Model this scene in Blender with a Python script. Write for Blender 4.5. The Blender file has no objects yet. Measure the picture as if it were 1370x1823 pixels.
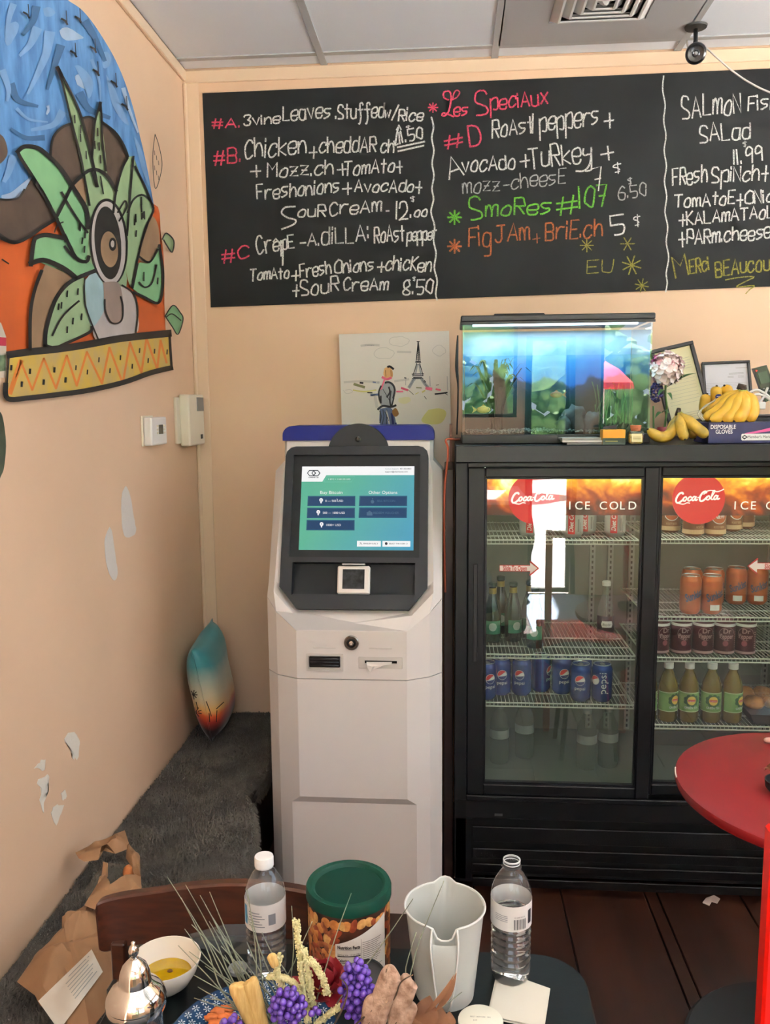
import bpy, bmesh, math, random
from mathutils import Vector, Matrix, noise
from math import sin, cos, pi, radians, sqrt, atan2, tan
random.seed(7)
SC = bpy.context.scene
COL = SC.collection
# ---------------------------------------------------------------- camera
IW, IH, F = 1370, 1823, 1480
CAM = Vector((0, 0, 1.58))
cd = bpy.data.cameras.new('camera'); cam = bpy.data.objects.new('camera', cd); COL.objects.link(cam)
RM = Matrix.Rotation(radians(4.5), 3, 'Z') @ Matrix.Rotation(radians(82.5), 3, 'X') @ Matrix.Rotation(radians(-.5), 3, 'Z')
cam.matrix_world = Matrix.Translation(CAM) @ RM.to_4x4()
cd.sensor_fit = 'VERTICAL'; cd.sensor_height = 24; cd.lens = 24 * F / IH; cd.clip_start = .05
SC.camera = cam
# ---------------------------------------------------------------- exposure, sky, sun, daylight openings
vs = SC.view_settings
vs.view_transform = 'Standard'; vs.look = 'None'; vs.gamma = 1; vs.use_curve_mapping = False
vs.exposure = 0.55
SKY = 2.9
w = bpy.data.worlds.new('sky'); SC.world = w; w.use_nodes = True
bg = w.node_tree.nodes['Background']; bg.inputs[0].default_value = (.80, .93, 1.1, 1); bg.inputs[1].default_value = SKY
SC.cycles.max_bounces = 10; SC.cycles.diffuse_bounces = 4; SC.cycles.glossy_bounces = 4
SC.cycles.transmission_bounces = 8; SC.cycles.transparent_max_bounces = 24
SC.cycles.caustics_reflective = False; SC.cycles.caustics_refractive = False
def lamp(name, kind, loc, rot, energy, color=(1, 1, 1), sx=1, sy=1, portal=False):
    l = bpy.data.lights.new(name, kind); l.energy = energy; l.color = color
    if kind == 'AREA':
        l.shape = 'RECTANGLE'; l.size = sx; l.size_y = sy
        l.cycles.is_portal = portal
    o = bpy.data.objects.new(name, l); COL.objects.link(o); o.location = loc; o.rotation_euler = rot
    return o
FY = -1.75            # the street front behind the camera
sun = lamp('sun', 'SUN', (0, -6, 5), Vector((.12, -.62, 1)).to_track_quat('Z', 'Y').to_euler(), 112, (1, .975, .95)); sun.data.angle = radians(1)
lamp('window_daylight', 'AREA', (-.2, FY + .02, 2.04), (radians(90), 0, 0), 1, (1, 1, 1), 1.5, 1.19, True)
lamp('window_daylight', 'AREA', (2.06, FY + .02, 1.86), (radians(90), 0, 0), 1, (1, 1, 1), 1.68, 1.56, True)
lamp('window_daylight', 'AREA', (2.98, 1.4, 1.9), (0, radians(90), 0), 1, (1, 1, 1), 1.1, 2.8, True)
lamp('door_daylight', 'AREA', (.81, FY + .02, 1.05), (radians(90), 0, 0), 1, (1, 1, 1), .34, 2.1, True)
lamp('added_ceiling_glow', 'AREA', (.45, .55, 2.76), (0, 0, 0), 5, (1, .93, .84), 1.2, .58)  # fill light added at the ceiling behind the camera
lamp('added_ceiling_glow', 'AREA', (2.3, 1.4, 2.76), (0, 0, 0), 4, (1, .93, .82), .58, 1.2)  # second added ceiling fill, out of view to the right
# ---------------------------------------------------------------- measuring helpers: a photo pixel to a point on a known plane
def ray(x, y): return RM @ Vector(((x - IW/2)/F, (IH/2 - y)/F, -1))
def onY(x, y, Y): d = ray(x, y); return CAM + d * ((Y - CAM.y)/d.y)
def onZ(x, y, Z): d = ray(x, y); return CAM + d * ((Z - CAM.z)/d.z)
def onX(x, y, X): d = ray(x, y); return CAM + d * ((X - CAM.x)/d.x)
def onP(x, y, o, n): d = ray(x, y); return CAM + d * ((Vector(o) - CAM).dot(Vector(n))/d.dot(Vector(n)))
# ---------------------------------------------------------------- materials
def lin(h):
    if isinstance(h, str):
        h = h.lstrip('#'); h = [int(h[i:i+2], 16)/255 for i in (0, 2, 4)]
    return tuple(((c/12.92) if c <= .04045 else ((c+.055)/1.055)**2.4) for c in h) + (1,)
MATS = {}
def mat(name, col='#808080', rough=.5, metal=0, emit=0, bump=0, bs=40, var=0, vs_=6, trans=0, ior=1.45, col2=None, coat=0, spec=None, sheen=0, alpha=1, sss=0, stretch=None):
    if name in MATS: return MATS[name]
    m = bpy.data.materials.new(name); m.use_nodes = True; MATS[name] = m
    nt = m.node_tree; N = nt.nodes; L = nt.links; b = N['Principled BSDF']
    c = lin(col); b.inputs['Base Color'].default_value = c
    b.inputs['Roughness'].default_value = rough; b.inputs['Metallic'].default_value = metal
    if trans: b.inputs['Transmission Weight'].default_value = trans; b.inputs['IOR'].default_value = ior
    if coat: b.inputs['Coat Weight'].default_value = coat
    if spec is not None: b.inputs['Specular IOR Level'].default_value = spec
    if sheen: b.inputs['Sheen Weight'].default_value = sheen
    if alpha < 1: b.inputs['Alpha'].default_value = alpha
    if sss: b.inputs['Subsurface Weight'].default_value = sss; b.inputs['Subsurface Radius'].default_value = (.02, .012, .01)
    if emit: b.inputs['Emission Color'].default_value = c; b.inputs['Emission Strength'].default_value = emit
    if var or bump or col2:
        tc = N.new('ShaderNodeTexCoord'); mp = N.new('ShaderNodeMapping'); L.new(tc.outputs['Object'], mp.inputs[0])
        if stretch: mp.inputs['Scale'].default_value = stretch
    if var or col2:
        n = N.new('ShaderNodeTexNoise'); n.inputs['Scale'].default_value = vs_; n.inputs['Detail'].default_value = 6
        L.new(mp.outputs[0], n.inputs['Vector'])
        mx = N.new('ShaderNodeMix'); mx.data_type = 'RGBA'
        if col2: a, d = c, lin(col2)
        else: a, d = tuple(max(0, v*(1-var)) for v in c[:3])+(1,), tuple(min(1, v*(1+var)) for v in c[:3])+(1,)
        mx.inputs[6].default_value = a; mx.inputs[7].default_value = d
        mr = N.new('ShaderNodeMapRange'); mr.inputs[1].default_value = .35; mr.inputs[2].default_value = .65
        L.new(n.outputs['Fac'], mr.inputs[0]); L.new(mr.outputs[0], mx.inputs[0]); L.new(mx.outputs[2], b.inputs['Base Color'])
    if bump:
        n2 = N.new('ShaderNodeTexNoise'); n2.inputs['Scale'].default_value = bs; n2.inputs['Detail'].default_value = 4
        L.new(mp.outputs[0], n2.inputs['Vector'])
        bp = N.new('ShaderNodeBump'); bp.inputs['Strength'].default_value = bump; bp.inputs['Distance'].default_value = .004
        L.new(n2.outputs['Fac'], bp.inputs['Height']); L.new(bp.outputs[0], b.inputs['Normal'])
    return m
def ramp(m, stops, vec='Object', axis=2, lo=0, hi=1, scale=None, distort=0, target='Base Color'):
    """colour bands of a printed surface along one object axis"""
    nt = m.node_tree; N = nt.nodes; L = nt.links; b = N['Principled BSDF']
    tc = N.new('ShaderNodeTexCoord'); sp = N.new('ShaderNodeSeparateXYZ'); L.new(tc.outputs[vec], sp.inputs[0])
    mr = N.new('ShaderNodeMapRange'); mr.inputs[1].default_value = lo; mr.inputs[2].default_value = hi
    src = sp.outputs[axis]
    if distort:
        n = N.new('ShaderNodeTexNoise'); n.inputs['Scale'].default_value = scale or 10; n.inputs['Detail'].default_value = 5
        L.new(tc.outputs[vec], n.inputs['Vector'])
        ma = N.new('ShaderNodeMath'); ma.operation = 'MULTIPLY_ADD'; ma.inputs[1].default_value = distort
        L.new(n.outputs['Fac'], ma.inputs[0]); L.new(src, ma.inputs[2]); src = ma.outputs[0]
    L.new(src, mr.inputs[0])
    cr = N.new('ShaderNodeValToRGB'); L.new(mr.outputs[0], cr.inputs[0])
    e = cr.color_ramp.elements
    e[0].position = stops[0][0]; e[0].color = lin(stops[0][1]); e[1].position = stops[-1][0]; e[1].color = lin(stops[-1][1])
    for p, c in stops[1:-1]: x = e.new(p); x.color = lin(c)
    L.new(cr.outputs[0], b.inputs[target])
    return cr
def thin_glass(name, tint=(1, 1, 1), ior=1.5, rough=0.0, haze=0, hazecol=(.8, .8, .8), gain=1.0):
    """a clear pane or wall: see-through with fresnel reflections, optional dirt"""
    m = bpy.data.materials.new(name); m.use_nodes = True; nt = m.node_tree; N = nt.nodes; L = nt.links
    N.remove(N['Principled BSDF']); out = N['Material Output']
    t = N.new('ShaderNodeBsdfTransparent'); t.inputs[0].default_value = (*tint, 1)
    g = N.new('ShaderNodeBsdfGlossy'); g.inputs['Roughness'].default_value = rough
    f = N.new('ShaderNodeFresnel'); f.inputs[0].default_value = ior
    mu = N.new('ShaderNodeMath'); mu.operation = 'MULTIPLY'; mu.inputs[1].default_value = gain; mu.use_clamp = True
    ge = N.new('ShaderNodeNewGeometry'); fr_ = N.new('ShaderNodeMath'); fr_.operation = 'SUBTRACT'; fr_.inputs[0].default_value = 1; L.new(ge.outputs['Backfacing'], fr_.inputs[1])
    m0 = N.new('ShaderNodeMath'); m0.operation = 'MULTIPLY'; L.new(f.outputs[0], m0.inputs[0]); L.new(fr_.outputs[0], m0.inputs[1])   # reflect on the front of each face only
    L.new(m0.outputs[0], mu.inputs[0])
    mx = N.new('ShaderNodeMixShader'); L.new(mu.outputs[0], mx.inputs[0]); L.new(t.outputs[0], mx.inputs[1]); L.new(g.outputs[0], mx.inputs[2])
    last = mx
    if haze:
        d = N.new('ShaderNodeBsdfDiffuse'); d.inputs[0].default_value = (*hazecol, 1)
        n = N.new('ShaderNodeTexNoise'); n.inputs['Scale'].default_value = 3.5; n.inputs['Detail'].default_value = 8
        tc = N.new('ShaderNodeTexCoord'); L.new(tc.outputs['Object'], n.inputs['Vector'])
        mr = N.new('ShaderNodeMapRange'); mr.inputs[1].default_value = .35; mr.inputs[2].default_value = .75
        mr.inputs[3].default_value = haze*.4; mr.inputs[4].default_value = haze*1.5; L.new(n.outputs['Fac'], mr.inputs[0])
        m2 = N.new('ShaderNodeMixShader'); L.new(mr.outputs[0], m2.inputs[0]); L.new(mx.outputs[0], m2.inputs[1]); L.new(d.outputs[0], m2.inputs[2]); last = m2
    L.new(last.outputs[0], out.inputs[0])
    MATS[name] = m
    return m
# ---------------------------------------------------------------- mesh helpers
def BM(): return bmesh.new()
def box(bm, lo, hi, bev=0, seg=1):
    vs_ = [bm.verts.new((x, y, z)) for x in (lo[0], hi[0]) for y in (lo[1], hi[1]) for z in (lo[2], hi[2])]
    fs = [(0, 1, 3, 2), (4, 6, 7, 5), (0, 4, 5, 1), (2, 3, 7, 6), (0, 2, 6, 4), (1, 5, 7, 3)]
    nf = [bm.faces.new([vs_[i] for i in f]) for f in fs]
    if bev:
        ed = list({e for f in nf for e in f.edges})
        bmesh.ops.bevel(bm, geom=ed, offset=bev, segments=seg, affect='EDGES', profile=.5)
    return bm
def boxm(lo, hi, bev=0, seg=1): return box(BM(), lo, hi, bev, seg)
def obox(bm, c, ax, ay, az, bev=0):
    """a box with its own axes (half vectors)"""
    c, ax, ay, az = map(Vector, (c, ax, ay, az))
    vs_ = [bm.verts.new(c + ax*i + ay*j + az*k) for i in (-1, 1) for j in (-1, 1) for k in (-1, 1)]
    fs = [(0, 1, 3, 2), (4, 6, 7, 5), (0, 4, 5, 1), (2, 3, 7, 6), (0, 2, 6, 4), (1, 5, 7, 3)]
    nf = [bm.faces.new([vs_[i] for i in f]) for f in fs]
    if bev:
        bmesh.ops.bevel(bm, geom=list({e for f in nf for e in f.edges}), offset=bev, segments=1, affect='EDGES')
    return bm
def lathe(bm, prof, c=(0, 0, 0), n=24, cap0=True, cap1=True, sx=1, sy=1):
    rings = []
    for r, z in prof:
        if r < 1e-5: rings.append([bm.verts.new((c[0], c[1], c[2]+z))])
        else: rings.append([bm.verts.new((c[0]+r*sx*cos(2*pi*i/n), c[1]+r*sy*sin(2*pi*i/n), c[2]+z)) for i in range(n)])
    for a, b in zip(rings, rings[1:]):
        for i in range(n):
            j = (i+1) % n
            if len(a) == 1 and len(b) == 1: continue
            if len(a) == 1: bm.faces.new((a[0], b[j], b[i]))
            elif len(b) == 1: bm.faces.new((a[i], a[j], b[0]))
            else: bm.faces.new((a[i], a[j], b[j], b[i]))
    if cap0 and len(rings[0]) > 1: bm.faces.new(rings[0][::-1])
    if cap1 and len(rings[-1]) > 1: bm.faces.new(rings[-1])
    return bm
def lathem(prof, c=(0, 0, 0), n=24, **k): return lathe(BM(), prof, c, n, **k)
def loft(bm, rings, closed=True, cap=True):
    R = [[bm.verts.new(p) for p in r] for r in rings]
    n = len(R[0])
    for a, b in zip(R, R[1:]):
        for i in range(n if closed else n-1):
            j = (i+1) % n; bm.faces.new((a[i], a[j], b[j], b[i]))
    if cap and closed: bm.faces.new(R[0][::-1]); bm.faces.new(R[-1])
    return bm
def tube(bm, pts, rad, n=8, cap=True):
    pts = [Vector(p) for p in pts]
    if not isinstance(rad, (list, tuple)): rad = [rad]*len(pts)
    t0 = (pts[1]-pts[0]).normalized(); up = Vector((0, 0, 1)) if abs(t0.z) < .9 else Vector((1, 0, 0))
    u = t0.cross(up).normalized(); rings = []
    for i, p in enumerate(pts):
        t = (pts[min(i+1, len(pts)-1)] - pts[max(i-1, 0)]).normalized()
        u = (u - t*u.dot(t)).normalized(); v = t.cross(u)
        rings.append([p + (u*cos(2*pi*k/n) + v*sin(2*pi*k/n))*rad[i] for k in range(n)])
    return loft(bm, rings, True, cap)
def smooth(pts, k=6):
    pts = [Vector(p) for p in pts]; out = []
    P = [pts[0]] + pts + [pts[-1]]
    for i in range(1, len(P)-2):
        p0, p1, p2, p3 = P[i-1], P[i], P[i+1], P[i+2]
        for j in range(k):
            t = j/k
            out.append(.5*((2*p1) + (p2-p0)*t + (2*p0-5*p1+4*p2-p3)*t*t + (3*p1-p0-3*p2+p3)*t**3))
    out.append(pts[-1]); return out
def poly(bm, pts, th=None):
    """flat face from a point list, or a slab when th (vector) is given"""
    a = [bm.verts.new(p) for p in pts]
    f = bm.faces.new(a)
    if th is not None:
        th = Vector(th); b = [bm.verts.new(Vector(p)+th) for p in pts]; bm.faces.new(b[::-1]); n = len(pts)
        for i in range(n): bm.faces.new((a[i], b[i], b[(i+1) % n], a[(i+1) % n]))
    bmesh.ops.triangulate(bm, faces=[f for f in bm.faces if len(f.verts) > 4])
    return bm
def ribbon(bm, pts, w, fn, w1=None):
    """a flat stroke of width w through 2D points, mapped to 3D by fn(x,y)"""
    pts = [Vector((p[0], p[1])) for p in pts]; q = [pts[0]]
    for p in pts[1:]:
        if (p-q[-1]).length > 1e-6: q.append(p)
    if len(q) < 2: q = [q[0], q[0]+Vector((w*.6, 0))]
    L_, R_ = [], []; n = len(q)
    for i, p in enumerate(q):
        t = (q[min(i+1, n-1)]-q[max(i-1, 0)])
        if t.length < 1e-9: t = Vector((1, 0))
        t.normalize(); nn = Vector((-t.y, t.x)); ww = (w if w1 is None else w+(w1-w)*i/(n-1))*.5
        if i == 0: p = p - t*ww*.6
        if i == n-1: p = p + t*ww*.6
        L_.append(bm.verts.new(fn(*(p+nn*ww)))); R_.append(bm.verts.new(fn(*(p-nn*ww))))
    for i in range(n-1): bm.faces.new((R_[i], R_[i+1], L_[i+1], L_[i]))
def fixn(bm): bmesh.ops.recalc_face_normals(bm, faces=bm.faces)
def chain_loc(o):
    v = Vector((0, 0, 0))
    while o: v = v + o.location; o = o.parent
    return v
def obj(name, bm, m, parent=None, world=True, sm=False, label=None, kind=None, loc=None, fix=True):
    """links the bmesh as ONE mesh object; with a parent and world=True the geometry is given in world space"""
    if isinstance(bm, bpy.types.Mesh): me = bm
    else:
        if fix: fixn(bm)
        me = bpy.data.meshes.new(name); bm.to_mesh(me); bm.free()
        if sm:
            me.shade_smooth()
            if sm is not True: me.set_sharp_from_angle(angle=radians(sm))
        for x in (m if isinstance(m, (list, tuple)) else [m]): me.materials.append(x)
    o = bpy.data.objects.new(name, me); COL.objects.link(o)
    if parent:
        o.parent = parent
        if world: me.transform(Matrix.Translation(-chain_loc(parent)))
    if loc is not None:
        o.location = loc
    if label: o['label'] = label
    if kind: o['kind'] = kind
    return o
def thing(name, label, cat, loc=(0, 0, 0), group=None, rz=0):
    o = bpy.data.objects.new(name, None); o.empty_display_size = .05; COL.objects.link(o); o.location = loc; o.rotation_euler = (0, 0, rz)
    o['label'] = label; o['category'] = cat
    if group: o['group'] = group
    return o
def tag(o, label, cat, group=None):
    o['label'] = label; o['category'] = cat
    if group: o['group'] = group
    return o
def struct(name, bm, m, **k): return obj(name, bm, m, kind='structure', **k)
def dup(root, loc, label, rz=0, group=None):
    r = root.copy(); COL.objects.link(r); r.location = loc; r.rotation_euler = (0, 0, rz); r['label'] = label
    if group: r['group'] = group
    for ch in list(root.children):
        c = ch.copy(); COL.objects.link(c); c.parent = r
        for g in list(ch.children):
            d = g.copy(); COL.objects.link(d); d.parent = c
    return r
def setmat(me_obj, fn):
    for p in me_obj.data.polygons: p.material_index = fn(p)
# printed text -> flat mesh verts/faces (built-in font)
def text2d(s, size=1, shear=0, bold=0, align='CENTER'):
    cu = bpy.data.curves.new('t', 'FONT'); cu.body = s; cu.size = size; cu.shear = shear; cu.offset = bold; cu.align_x = align; cu.resolution_u = 3
    o = bpy.data.objects.new('t', cu); COL.objects.link(o)
    dg = bpy.context.evaluated_depsgraph_get(); oe = o.evaluated_get(dg); me = oe.to_mesh()
    V = [(v.co.x, v.co.y) for v in me.vertices]; Fc = [tuple(p.vertices) for p in me.polygons]
    oe.to_mesh_clear(); bpy.data.objects.remove(o); bpy.data.curves.remove(cu)
    return V, Fc
def put_text(bm, s, size, fn, width=None, **k):
    V, Fc = text2d(s, size, **k)
    if not V: return
    if width:
        x0 = min(v[0] for v in V); x1 = max(v[0] for v in V); q = width/(x1-x0); c = 0 if k.get('align') == 'LEFT' else (x0+x1)/2
        V = [((v[0]-c)*q, v[1]) for v in V]
    vv = [bm.verts.new(fn(*v)) for v in V]
    for f in Fc:
        try: bm.faces.new([vv[i] for i in f])
        except ValueError: pass
# ---------------------------------------------------------------- hand lettering: one-line strokes, grid: baseline 3, x-height 7, cap 9
G = {'A': '-033963 -1555', 'B': '-0903 0949574606 0646544303', 'C': '5849290705133354', 'D': '-0903 092958654303', 'E': '-59090353 -0646', 'F': '-590903 -0646',
 'H': '-0903 -5953 -0656', 'I': '-3933 -1959 -1353', 'J': '-1969 -4944 44331304', 'K': '-0903 -590653', 'L': '-090353', 'M': '-0309366963', 'N': '-03095359', 'O': '3907041363666839',
 'P': '-0903 0949575506', 'R': '-0903 0949575606 -2653', 'S': '584919071645544303', 'T': '-0969 -3933', 'U': '0904134359', 'V': '-093359', 'W': '-0913364369',
 'X': '-0359 -0953', 'Y': '-0936 -593603', 'Z': '-09590353', 'a': '57471705041343565753', 'c': '5657270504133354', 'd': '56471705041343555953', 'e': '055557270604134354',
 'f': '584928332010 -0656', 'g': '5647170504134355 57514010', 'h': '-0903 0527475553', 'i': '-3733 -3938', 'k': '-0903 -570553', 'l': '-2923', 'm': '-0703 0517273533 3547676563',
 'n': '-0703 0527475553', 'o': '3716041343564737', 'p': '-0700 0627575323 ', 'r': '-0703 05274757', 's': '574717062545441303', 't': '-2923 -0747', 'u': '070413435557 -5753',
 'v': '-073357', 'w': '-0713364367', 'x': '-0357 -0753', 'y': '07053555 57514010', 'z': '-07570353 -1545', '0': '3918051443575839', '1': '-2923', '2': '0719495745030353',
 '3': '08194958363655431304', '5': '-590906 0646554313', '6': '58390604134355460604', '7': '-095923 -1646', '8': '5939181635544313041536574959', '9': '583918163657 -5853',
 '$': '574717063544 43130 -3832', '+': '-0555 -3832', '#': '-1228 -4258 -0464 -0666', '.': '-3334', '-': '-1555', ':': '-3435 -3738', '/': '-0269', '*': '-3933 -0755 -0557', "'": '-3938'}
def glyph(ch):
    out = []; wmax = 0
    for st in G.get(ch, '').split(' '):
        if not st: continue
        straight = st[0] == '-'; s = st.lstrip('-')
        p = [(int(s[i]), int(s[i+1])) for i in range(0, len(s)-1, 2)]
        if not p: continue
        wmax = max(wmax, max(a[0] for a in p)); p = [Vector((a/6, (b-3)/6)) for a, b in p]
        if len(p) == 1: p.append(p[0]+Vector((0, .1)))
        out.append(p if straight else smooth(p, 4))
    return out, wmax/6
def scribble(bm, s, x0, y0, x1, y1, h, wd, fn, slant=.08, jit=.03, rs=1):
    """letters written along x0,y0 -> x1,y1 (image-style axes, y down), cap height h"""
    rnd = random.Random(rs + len(s)*13); gl = []; tot = 0
    for ch in s:
        if ch == ' ': gl.append(([], .5)); tot += .5; continue
        g_, wg = glyph(ch)
        if ch in 'iltI1.:\'': 
            mn = min(min(p.x for p in st) for st in g_); g_ = [[Vector((p.x-mn, p.y)) for p in st] for st in g_]; wg = max(.12, max(max(p.x for p in st) for st in g_))
        gl.append((g_, wg)); tot += wg + .28
    tot -= .28; D = Vector((x1-x0, y1-y0)); Ls = D.length; d = D/Ls; nrm = Vector((d.y, -d.x)); sc = Ls/tot; x = 0
    for g_, wg in gl:
        jy = rnd.uniform(-jit, jit)*2; js = 1 + rnd.uniform(-.08, .08); a = slant + rnd.uniform(-.06, .06)
        for st in g_:
            pp = []
            for p in st:
                yy = (p.y*js + jy + rnd.uniform(-1, 1)*jit*.35); xx = (x + p.x + rnd.uniform(-1, 1)*jit*.35)*sc + a*yy*h
                q = Vector((x0, y0)) + d*xx + nrm*yy*h; pp.append(q)
            ribbon(bm, pp, wd, fn)
        x += wg + .28
# ================================================================ THE ROOM
XL, YB, ZC = -.972, 3.15, 2.785
XR = 3.0
WALL = mat('wall_paint', '#DBBB9D', .6, var=.035, vs_=2.2, bump=.06, bs=120)
TRIMM = mat('trim_paint', '#DEC4A8', .5, bump=.04, bs=60)
struct('wall_back', boxm((XL-.1, YB, -.02), (XR+.1, YB+.1, ZC+.05)), WALL)
wl = struct('wall_left', boxm((XL-.1, FY-.1, -.02), (XL, YB, ZC+.05)), WALL)
wr_ = BM(); RY0, RY1, RZ0, RZ1 = 0.0, 2.8, 1.35, 2.45
for lo, hi in [((FY-.1, -.02), (YB, RZ0)), ((FY-.1, RZ1), (YB, ZC+.05)), ((FY-.1, RZ0), (RY0, RZ1)), ((RY1, RZ0), (YB, RZ1))]: box(wr_, (XR, lo[0], lo[1]), (XR+.1, hi[0], hi[1]))
struct('wall_right', wr_, WALL)
# unseen street front; doorway and shop windows added as source of daylight and reflections
wf = BM(); y0, y1 = FY-.12, FY
for lo, hi in [((XL, 0), (.64, 1.45)), ((.98, 0), (XR, 1.08)), ((XL, 2.64), (XR, ZC)), ((XL, 1.45), (-.95, 2.64)), ((.55, 1.45), (.64, 2.64)), ((.98, 1.08), (1.22, 2.64)), ((.64, 2.1), (.98, 2.64)), ((2.9, 1.08), (XR, 2.64))]:
    box(wf, (lo[0], y0, lo[1]), (hi[0], y1, hi[1]))
struct('wall_front', wf, WALL)
FRM = mat('street_frame_metal', '#3A3A3C', .4, .6)
SG = thin_glass('street_glass')
def window(name, x0, x1, z0, z1, bars):
    b = BM(); t = .03
    for lo, hi in [((x0, z0), (x1, z0+t)), ((x0, z1-t), (x1, z1)), ((x0, z0+t), (x0+t, z1-t)), ((x1-t, z0+t), (x1, z1-t))]: box(b, (lo[0], FY-.09, lo[1]), (hi[0], FY-.04, hi[1]))
    for x in bars: box(b, (x-.02, FY-.09, z0+t), (x+.02, FY-.04, z1-t))
    o = struct(name, b, FRM)
    obj('pane', boxm((x0+t, FY-.07, z0+t), (x1-t, FY-.065, z1-t)), SG, o)
    return o
window('window_1', -.95, .55, 1.45, 2.64, [-.2])
window('window_2', 1.22, 2.9, 1.08, 2.64, [2.1])
window('door_1', .64, .98, .01, 2.1, [])
b = BM()
for lo, hi in [((RY0, RZ0), (RY1, RZ0+.04)), ((RY0, RZ1-.04), (RY1, RZ1)), ((RY0, RZ0+.04), (RY0+.04, RZ1-.04)), ((RY1-.04, RZ0+.04), (RY1, RZ1-.04)), ((1.38, RZ0+.04), (1.42, RZ1-.04))]: box(b, (XR+.03, lo[0], lo[1]), (XR+.08, hi[0], hi[1]))
w3 = struct('window_3', b, FRM); obj('pane', boxm((XR+.05, RY0+.04, RZ0+.04), (XR+.055, RY1-.04, RZ1-.04)), SG, w3)  # window added in the unseen right wall to bring in daylight
# floor: wide dark boards with a narrow strip, joints recessed
FL = mat('dark_wood_floor', '#351A10', .42, col2='#241009', vs_=9, stretch=(1, .12, 1), bump=.12, bs=50)
fl = struct('floor', boxm((XL-.1, FY-.1, -.06), (XR+.1, YB+.1, -.012)), mat('floor_joint', '#0C0705', .9))
fx = [-.98, -.56, -.24, .08, .36, .628, .668, .93, 1.2, 1.5, 1.8, 2.1, 2.4, 2.7, XR]
for i in range(len(fx)-1):
    rnd = random.Random(i); cuts = [FY] + [FY + rnd.uniform(1.2, 1.9), FY + rnd.uniform(3.0, 3.6)] + [YB]
    for a, b_ in zip(cuts, cuts[1:]):
        obj('floorboard', boxm((fx[i]+.0025, a+.002, -.012), (fx[i+1]-.0025, b_-.002, 0), .0015), FL, fl)
# ceiling: recessed tiles in a metal grid
TILE = mat('ceiling_tile_board', '#EEF4FC', .85, bump=.12, bs=160, var=.015, vs_=3)
RAIL = mat('ceiling_rail', '#ADAFB0', .45)
ce = struct('ceiling', boxm((XL-.1, FY-.1, ZC+.02), (XR+.1, YB+.1, ZC+.06)), mat('ceiling_slab', '#8A8A88', .9))
gx = [XL, -.453, .155, .786, 1.4, 2.01, 2.62, XR]
gy = [YB, 3.052]
while gy[-1] - .61 > FY: gy.append(gy[-1] - .61)
gy.append(FY)
for i in range(len(gx)-1):
    for j in range(len(gy)-1):
        if i == 2 and j == 1: continue
        if (i, j) in ((2, 4), (5, 2)): continue
        obj('ceiling_tile', boxm((gx[i]+.008, gy[j+1]+.008, ZC+.003), (gx[i+1]-.008, gy[j]-.008, ZC+.016), .002), TILE, ce)
for x in gx[1:-1]: obj('ceiling_rail', boxm((x-.012, FY, ZC-.001), (x+.012, YB, ZC+.008)), RAIL, ce)
for y in gy[1:-1]:
    for i in range(len(gx)-1): obj('ceiling_rail', boxm((gx[i]+.0125, y-.012, ZC-.001), (gx[i+1]-.0125, y+.012, ZC+.007)), RAIL, ce)
struct('trim_1', boxm((XL, YB-.008, ZC-.045), (XR, YB, ZC-.002), .002), TRIMM)
struct('trim_2', boxm((XL, YB-.006, .0), (XL+.055, YB, ZC-.045), .002), TRIMM)
struct('trim_3', boxm((XL, FY, ZC-.04), (XL+.014, YB-.008, ZC-.002), .003), TRIMM)
struct('trim_4', boxm((XL, YB-.016, .0), (XL+.014, YB-.006, ZC-.045), .004), TRIMM)
for i, (a, c, d, e) in enumerate(((.16, .55, 3.052-.61*4, 3.052-.61*3),)):
    t = thing('added_ceiling_light', 'recessed fluorescent ceiling light behind the camera', 'light', ((.155+.786)/2, 3.052-.61*3.5, ZC))  # unseen panel housing the added fill light
    obj('frame', boxm((.167, 3.052-.61*4+.012, ZC+.004), (.774, 3.052-.61*3-.012, ZC+.018)), RAIL, t)
    obj('diffuser', boxm((.2, 3.052-.61*4+.05, ZC-.001), (.74, 3.052-.61*3-.05, ZC+.004)), mat('diffuser', '#F6F2E8', .6, emit=1.2), t)
t = thing('added_ceiling_light', 'recessed fluorescent ceiling light near the right wall', 'light', ((2.01+2.62)/2, 3.052-.61*1.5, ZC))  # another unseen panel, added for the fill on the right
obj('frame', boxm((2.022, 3.052-.61*2+.012, ZC+.004), (2.608, 3.052-.61-.012, ZC+.018)), RAIL, t)
obj('diffuser', boxm((2.06, 3.052-.61*2+.05, ZC-.001), (2.57, 3.052-.61-.05, ZC+.004)), MATS['diffuser'], t)
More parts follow.
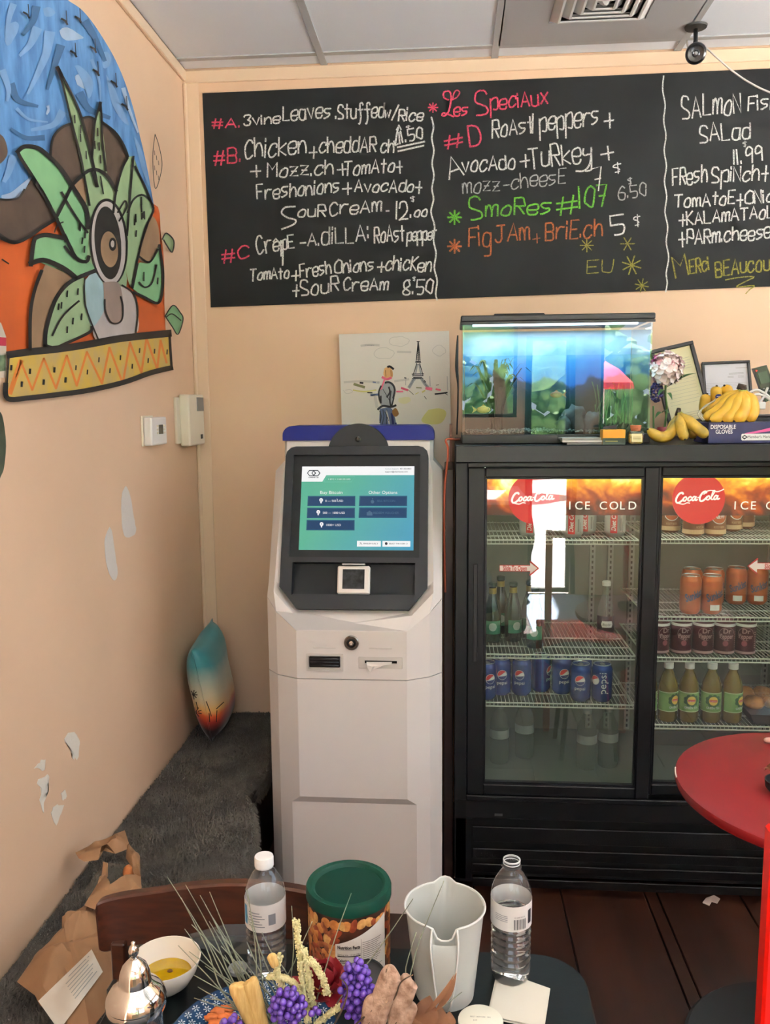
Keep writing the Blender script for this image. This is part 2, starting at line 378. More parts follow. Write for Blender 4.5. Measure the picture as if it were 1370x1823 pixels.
# air vent in its metal panel
VM = mat('vent_metal', '#A9A9AA', .5); VW = mat('vent_white', '#DEDEDC', .5)
vt = thing('ceiling_vent', 'square stepped white air vent in a grey ceiling panel', 'vent', (.466, 2.73, ZC))
VH = .152
b = BM(); cx, cy = .466, 2.735
for lo, hi in [((.163, 2.45), (cx-VH, 3.044)), ((cx+VH, 2.45), (.778, 3.044)), ((cx-VH, 2.45), (cx+VH, cy-VH)), ((cx-VH, cy+VH), (cx+VH, 3.044))]:
    box(b, (lo[0], lo[1], ZC-.001), (hi[0], hi[1], ZC+.01))
obj('panel', b, VM, vt)
obj('duct_back', boxm((cx-VH, cy-VH, ZC+.009), (cx+VH, cy+VH, ZC+.015)), mat('vent_dark', '#1c1c1c', .9), vt)
for k in range(5):
    h = VH - k*.031; b = BM(); z0 = ZC + .006 - k*.0; r0 = [(cx-h, cy-h), (cx+h, cy-h), (cx+h, cy+h), (cx-h, cy+h)]; hh = h-.025
    r1 = [(cx-hh, cy-hh), (cx+hh, cy-hh), (cx+hh, cy+hh), (cx-hh, cy+hh)]
    o_ = [Vector((x, y, ZC+.006)) for x, y in r0]; i_ = [Vector((x, y, ZC-.014-.002*k)) for x, y in r1]
    h2 = hh-.007; i2 = [Vector((cx+sx*h2, cy+sy*h2, ZC-.014-.002*k)) for sx, sy in ((-1, -1), (1, -1), (1, 1), (-1, 1))]
    i3 = [v + Vector((0, 0, .004)) for v in i2]; o2 = [v+Vector((0, 0, .003)) for v in o_]
    loft(b, [o2, o_, i_, i2, i3], True, False)
    obj('louvre_ring', b, VW, vt)
# plaster patches and scrapes on the left wall
PL = mat('plaster', '#D8D2CC', .85, bump=.3, bs=90); SP = mat('scraped_plaster', '#E2DCD0', .85, bump=.4, bs=120)
def W3(off=0, ox=0, oy=0, s=1): return lambda x, y: onX(ox + x/s, oy + y/s, XL + off)
f5 = W3(.0012, 0, 650, 2.978)
def wallpoly(pts, fn, th=.001, k=4, jit=0, seed=1):
    rnd = random.Random(seed); p2 = [v for v in smooth([Vector((x, y)) for x, y in pts+[pts[0]]], k)[:-1]]
    if jit: p2 = [v + Vector((rnd.uniform(-jit, jit), rnd.uniform(-jit, jit))) for v in p2]
    return poly(BM(), [fn(v.x, v.y) for v in p2], (-th, 0, 0))
obj('plaster_patch', wallpoly([(668, 640), (690, 690), (708, 800), (722, 880), (700, 908), (668, 912), (650, 870), (645, 760), (648, 680)], f5, jit=1.5), PL, wl)
obj('plaster_patch', wallpoly([(580, 857), (595, 890), (610, 1000), (624, 1090), (618, 1130), (600, 1138), (578, 1100), (560, 1020), (557, 920)], f5, jit=1.5, seed=2), PL, wl)
f6 = W3(.0012, 0, 1080, 3.797)
for i, pts in enumerate([[(450, 860), (500, 850), (522, 880), (536, 920), (522, 1040), (512, 1000), (500, 1040), (488, 1000), (470, 940), (440, 910)],
                         [(236, 1090), (270, 1050), (305, 1040), (298, 1110), (270, 1095)], [(245, 1190), (320, 1135), (330, 1180), (300, 1250), (335, 1240), (300, 1290), (292, 1390), (270, 1300), (285, 1230)],
                         [(415, 1260), (448, 1240), (440, 1300), (420, 1300)], [(350, 1400), (375, 1340), (405, 1350), (432, 1345), (400, 1420), (385, 1480), (355, 1440)]]):
    obj('scrape_mark', wallpoly(pts, f6, jit=7, seed=i, k=3), SP, wl)
# ---------------------------------------------------------------- the painted mural on the left wall
SKYM = mat('mural_blue', '#3C6B9E', .55, col2='#5E8FC2', vs_=5, stretch=(1, 5, 1.6))
nt = SKYM.node_tree
mur = thing('wall_mural', 'painted mural of a blue sky, green leaves and an eye above a yellow zigzag band', 'mural', onX(160, 380, XL))
LY = [0]
def mp(name, pts, m, k=4, r2=False, jit=0):
    LY[0] += 1; off = .0004 + LY[0]*.00022
    fn = W3(off, 0, 380 if r2 else 0, 3.914)
    return obj(name, wallpoly(pts, fn, .0001, k, jit, LY[0]), m, mur)
C_ = lambda n, h, **k: mat('mural_'+n, h, .6, **k)
orange = C_('orange', '#B4521F', var=.12, vs_=6); brown = C_('brown', '#453930', col2='#57473B', vs_=9); tan_ = C_('tan', '#8C7257', var=.12, vs_=9)
g1 = C_('green', '#7CAF80', var=.1, vs_=8); g2 = C_('green_pale', '#93AE84', var=.1, vs_=8); blk = C_('black', '#1B1A18'); wht = C_('white', '#B9B2AE', var=.08, vs_=10)
pb = C_('pale_blue', '#9DBBBF', var=.08, vs_=12); gry = C_('grey', '#8F7F76', var=.1, vs_=9); yel = C_('yellow', '#C8A840', col2='#B5A06A', vs_=14); org2 = C_('orange_line', '#D07A30')
ss = LY[0] = 0
mp('orange_ground', [(-260, -200), (500, -120), (1050, -80), (1110, 100), (1140, 300), (1145, 600), (1142, 800), (1140, 845), (600, 900), (60, 970), (-260, 990)], orange, r2=True)
mp('blue_sky', [(-260, -160), (200, -160), (400, -60), (470, 0), (560, 60), (640, 150), (720, 270), (790, 390), (850, 520), (900, 660), (940, 800), (975, 950), (1010, 1100), (1040, 1250), (1058, 1380), (1060, 1440), (900, 1440), (600, 1400), (300, 1400), (-260, 1420)], SKYM)
CL = C_('cloud', '#9DB4CE', var=.1, vs_=12); CL2 = C_('cloud_dim', '#6E93BC', var=.12, vs_=12)
for pts, m in [([(300, 60), (350, 50), (385, 90), (350, 115), (310, 110)], CL2), ([(415, 215), (450, 190), (510, 210), (580, 260), (560, 270), (480, 285), (430, 260)], CL), ([(30, 180), (110, 150), (130, 200), (80, 300), (40, 310)], CL2),
                ([(520, 530), (560, 520), (600, 600), (590, 620), (540, 590)], CL), ([(520, 460), (560, 460), (630, 530), (650, 600), (620, 690), (590, 600)], CL2),
               ([(705, 380), (740, 360), (775, 400), (760, 460), (720, 470)], CL2), ([(740, 520), (800, 620), (860, 780), (900, 870), (850, 840), (780, 720)], CL2), ([(320, 790), (340, 730), (345, 770), (330, 800)], CL), 
               ([(12, 1360), (100, 1330), (190, 1250), (220, 1240), (180, 1320), (130, 1380), (20, 1385)], CL), ([(930, 950), (975, 1010), (1020, 1180), (1040, 1300), (990, 1180)], CL2)]:
    mp('cloud_stroke', pts, m, k=3, jit=2)
LY[0] += 1; fz = W3(.0004+LY[0]*.00022, 0, 0, 3.914); rs = random.Random(6)
DKB = C_('blue_dark', '#33597F')
for pts, w0, w1, m in [([(255, 210), (210, 310), (140, 385)], 70, 20, CL2), ([(345, 240), (320, 380), (250, 540), (195, 650)], 75, 18, CL2), ([(430, 790), (370, 870), (220, 905)], 60, 20, CL2), ([(120, 760), (200, 830), (330, 850)], 26, 10, CL2), ([(640, 420), (690, 560), (700, 700)], 26, 8, CL2), ([(90, 40), (60, 140), (50, 260)], 50, 20, CL2), ([(250, 60), (230, 150), (160, 240)], 60, 24, DKB), ([(420, 330), (380, 460), (330, 620)], 60, 20, DKB), ([(600, 160), (660, 260), (730, 420)], 60, 24, DKB), ([(80, 600), (130, 700), (260, 740)], 60, 20, DKB), ([(560, 660), (620, 760), (760, 820)], 60, 26, DKB), ([(300, 960), (180, 960), (80, 900)], 40, 20, DKB), ([(20, 500), (60, 620), (50, 700)], 50, 20, CL2), ([(90, 1100), (60, 1200), (30, 1260)], 60, 30, CL2), ([(860, 620), (900, 760), (960, 920)], 30, 12, CL), ([(330, 740), (342, 780)], 14, 5, CL)]:
    b = BM(); ribbon(b, smooth([Vector(p) for p in pts], 6), w0, fz, w1); obj('brush_stroke', b, m, mur); LY[0] += .2; fz = W3(.0004+LY[0]*.00022, 0, 0, 3.914)
LY[0] = int(LY[0]) + 1
mp('brown_shape', [(-60, 1385), (60, 1390), (140, 1370), (190, 1300), (230, 1240), (300, 1330), (380, 1480), (400, 1527), (260, 1597), (160, 1677), (60, 1677), (-60, 1620)], brown)
mp('brown_shape', [(350, 1080), (370, 960), (430, 890), (500, 850), (600, 815), (700, 840), (800, 920), (860, 1010), (900, 1090), (930, 1300), (800, 1380), (620, 1460), (500, 1300)], brown)
mp('tan_shape', [(520, 1290), (600, 1240), (625, 1420), (620, 1480)], tan_)
mp('brown_shape', [(-70, 900), (20, 950), (52, 1040), (40, 1100), (-20, 1150), (-70, 1100)], brown)
mp('green_leaf', [(400, 470), (450, 560), (530, 720), (580, 860), (640, 1100), (700, 1240), (580, 1240), (560, 1080), (500, 850), (440, 600)], g2)
mp('green_leaf', [(700, 715), (710, 850), (715, 1000), (745, 1230), (640, 1230), (650, 1000), (662, 850)], g2)
mp('green_body', [(600, 1230), (650, 1195), (740, 1220), (810, 1330), (800, 1480), (840, 1700), (880, 2000), (700, 2000), (600, 1830), (640, 1640), (620, 1430)], g2)
mp('tan_shape', [(970, 1737), (1040, 1520), (1090, 1540), (1112, 1657), (1100, 1750), (1040, 1830), (970, 1810)], tan_)
mp('green_leaf', [(130, 1060), (170, 1030), (260, 1030), (330, 1080), (420, 1170), (500, 1290), (600, 1460), (615, 1600), (600, 1807), (540, 1800), (450, 1640), (380, 1500), (240, 1250), (150, 1110)], g1)
mp('green_leaf', [(930, 1090), (890, 1100), (850, 1180), (810, 1330), (790, 1480), (850, 1640), (880, 1900), (920, 2000), (950, 1800), (990, 1640), (1070, 1460), (1020, 1330), (960, 1180)], g2)
mp('green_leaf', [(920, 520), (960, 350), (1040, 350), (1110, 230), (1135, 400), (1130, 560), (1095, 625), (1000, 580)], g1, r2=True)
mp('tan_shape', [(320, 350), (420, 370), (500, 440), (520, 470), (400, 560), (330, 800), (320, 940), (210, 950), (215, 700), (240, 540), (280, 430)], tan_, r2=True)
mp('green_leaf', [(215, 350), (240, 180), (300, 160), (460, 180), (540, 310), (610, 330), (660, 390), (560, 440), (500, 430), (400, 360), (300, 330)], g1, r2=True)
mp('green_leaf', [(315, 925), (320, 820), (360, 670), (410, 560), (480, 490), (590, 450), (590, 600), (640, 790), (600, 850), (450, 910), (380, 935)], g2, r2=True)
mp('white_shape', [(850, 510), (920, 560), (960, 680), (940, 850), (690, 890), (640, 790), (610, 700), (620, 600), (700, 500)], wht, r2=True)
mp('blue_shape', [(590, 470), (660, 410), (730, 520), (740, 640), (650, 790), (610, 700)], pb, r2=True)
def ell(cx, cy, rx, ry, rot=0, n=14): return [(cx + rx*cos(t)*cos(rot) - ry*sin(t)*sin(rot), cy + rx*cos(t)*sin(rot)+ry*sin(t)*cos(rot)) for t in [2*pi*i/n for i in range(n)]]
mp('outline_shape', ell(757, 200, 134, 305, -.06), blk, r2=True)
mp('eye_white', ell(757, 205, 118, 290, -.06), wht, r2=True)
mp('nose', [(720, 480), (820, 480), (850, 560), (858, 660), (845, 740), (800, 765), (750, 720), (728, 640)], gry, r2=True)
mp('eye_black', ell(752, 205, 92, 255, -.08), blk, r2=True)
mp('eye_iris', ell(762, 250, 60, 125, -.08), tan_, r2=True)
mp('outline_shape', ell(785, 215, 26, 46), blk, r2=True)
mp('eye_light', ell(784, 212, 12, 24), wht, r2=True)
mp('yellow_band', [(60, 985), (60, 985), (400, 955), (800, 900), (1180, 840), (1180, 840), (1195, 1080), (1195, 1080), (900, 1160), (500, 1240), (55, 1285), (55, 1285)], yel, r2=True, k=2)
LY[0] += 2
b = BM(); fz = W3(.0004+LY[0]*.00022, 0, 380, 3.914)
zz = [(70, 1250), (145, 1030), (225, 1230), (305, 1010), (390, 1220), (465, 990), (535, 1200), (605, 965), (710, 1185), (762, 935), (855, 1185), (905, 900), (985, 1110), (1020, 870), (1095, 1085), (1118, 885), (1160, 1040)]
for a, c in zip(zz, zz[1:]): ribbon(b, [a, c], 15, fz)
ribbon(b, zz[:2], 34, fz)
obj('zigzag_line', b, org2, mur)
LY[0] += 2
b = BM(); fz = W3(.0004+LY[0]*.00022, 0, 0, 3.914); f2_ = W3(.0004+LY[0]*.00022, 0, 380, 3.914)
def line(pts, w_, r2=True, sm_=True, w1=None): ribbon(b, smooth([Vector(p) for p in pts], 5) if sm_ else pts, w_, f2_ if r2 else fz, w1)
for P_, w_ in [([(400, 470), (450, 560), (530, 720), (580, 860), (640, 1100), (680, 1300)], 18), ([(400, 480), (440, 600), (500, 850), (560, 1080), (590, 1240), (625, 1430)], 14), ([(700, 715), (710, 850), (715, 1000), (740, 1190)], 15), ([(700, 715), (662, 850), (650, 1000), (640, 1110)], 14),
               ([(350, 1080), (370, 960), (430, 890), (500, 860)], 18), ([(570, 825), (620, 815), (660, 830)], 16), ([(710, 850), (800, 920), (860, 1010), (890, 1090)], 18), ([(400, 470), (425, 520)], 28), ([(700, 715), (690, 770)], 22),
               ([(120, 1060), (170, 1022), (260, 1030), (330, 1080), (420, 1170), (500, 1290), (600, 1460), (612, 1590)], 30), ([(125, 1060), (150, 1110), (240, 1250), (330, 1400), (430, 1600), (460, 1680)], 24), ([(400, 1500), (450, 1400), (500, 1300), (560, 1230), (650, 1180), (740, 1220), (810, 1330)], 24),
               ([(430, 1340), (480, 1430), (550, 1540), (610, 1620)], 16), ([(890, 1100), (850, 1180), (810, 1330), (790, 1480)], 15), ([(930, 1090), (915, 1250), (900, 1450), (885, 1640)], 15), ([(940, 1160), (1010, 1300), (1070, 1450)], 15), ([(890, 1480), (930, 1390), (1000, 1360), (1070, 1450), (1010, 1600), (960, 1800), (920, 2000)], 14),
               ([(-20, 1385), (60, 1392), (130, 1378), (170, 1320)], 14), ([(230, 1240), (300, 1340), (350, 1440)], 20), ([(12, 1660), (100, 1690), (200, 1650), (300, 1580), (400, 1520)], 24), ([(640, 1190), (670, 1300)], 14), ([(700, 1230), (720, 1350)], 10), ([(820, 1480), (870, 1400), (880, 1450), (830, 1540)], 12)]: line(P_, w_, False)
for P_, w_ in [([(215, 360), (235, 200), (260, 165), (330, 150), (460, 175)], 30), ([(210, 350), (300, 325), (400, 360), (470, 400), (530, 450)], 34), ([(450, 150), (530, 310), (600, 335), (620, 300)], 24), ([(210, 950), (212, 700), (240, 540), (290, 400)], 24), ([(450, 230), (520, 310), (600, 340)], 18),
               ([(315, 925), (320, 820), (360, 670), (410, 560), (500, 470), (660, 400)], 28), ([(310, 915), (380, 935), (460, 905), (620, 830), (640, 790)], 20), ([(365, 850), (420, 740), (480, 670), (550, 610)], 14), ([(590, 450), (595, 640), (690, 890)], 10), ([(850, 500), (930, 560), (960, 680), (945, 840)], 12),
               ([(730, 600), (735, 680), (770, 755), (820, 765), (852, 730), (855, 640), (840, 580)], 12), ([(970, 300), (1040, 340), (1100, 250)], 14), ([(1110, 220), (1135, 400), (1128, 560), (1095, 625), (1000, 580), (930, 550)], 18), ([(960, 350), (925, 520)], 12), ([(970, 250), (1040, 40)], 12), ([(970, 480), (1010, 515), (1060, 480), (1090, 360)], 12), ([(1003, 410), (1003, 470)], 8),
               ([(60, 985), (200, 965), (400, 945), (600, 915), (850, 870), (1180, 835)], 50), ([(40, 1190), (55, 1290), (200, 1285), (400, 1262), (600, 1235), (850, 1180), (1050, 1110), (1195, 1075)], 36), ([(1180, 840), (1195, 1080)], 18), ([(65, 980), (50, 1180)], 10), ([(0, 150), (60, 190), (110, 200)], 24), ([(380, 130), (400, 80), (440, 60)], 10), ([(15, 320), (60, 350)], 10)]: line(P_, w_)
for x, y in [(80, 1075), (210, 1100), (153, 1190), (305, 1175), (380, 1090), (458, 1160), (530, 1075), (610, 1105), (690, 1020), (767, 1095), (840, 1005), (922, 1065), (973, 955), (1033, 1025), (1077, 960), (1165, 965)]: line([(x, y-14), (x-2, y+14)], 16 if x < 500 else 10)
for x, y in [(560, 100), (575, 190), (590, 250), (595, 150), (555, 30+60), (410, 650), (430, 640), (470, 810), (510, 750), (570, 720), (545, 545), (470, 560), (990, 20), (945, 30), (940, 60), (1000, 10), (950, 140), (1100, 470), (1085, 380)]: line([(x, y-20), (x-3, y+20)], 11)
for x, y in [(520, 830), (560, 900), (560, 960), (600, 1080), (680, 920), (660, 1010), (690, 1020), (700, 1110), (945, 1520), (985, 1400), (1005, 1500), (985, 1450)]: line([(x, y-26), (x+2, y+26)], 10, False)
for x, y in [(190, 100), (455, 145), (550, 130), (518, 370), (655, 340), (675, 500), (800, 580), (875, 740)]: line([(x-26, y-15), (x, y), (x+14, y+25)], 14, False, False); line([(x+12, y+20), (x+6, y-70)], 6, False, False)
# loose leaves drawn beside the mural
line([(1080, 935), (1065, 1060), (1068, 1220), (1085, 1315), (1120, 1210), (1127, 1120), (1105, 1010), (1080, 935)], 5, False)
for k in range(6): line([(1075+(k % 3)*14, 1050+k*35), (1078+(k % 3)*14, 1080+k*35)], 4, False)
line([(1130, 180), (1158, 138), (1210, 190), (1198, 270), (1160, 220), (1140, 185)], 10); line([(1150, 715), (1205, 640), (1255, 690), (1275, 740), (1240, 842), (1200, 790), (1150, 715)], 8); line([(1160, 720), (1200, 700), (1260, 745)], 8)
obj('black_outline', b, blk, mur)
LY[0] = 3
mp('loose_leaf', [(1132, 180), (1158, 140), (1208, 190), (1196, 265), (1160, 220)], g2, r2=True)
mp('loose_leaf', [(1152, 712), (1205, 642), (1255, 690), (1272, 740), (1240, 838), (1200, 790)], g1, r2=True)
mp('loose_leaf', [(-40, 1350-1487+1120), (15, 1360-1487+1120+60), (35, 1200), (30, 1450), (10, 1560), (-40, 1600)], C_('dark_green', '#3B4433'), r2=True) if False else None
o = obj('loose_leaf', wallpoly([(-10, 240), (10, 262), (24, 330), (32, 430), (22, 540), (8, 580), (-10, 585)], W3(.0012, 0, 650, 2.978), .0002), C_('dark_green', '#3B4433', var=.2, vs_=20), mur)
ps = obj('wall_poster', poly(BM(), [onX(x, y, XL+.003) for x, y in ((-25, 560), (2, 575), (11, 600), (12, 672), (-25, 675))], (-.002, 0, 0)), mat('poster_paper', '#C9C0B0', .6))
tag(ps, 'edge of a small cream and red poster beside the yellow band of the mural', 'poster')
obj('red_stripe', poly(BM(), [onX(x, y, XL+.0034) for x, y in ((-25, 598), (11, 601), (11, 616), (-25, 614))], (-.0003, 0, 0)), mat('poster_red', '#9A1F3C', .6), ps)
obj('green_print', poly(BM(), [onX(x, y, XL+.0034) for x, y in ((-25, 634), (10, 632), (10, 660), (-25, 664))], (-.0003, 0, 0)), mat('poster_green', '#6E8263', .6, var=.3, vs_=60), ps)
# ---------------------------------------------------------------- devices on the left wall
PW = mat('white_plastic', '#E6E3DF', .35); PC = mat('cream_plastic', '#DCD2BC', .4); DK = mat('dark_plastic', '#26282A', .45)
th = thing('thermostat', 'small white wall thermostat with a grey display', 'thermostat', (XL, 2.64, 1.495))
obj('wall_plate', boxm((XL, 2.565, 1.448), (XL+.006, 2.665, 1.545), .002), PC, th)
obj('body', boxm((XL+.006, 2.572, 1.45), (XL+.034, 2.712, 1.54), .005, 2), PW, th)
obj('display', boxm((XL+.033, 2.635, 1.485), (XL+.0355, 2.672, 1.515)), mat('lcd', '#4A4D48', .25), th)
for y in (2.622, 2.686):
    for z in (1.489, 1.5, 1.511): obj('button', boxm((XL+.033, y-.006, z-.003), (XL+.0365, y+.006, z+.003), .001), PC, th)
ch = thing('door_chime', 'tall cream plastic door chime box in the corner right of the thermostat', 'chime', (XL, 3.0, 1.52))
obj('back_plate', boxm((XL, 2.89, 1.44), (XL+.01, 2.995, 1.605), .002), PC, ch)
obj('body', boxm((XL+.008, 2.925, 1.43), (XL+.045, 3.105, 1.615), .006, 2), mat('chime_cream', '#E0D8C6', .4), ch)
obj('grille', boxm((XL+.044, 3.015, 1.555), (XL+.0475, 3.095, 1.605), .001), mat('grille_grey', '#8E8C88', .6), ch)
obj('logo', boxm((XL+.044, 3.05, 1.452), (XL+.0462, 3.075, 1.468)), DK, ch)
# ================================================================ CHALKBOARD
BY = YB - .006
CBM = mat('chalkboard_black', '#111315', .6, col2='#1B1E1F', vs_=3.5, spec=.2)
cb = thing('chalkboard', 'long black chalkboard menu with handwritten sandwiches and prices', 'chalkboard', (.3, BY, 2.33))
bp = [onY(360, 166, BY), onY(375, 547, BY)]
k1 = onY(1366, 122, BY); k2 = onY(1366, 510, BY)
e1 = bp[0] + (k1-bp[0])*1.32; e2 = bp[1] + (k2-bp[1])*1.32
obj('board', poly(BM(), [bp[0], bp[1], e2, e1], (0, .005, 0)), CBM, cb)
def chalk(name, col):
    m = bpy.data.materials.new(name); m.use_nodes = True; nt = m.node_tree; N = nt.nodes; L = nt.links; b = N['Principled BSDF']
    b.inputs['Base Color'].default_value = lin(col); b.inputs['Roughness'].default_value = .9
    t = N.new('ShaderNodeBsdfTransparent'); mx = N.new('ShaderNodeMixShader'); n = N.new('ShaderNodeTexNoise'); n.inputs['Scale'].default_value = 420; n.inputs['Detail'].default_value = 3
    tc = N.new('ShaderNodeTexCoord'); L.new(tc.outputs['Object'], n.inputs[0]); mr = N.new('ShaderNodeMapRange'); mr.inputs[1].default_value = .36; mr.inputs[2].default_value = .5; mr.inputs[3].default_value = .25
    L.new(n.outputs['Fac'], mr.inputs[0]); L.new(mr.outputs[0], mx.inputs[0]); L.new(t.outputs[0], mx.inputs[1]); L.new(b.outputs[0], mx.inputs[2]); L.new(mx.outputs[0], N['Material Output'].inputs[0])
    return m
CW = chalk('chalk_white', '#E2E4E0'); CR = chalk('chalk_red', '#C83F5C'); CG = chalk('chalk_green', '#5FA832'); CO = chalk('chalk_orange', '#A55C30'); CY = chalk('chalk_yellow', '#918D3A'); CD = chalk('chalk_dim', '#B0B2AF')
fa = lambda x, y: onY(350 + x/3.1136, 130 + y/3.1136, BY-.0006)
fb = lambda x, y: onY(750 + x/2.2097, 110 + y/2.2097, BY-.0006)
ST = {}
def wr(m, s, x0, y0, x1, y1, h, f='a', wd=None, **k):
    b = ST.setdefault(m.name, BM()); fn = fa if f == 'a' else fb
    scribble(b, s, x0, y0, x1, y1, h, wd or (9 if f == 'a' else 6.5), fn, rs=int(x0), **k)
def st(m, pts, f='a', wd=None, smo=True): ribbon(ST.setdefault(m.name, BM()), smooth([Vector(p) for p in pts], 4) if smo else pts, wd or (9.5 if f == 'a' else 7), fa if f == 'a' else fb)
wr(CR, '#A.', 85, 302, 240, 300, 52); wr(CW, '3vine', 262, 292, 460, 278, 52); wr(CW, 'Leaves', 478, 266, 740, 244, 80); wr(CW, '.Stuffed', 770, 252, 1035, 240, 76); wr(CW, 'w/', 1042, 248, 1112, 246, 66); wr(CW, 'Rice', 1118, 262, 1250, 264, 66)
wr(CW, '11.50', 1125, 392, 1255, 362, 62); wr(CW, '$', 1160, 312, 1182, 310, 26, wd=5)
st(CW, [(1120, 290), (1108, 340), (1100, 400)]); st(CW, [(1108, 315), (1120, 288), (1132, 312)], smo=False); st(CW, [(1092, 378), (1100, 402), (1116, 392)], smo=False)
st(CW, [(1112, 412), (1262, 380)], smo=False); st(CW, [(1115, 434), (1258, 402)], smo=False)
wr(CR, '#B.', 94, 500, 245, 490, 78); wr(CW, 'Chicken', 268, 470, 605, 446, 98); wr(CW, '+', 622, 462, 665, 460, 62); wr(CW, 'cheddAR', 680, 446, 992, 432, 84); wr(CW, 'ch', 1020, 440, 1090, 440, 70)
wr(CW, '+', 298, 570, 355, 566, 66); wr(CW, 'Mozz.ch', 392, 576, 755, 560, 74); wr(CW, '+', 780, 560, 828, 556, 60); wr(CW, 'TomAto+', 815, 565, 1140, 545, 72)
wr(CW, 'Freshonions', 335, 702, 790, 660, 76); wr(CW, '+', 808, 665, 858, 662, 60); wr(CW, 'AvocAdo+', 875, 656, 1245, 660, 64)
st(CW, [(545, 740), (490, 745), (470, 775), (500, 800), (548, 815), (535, 840), (470, 866)]); wr(CW, 'ouR', 560, 798, 712, 792, 60); wr(CW, 'CreAm', 738, 788, 1022, 768, 70); wr(CW, '-', 1045, 780, 1065, 778, 50); wr(CW, '12.', 1105, 808, 1190, 800, 96); wr(CW, 'oo', 1205, 795, 1275, 795, 56); wr(CW, '$', 1184, 712, 1208, 710, 34, wd=5)
wr(CW, 'Cr', 338, 1008, 420, 985, 100); wr(CW, 'epE', 425, 985, 540, 970, 72); st(CW, [(478, 930), (476, 1065)]); st(CW, [(425, 935), (438, 918), (452, 935)], smo=False); wr(CW, '-A.', 565, 965, 680, 955, 70); wr(CW, 'diLLA:', 692, 950, 955, 932, 92)
wr(CW, 'RoAst', 985, 942, 1150, 928, 84); wr(CW, 'pepper', 1165, 930, 1330, 918, 64)
wr(CR, '#C', 140, 1040, 290, 1024, 70)
wr(CW, 'TomAto', 295, 1152, 512, 1136, 62); wr(CW, '+', 525, 1142, 565, 1140, 60); wr(CW, 'Fresh', 574, 1134, 745, 1110, 70); wr(CW, 'Onions', 765, 1108, 980, 1092, 70); wr(CW, '+', 1000, 1098, 1038, 1096, 54); wr(CW, 'chicKen', 1046, 1092, 1296, 1100, 76)
wr(CW, '+', 530, 1232, 565, 1230, 60); wr(CW, 'SouR', 580, 1232, 785, 1206, 76); wr(CW, 'CreAm', 815, 1206, 1058, 1202, 70); wr(CW, '8.50', 1142, 1230, 1308, 1224, 78); wr(CW, '$', 1196, 1150, 1212, 1150, 28, wd=5)
wv = [(1300, 245), (1312, 300), (1302, 360), (1314, 430), (1304, 500), (1314, 570), (1303, 640), (1312, 700), (1298, 770), (1318, 850), (1312, 930), (1326, 1000), (1316, 1080), (1332, 1150), (1324, 1220), (1332, 1258)]
st(CW, wv, wd=9)
def star(m, x, y, r, f='b', n=4, wd=None, a0=0):
    for k in range(n):
        a = pi*k/n + a0; st(m, [(x-r*cos(a), y-r*sin(a)), (x+r*cos(a), y+r*sin(a))], f, wd, False)
star(CR, 45, 180, 19, wd=5); 
st(CR, [(106, 150), (88, 140), (88, 120), (108, 116), (116, 132), (114, 165), (106, 196), (92, 212), (80, 210), (86, 202), (104, 206), (126, 216)], 'b', 6.5); st(CR, [(114, 150), (136, 142), (150, 122), (140, 112), (128, 122), (122, 150)], 'b', 5); wr(CR, 'es', 128, 212, 180, 208, 46, 'b')
wr(CR, 'S', 216, 212, 262, 204, 96, 'b'); wr(CR, 'peciAux', 272, 190, 496, 164, 60, 'b')
wr(CR, '#', 92, 340, 162, 326, 52, 'b', wd=7); wr(CR, 'D', 190, 330, 236, 320, 76, 'b', wd=7)
wr(CW, 'RoAst', 278, 298, 440, 280, 66, 'b'); st(CW, [(438, 205), (436, 280)], 'b'); wr(CW, 'peppers', 465, 275, 695, 246, 76, 'b'); wr(CW, '+', 718, 256, 756, 250, 56, 'b')
wr(CW, 'A', 108, 460, 165, 440, 82, 'b'); wr(CW, 'vocAdo', 158, 436, 368, 416, 58, 'b'); wr(CW, '+', 388, 410, 425, 404, 50, 'b'); wr(CW, 'TuRkey', 425, 420, 668, 388, 82, 'b'); st(CW, [(668, 345), (662, 400), (640, 428), (608, 430)], 'b'); wr(CW, '+', 706, 382, 756, 372, 52, 'b')
wr(CD, 'mozz-cheesE', 163, 518, 566, 478, 58, 'b', wd=5); wr(CW, '7', 680, 510, 718, 500, 88, 'b', wd=5); wr(CW, '$', 755, 434, 785, 428, 44, 'b', wd=4.5)
wr(CD, '6.50', 776, 542, 886, 526, 50, 'b', wd=5); wr(CD, '$', 812, 480, 828, 478, 28, 'b', wd=4)
star(CG, 130, 612, 27, n=4); wr(CG, 'S', 195, 620, 240, 612, 82, 'b', wd=7); wr(CG, 'moRes', 252, 608, 508, 596, 60, 'b', wd=7); wr(CG, '#', 532, 592, 612, 580, 66, 'b', wd=7); wr(CG, '107', 622, 580, 732, 568, 80, 'b', wd=7)
star(CO, 130, 726, 27, n=4); wr(CO, 'Fig', 186, 728, 272, 720, 74, 'b'); wr(CO, 'JAm', 290, 712, 425, 702, 66, 'b'); wr(CO, '+', 438, 708, 466, 704, 40, 'b', wd=4); wr(CO, 'BriE.ch', 488, 702, 710, 686, 68, 'b')
wr(CW, '5', 748, 680, 800, 672, 72, 'b', wd=7); wr(CW, '$', 835, 646, 860, 642, 46, 'b', wd=4.5)
wr(CY, 'EU', 650, 830, 755, 824, 48, 'b', wd=4.5); star(CY, 650, 722, 26, wd=4, n=4); star(CY, 810, 716, 28, wd=4.5, n=3); star(CY, 826, 800, 38, wd=5, n=4, a0=.3); star(CY, 866, 880, 27, wd=4, n=4, a0=.2)
wv2 = [(952, 55), (948, 110), (958, 170), (952, 230), (961, 290), (954, 350), (963, 410), (955, 470), (964, 530), (957, 590), (968, 650), (962, 710), (972, 770), (962, 830), (966, 870), (960, 905)]
st(CW, wv2, 'b', 5.5)
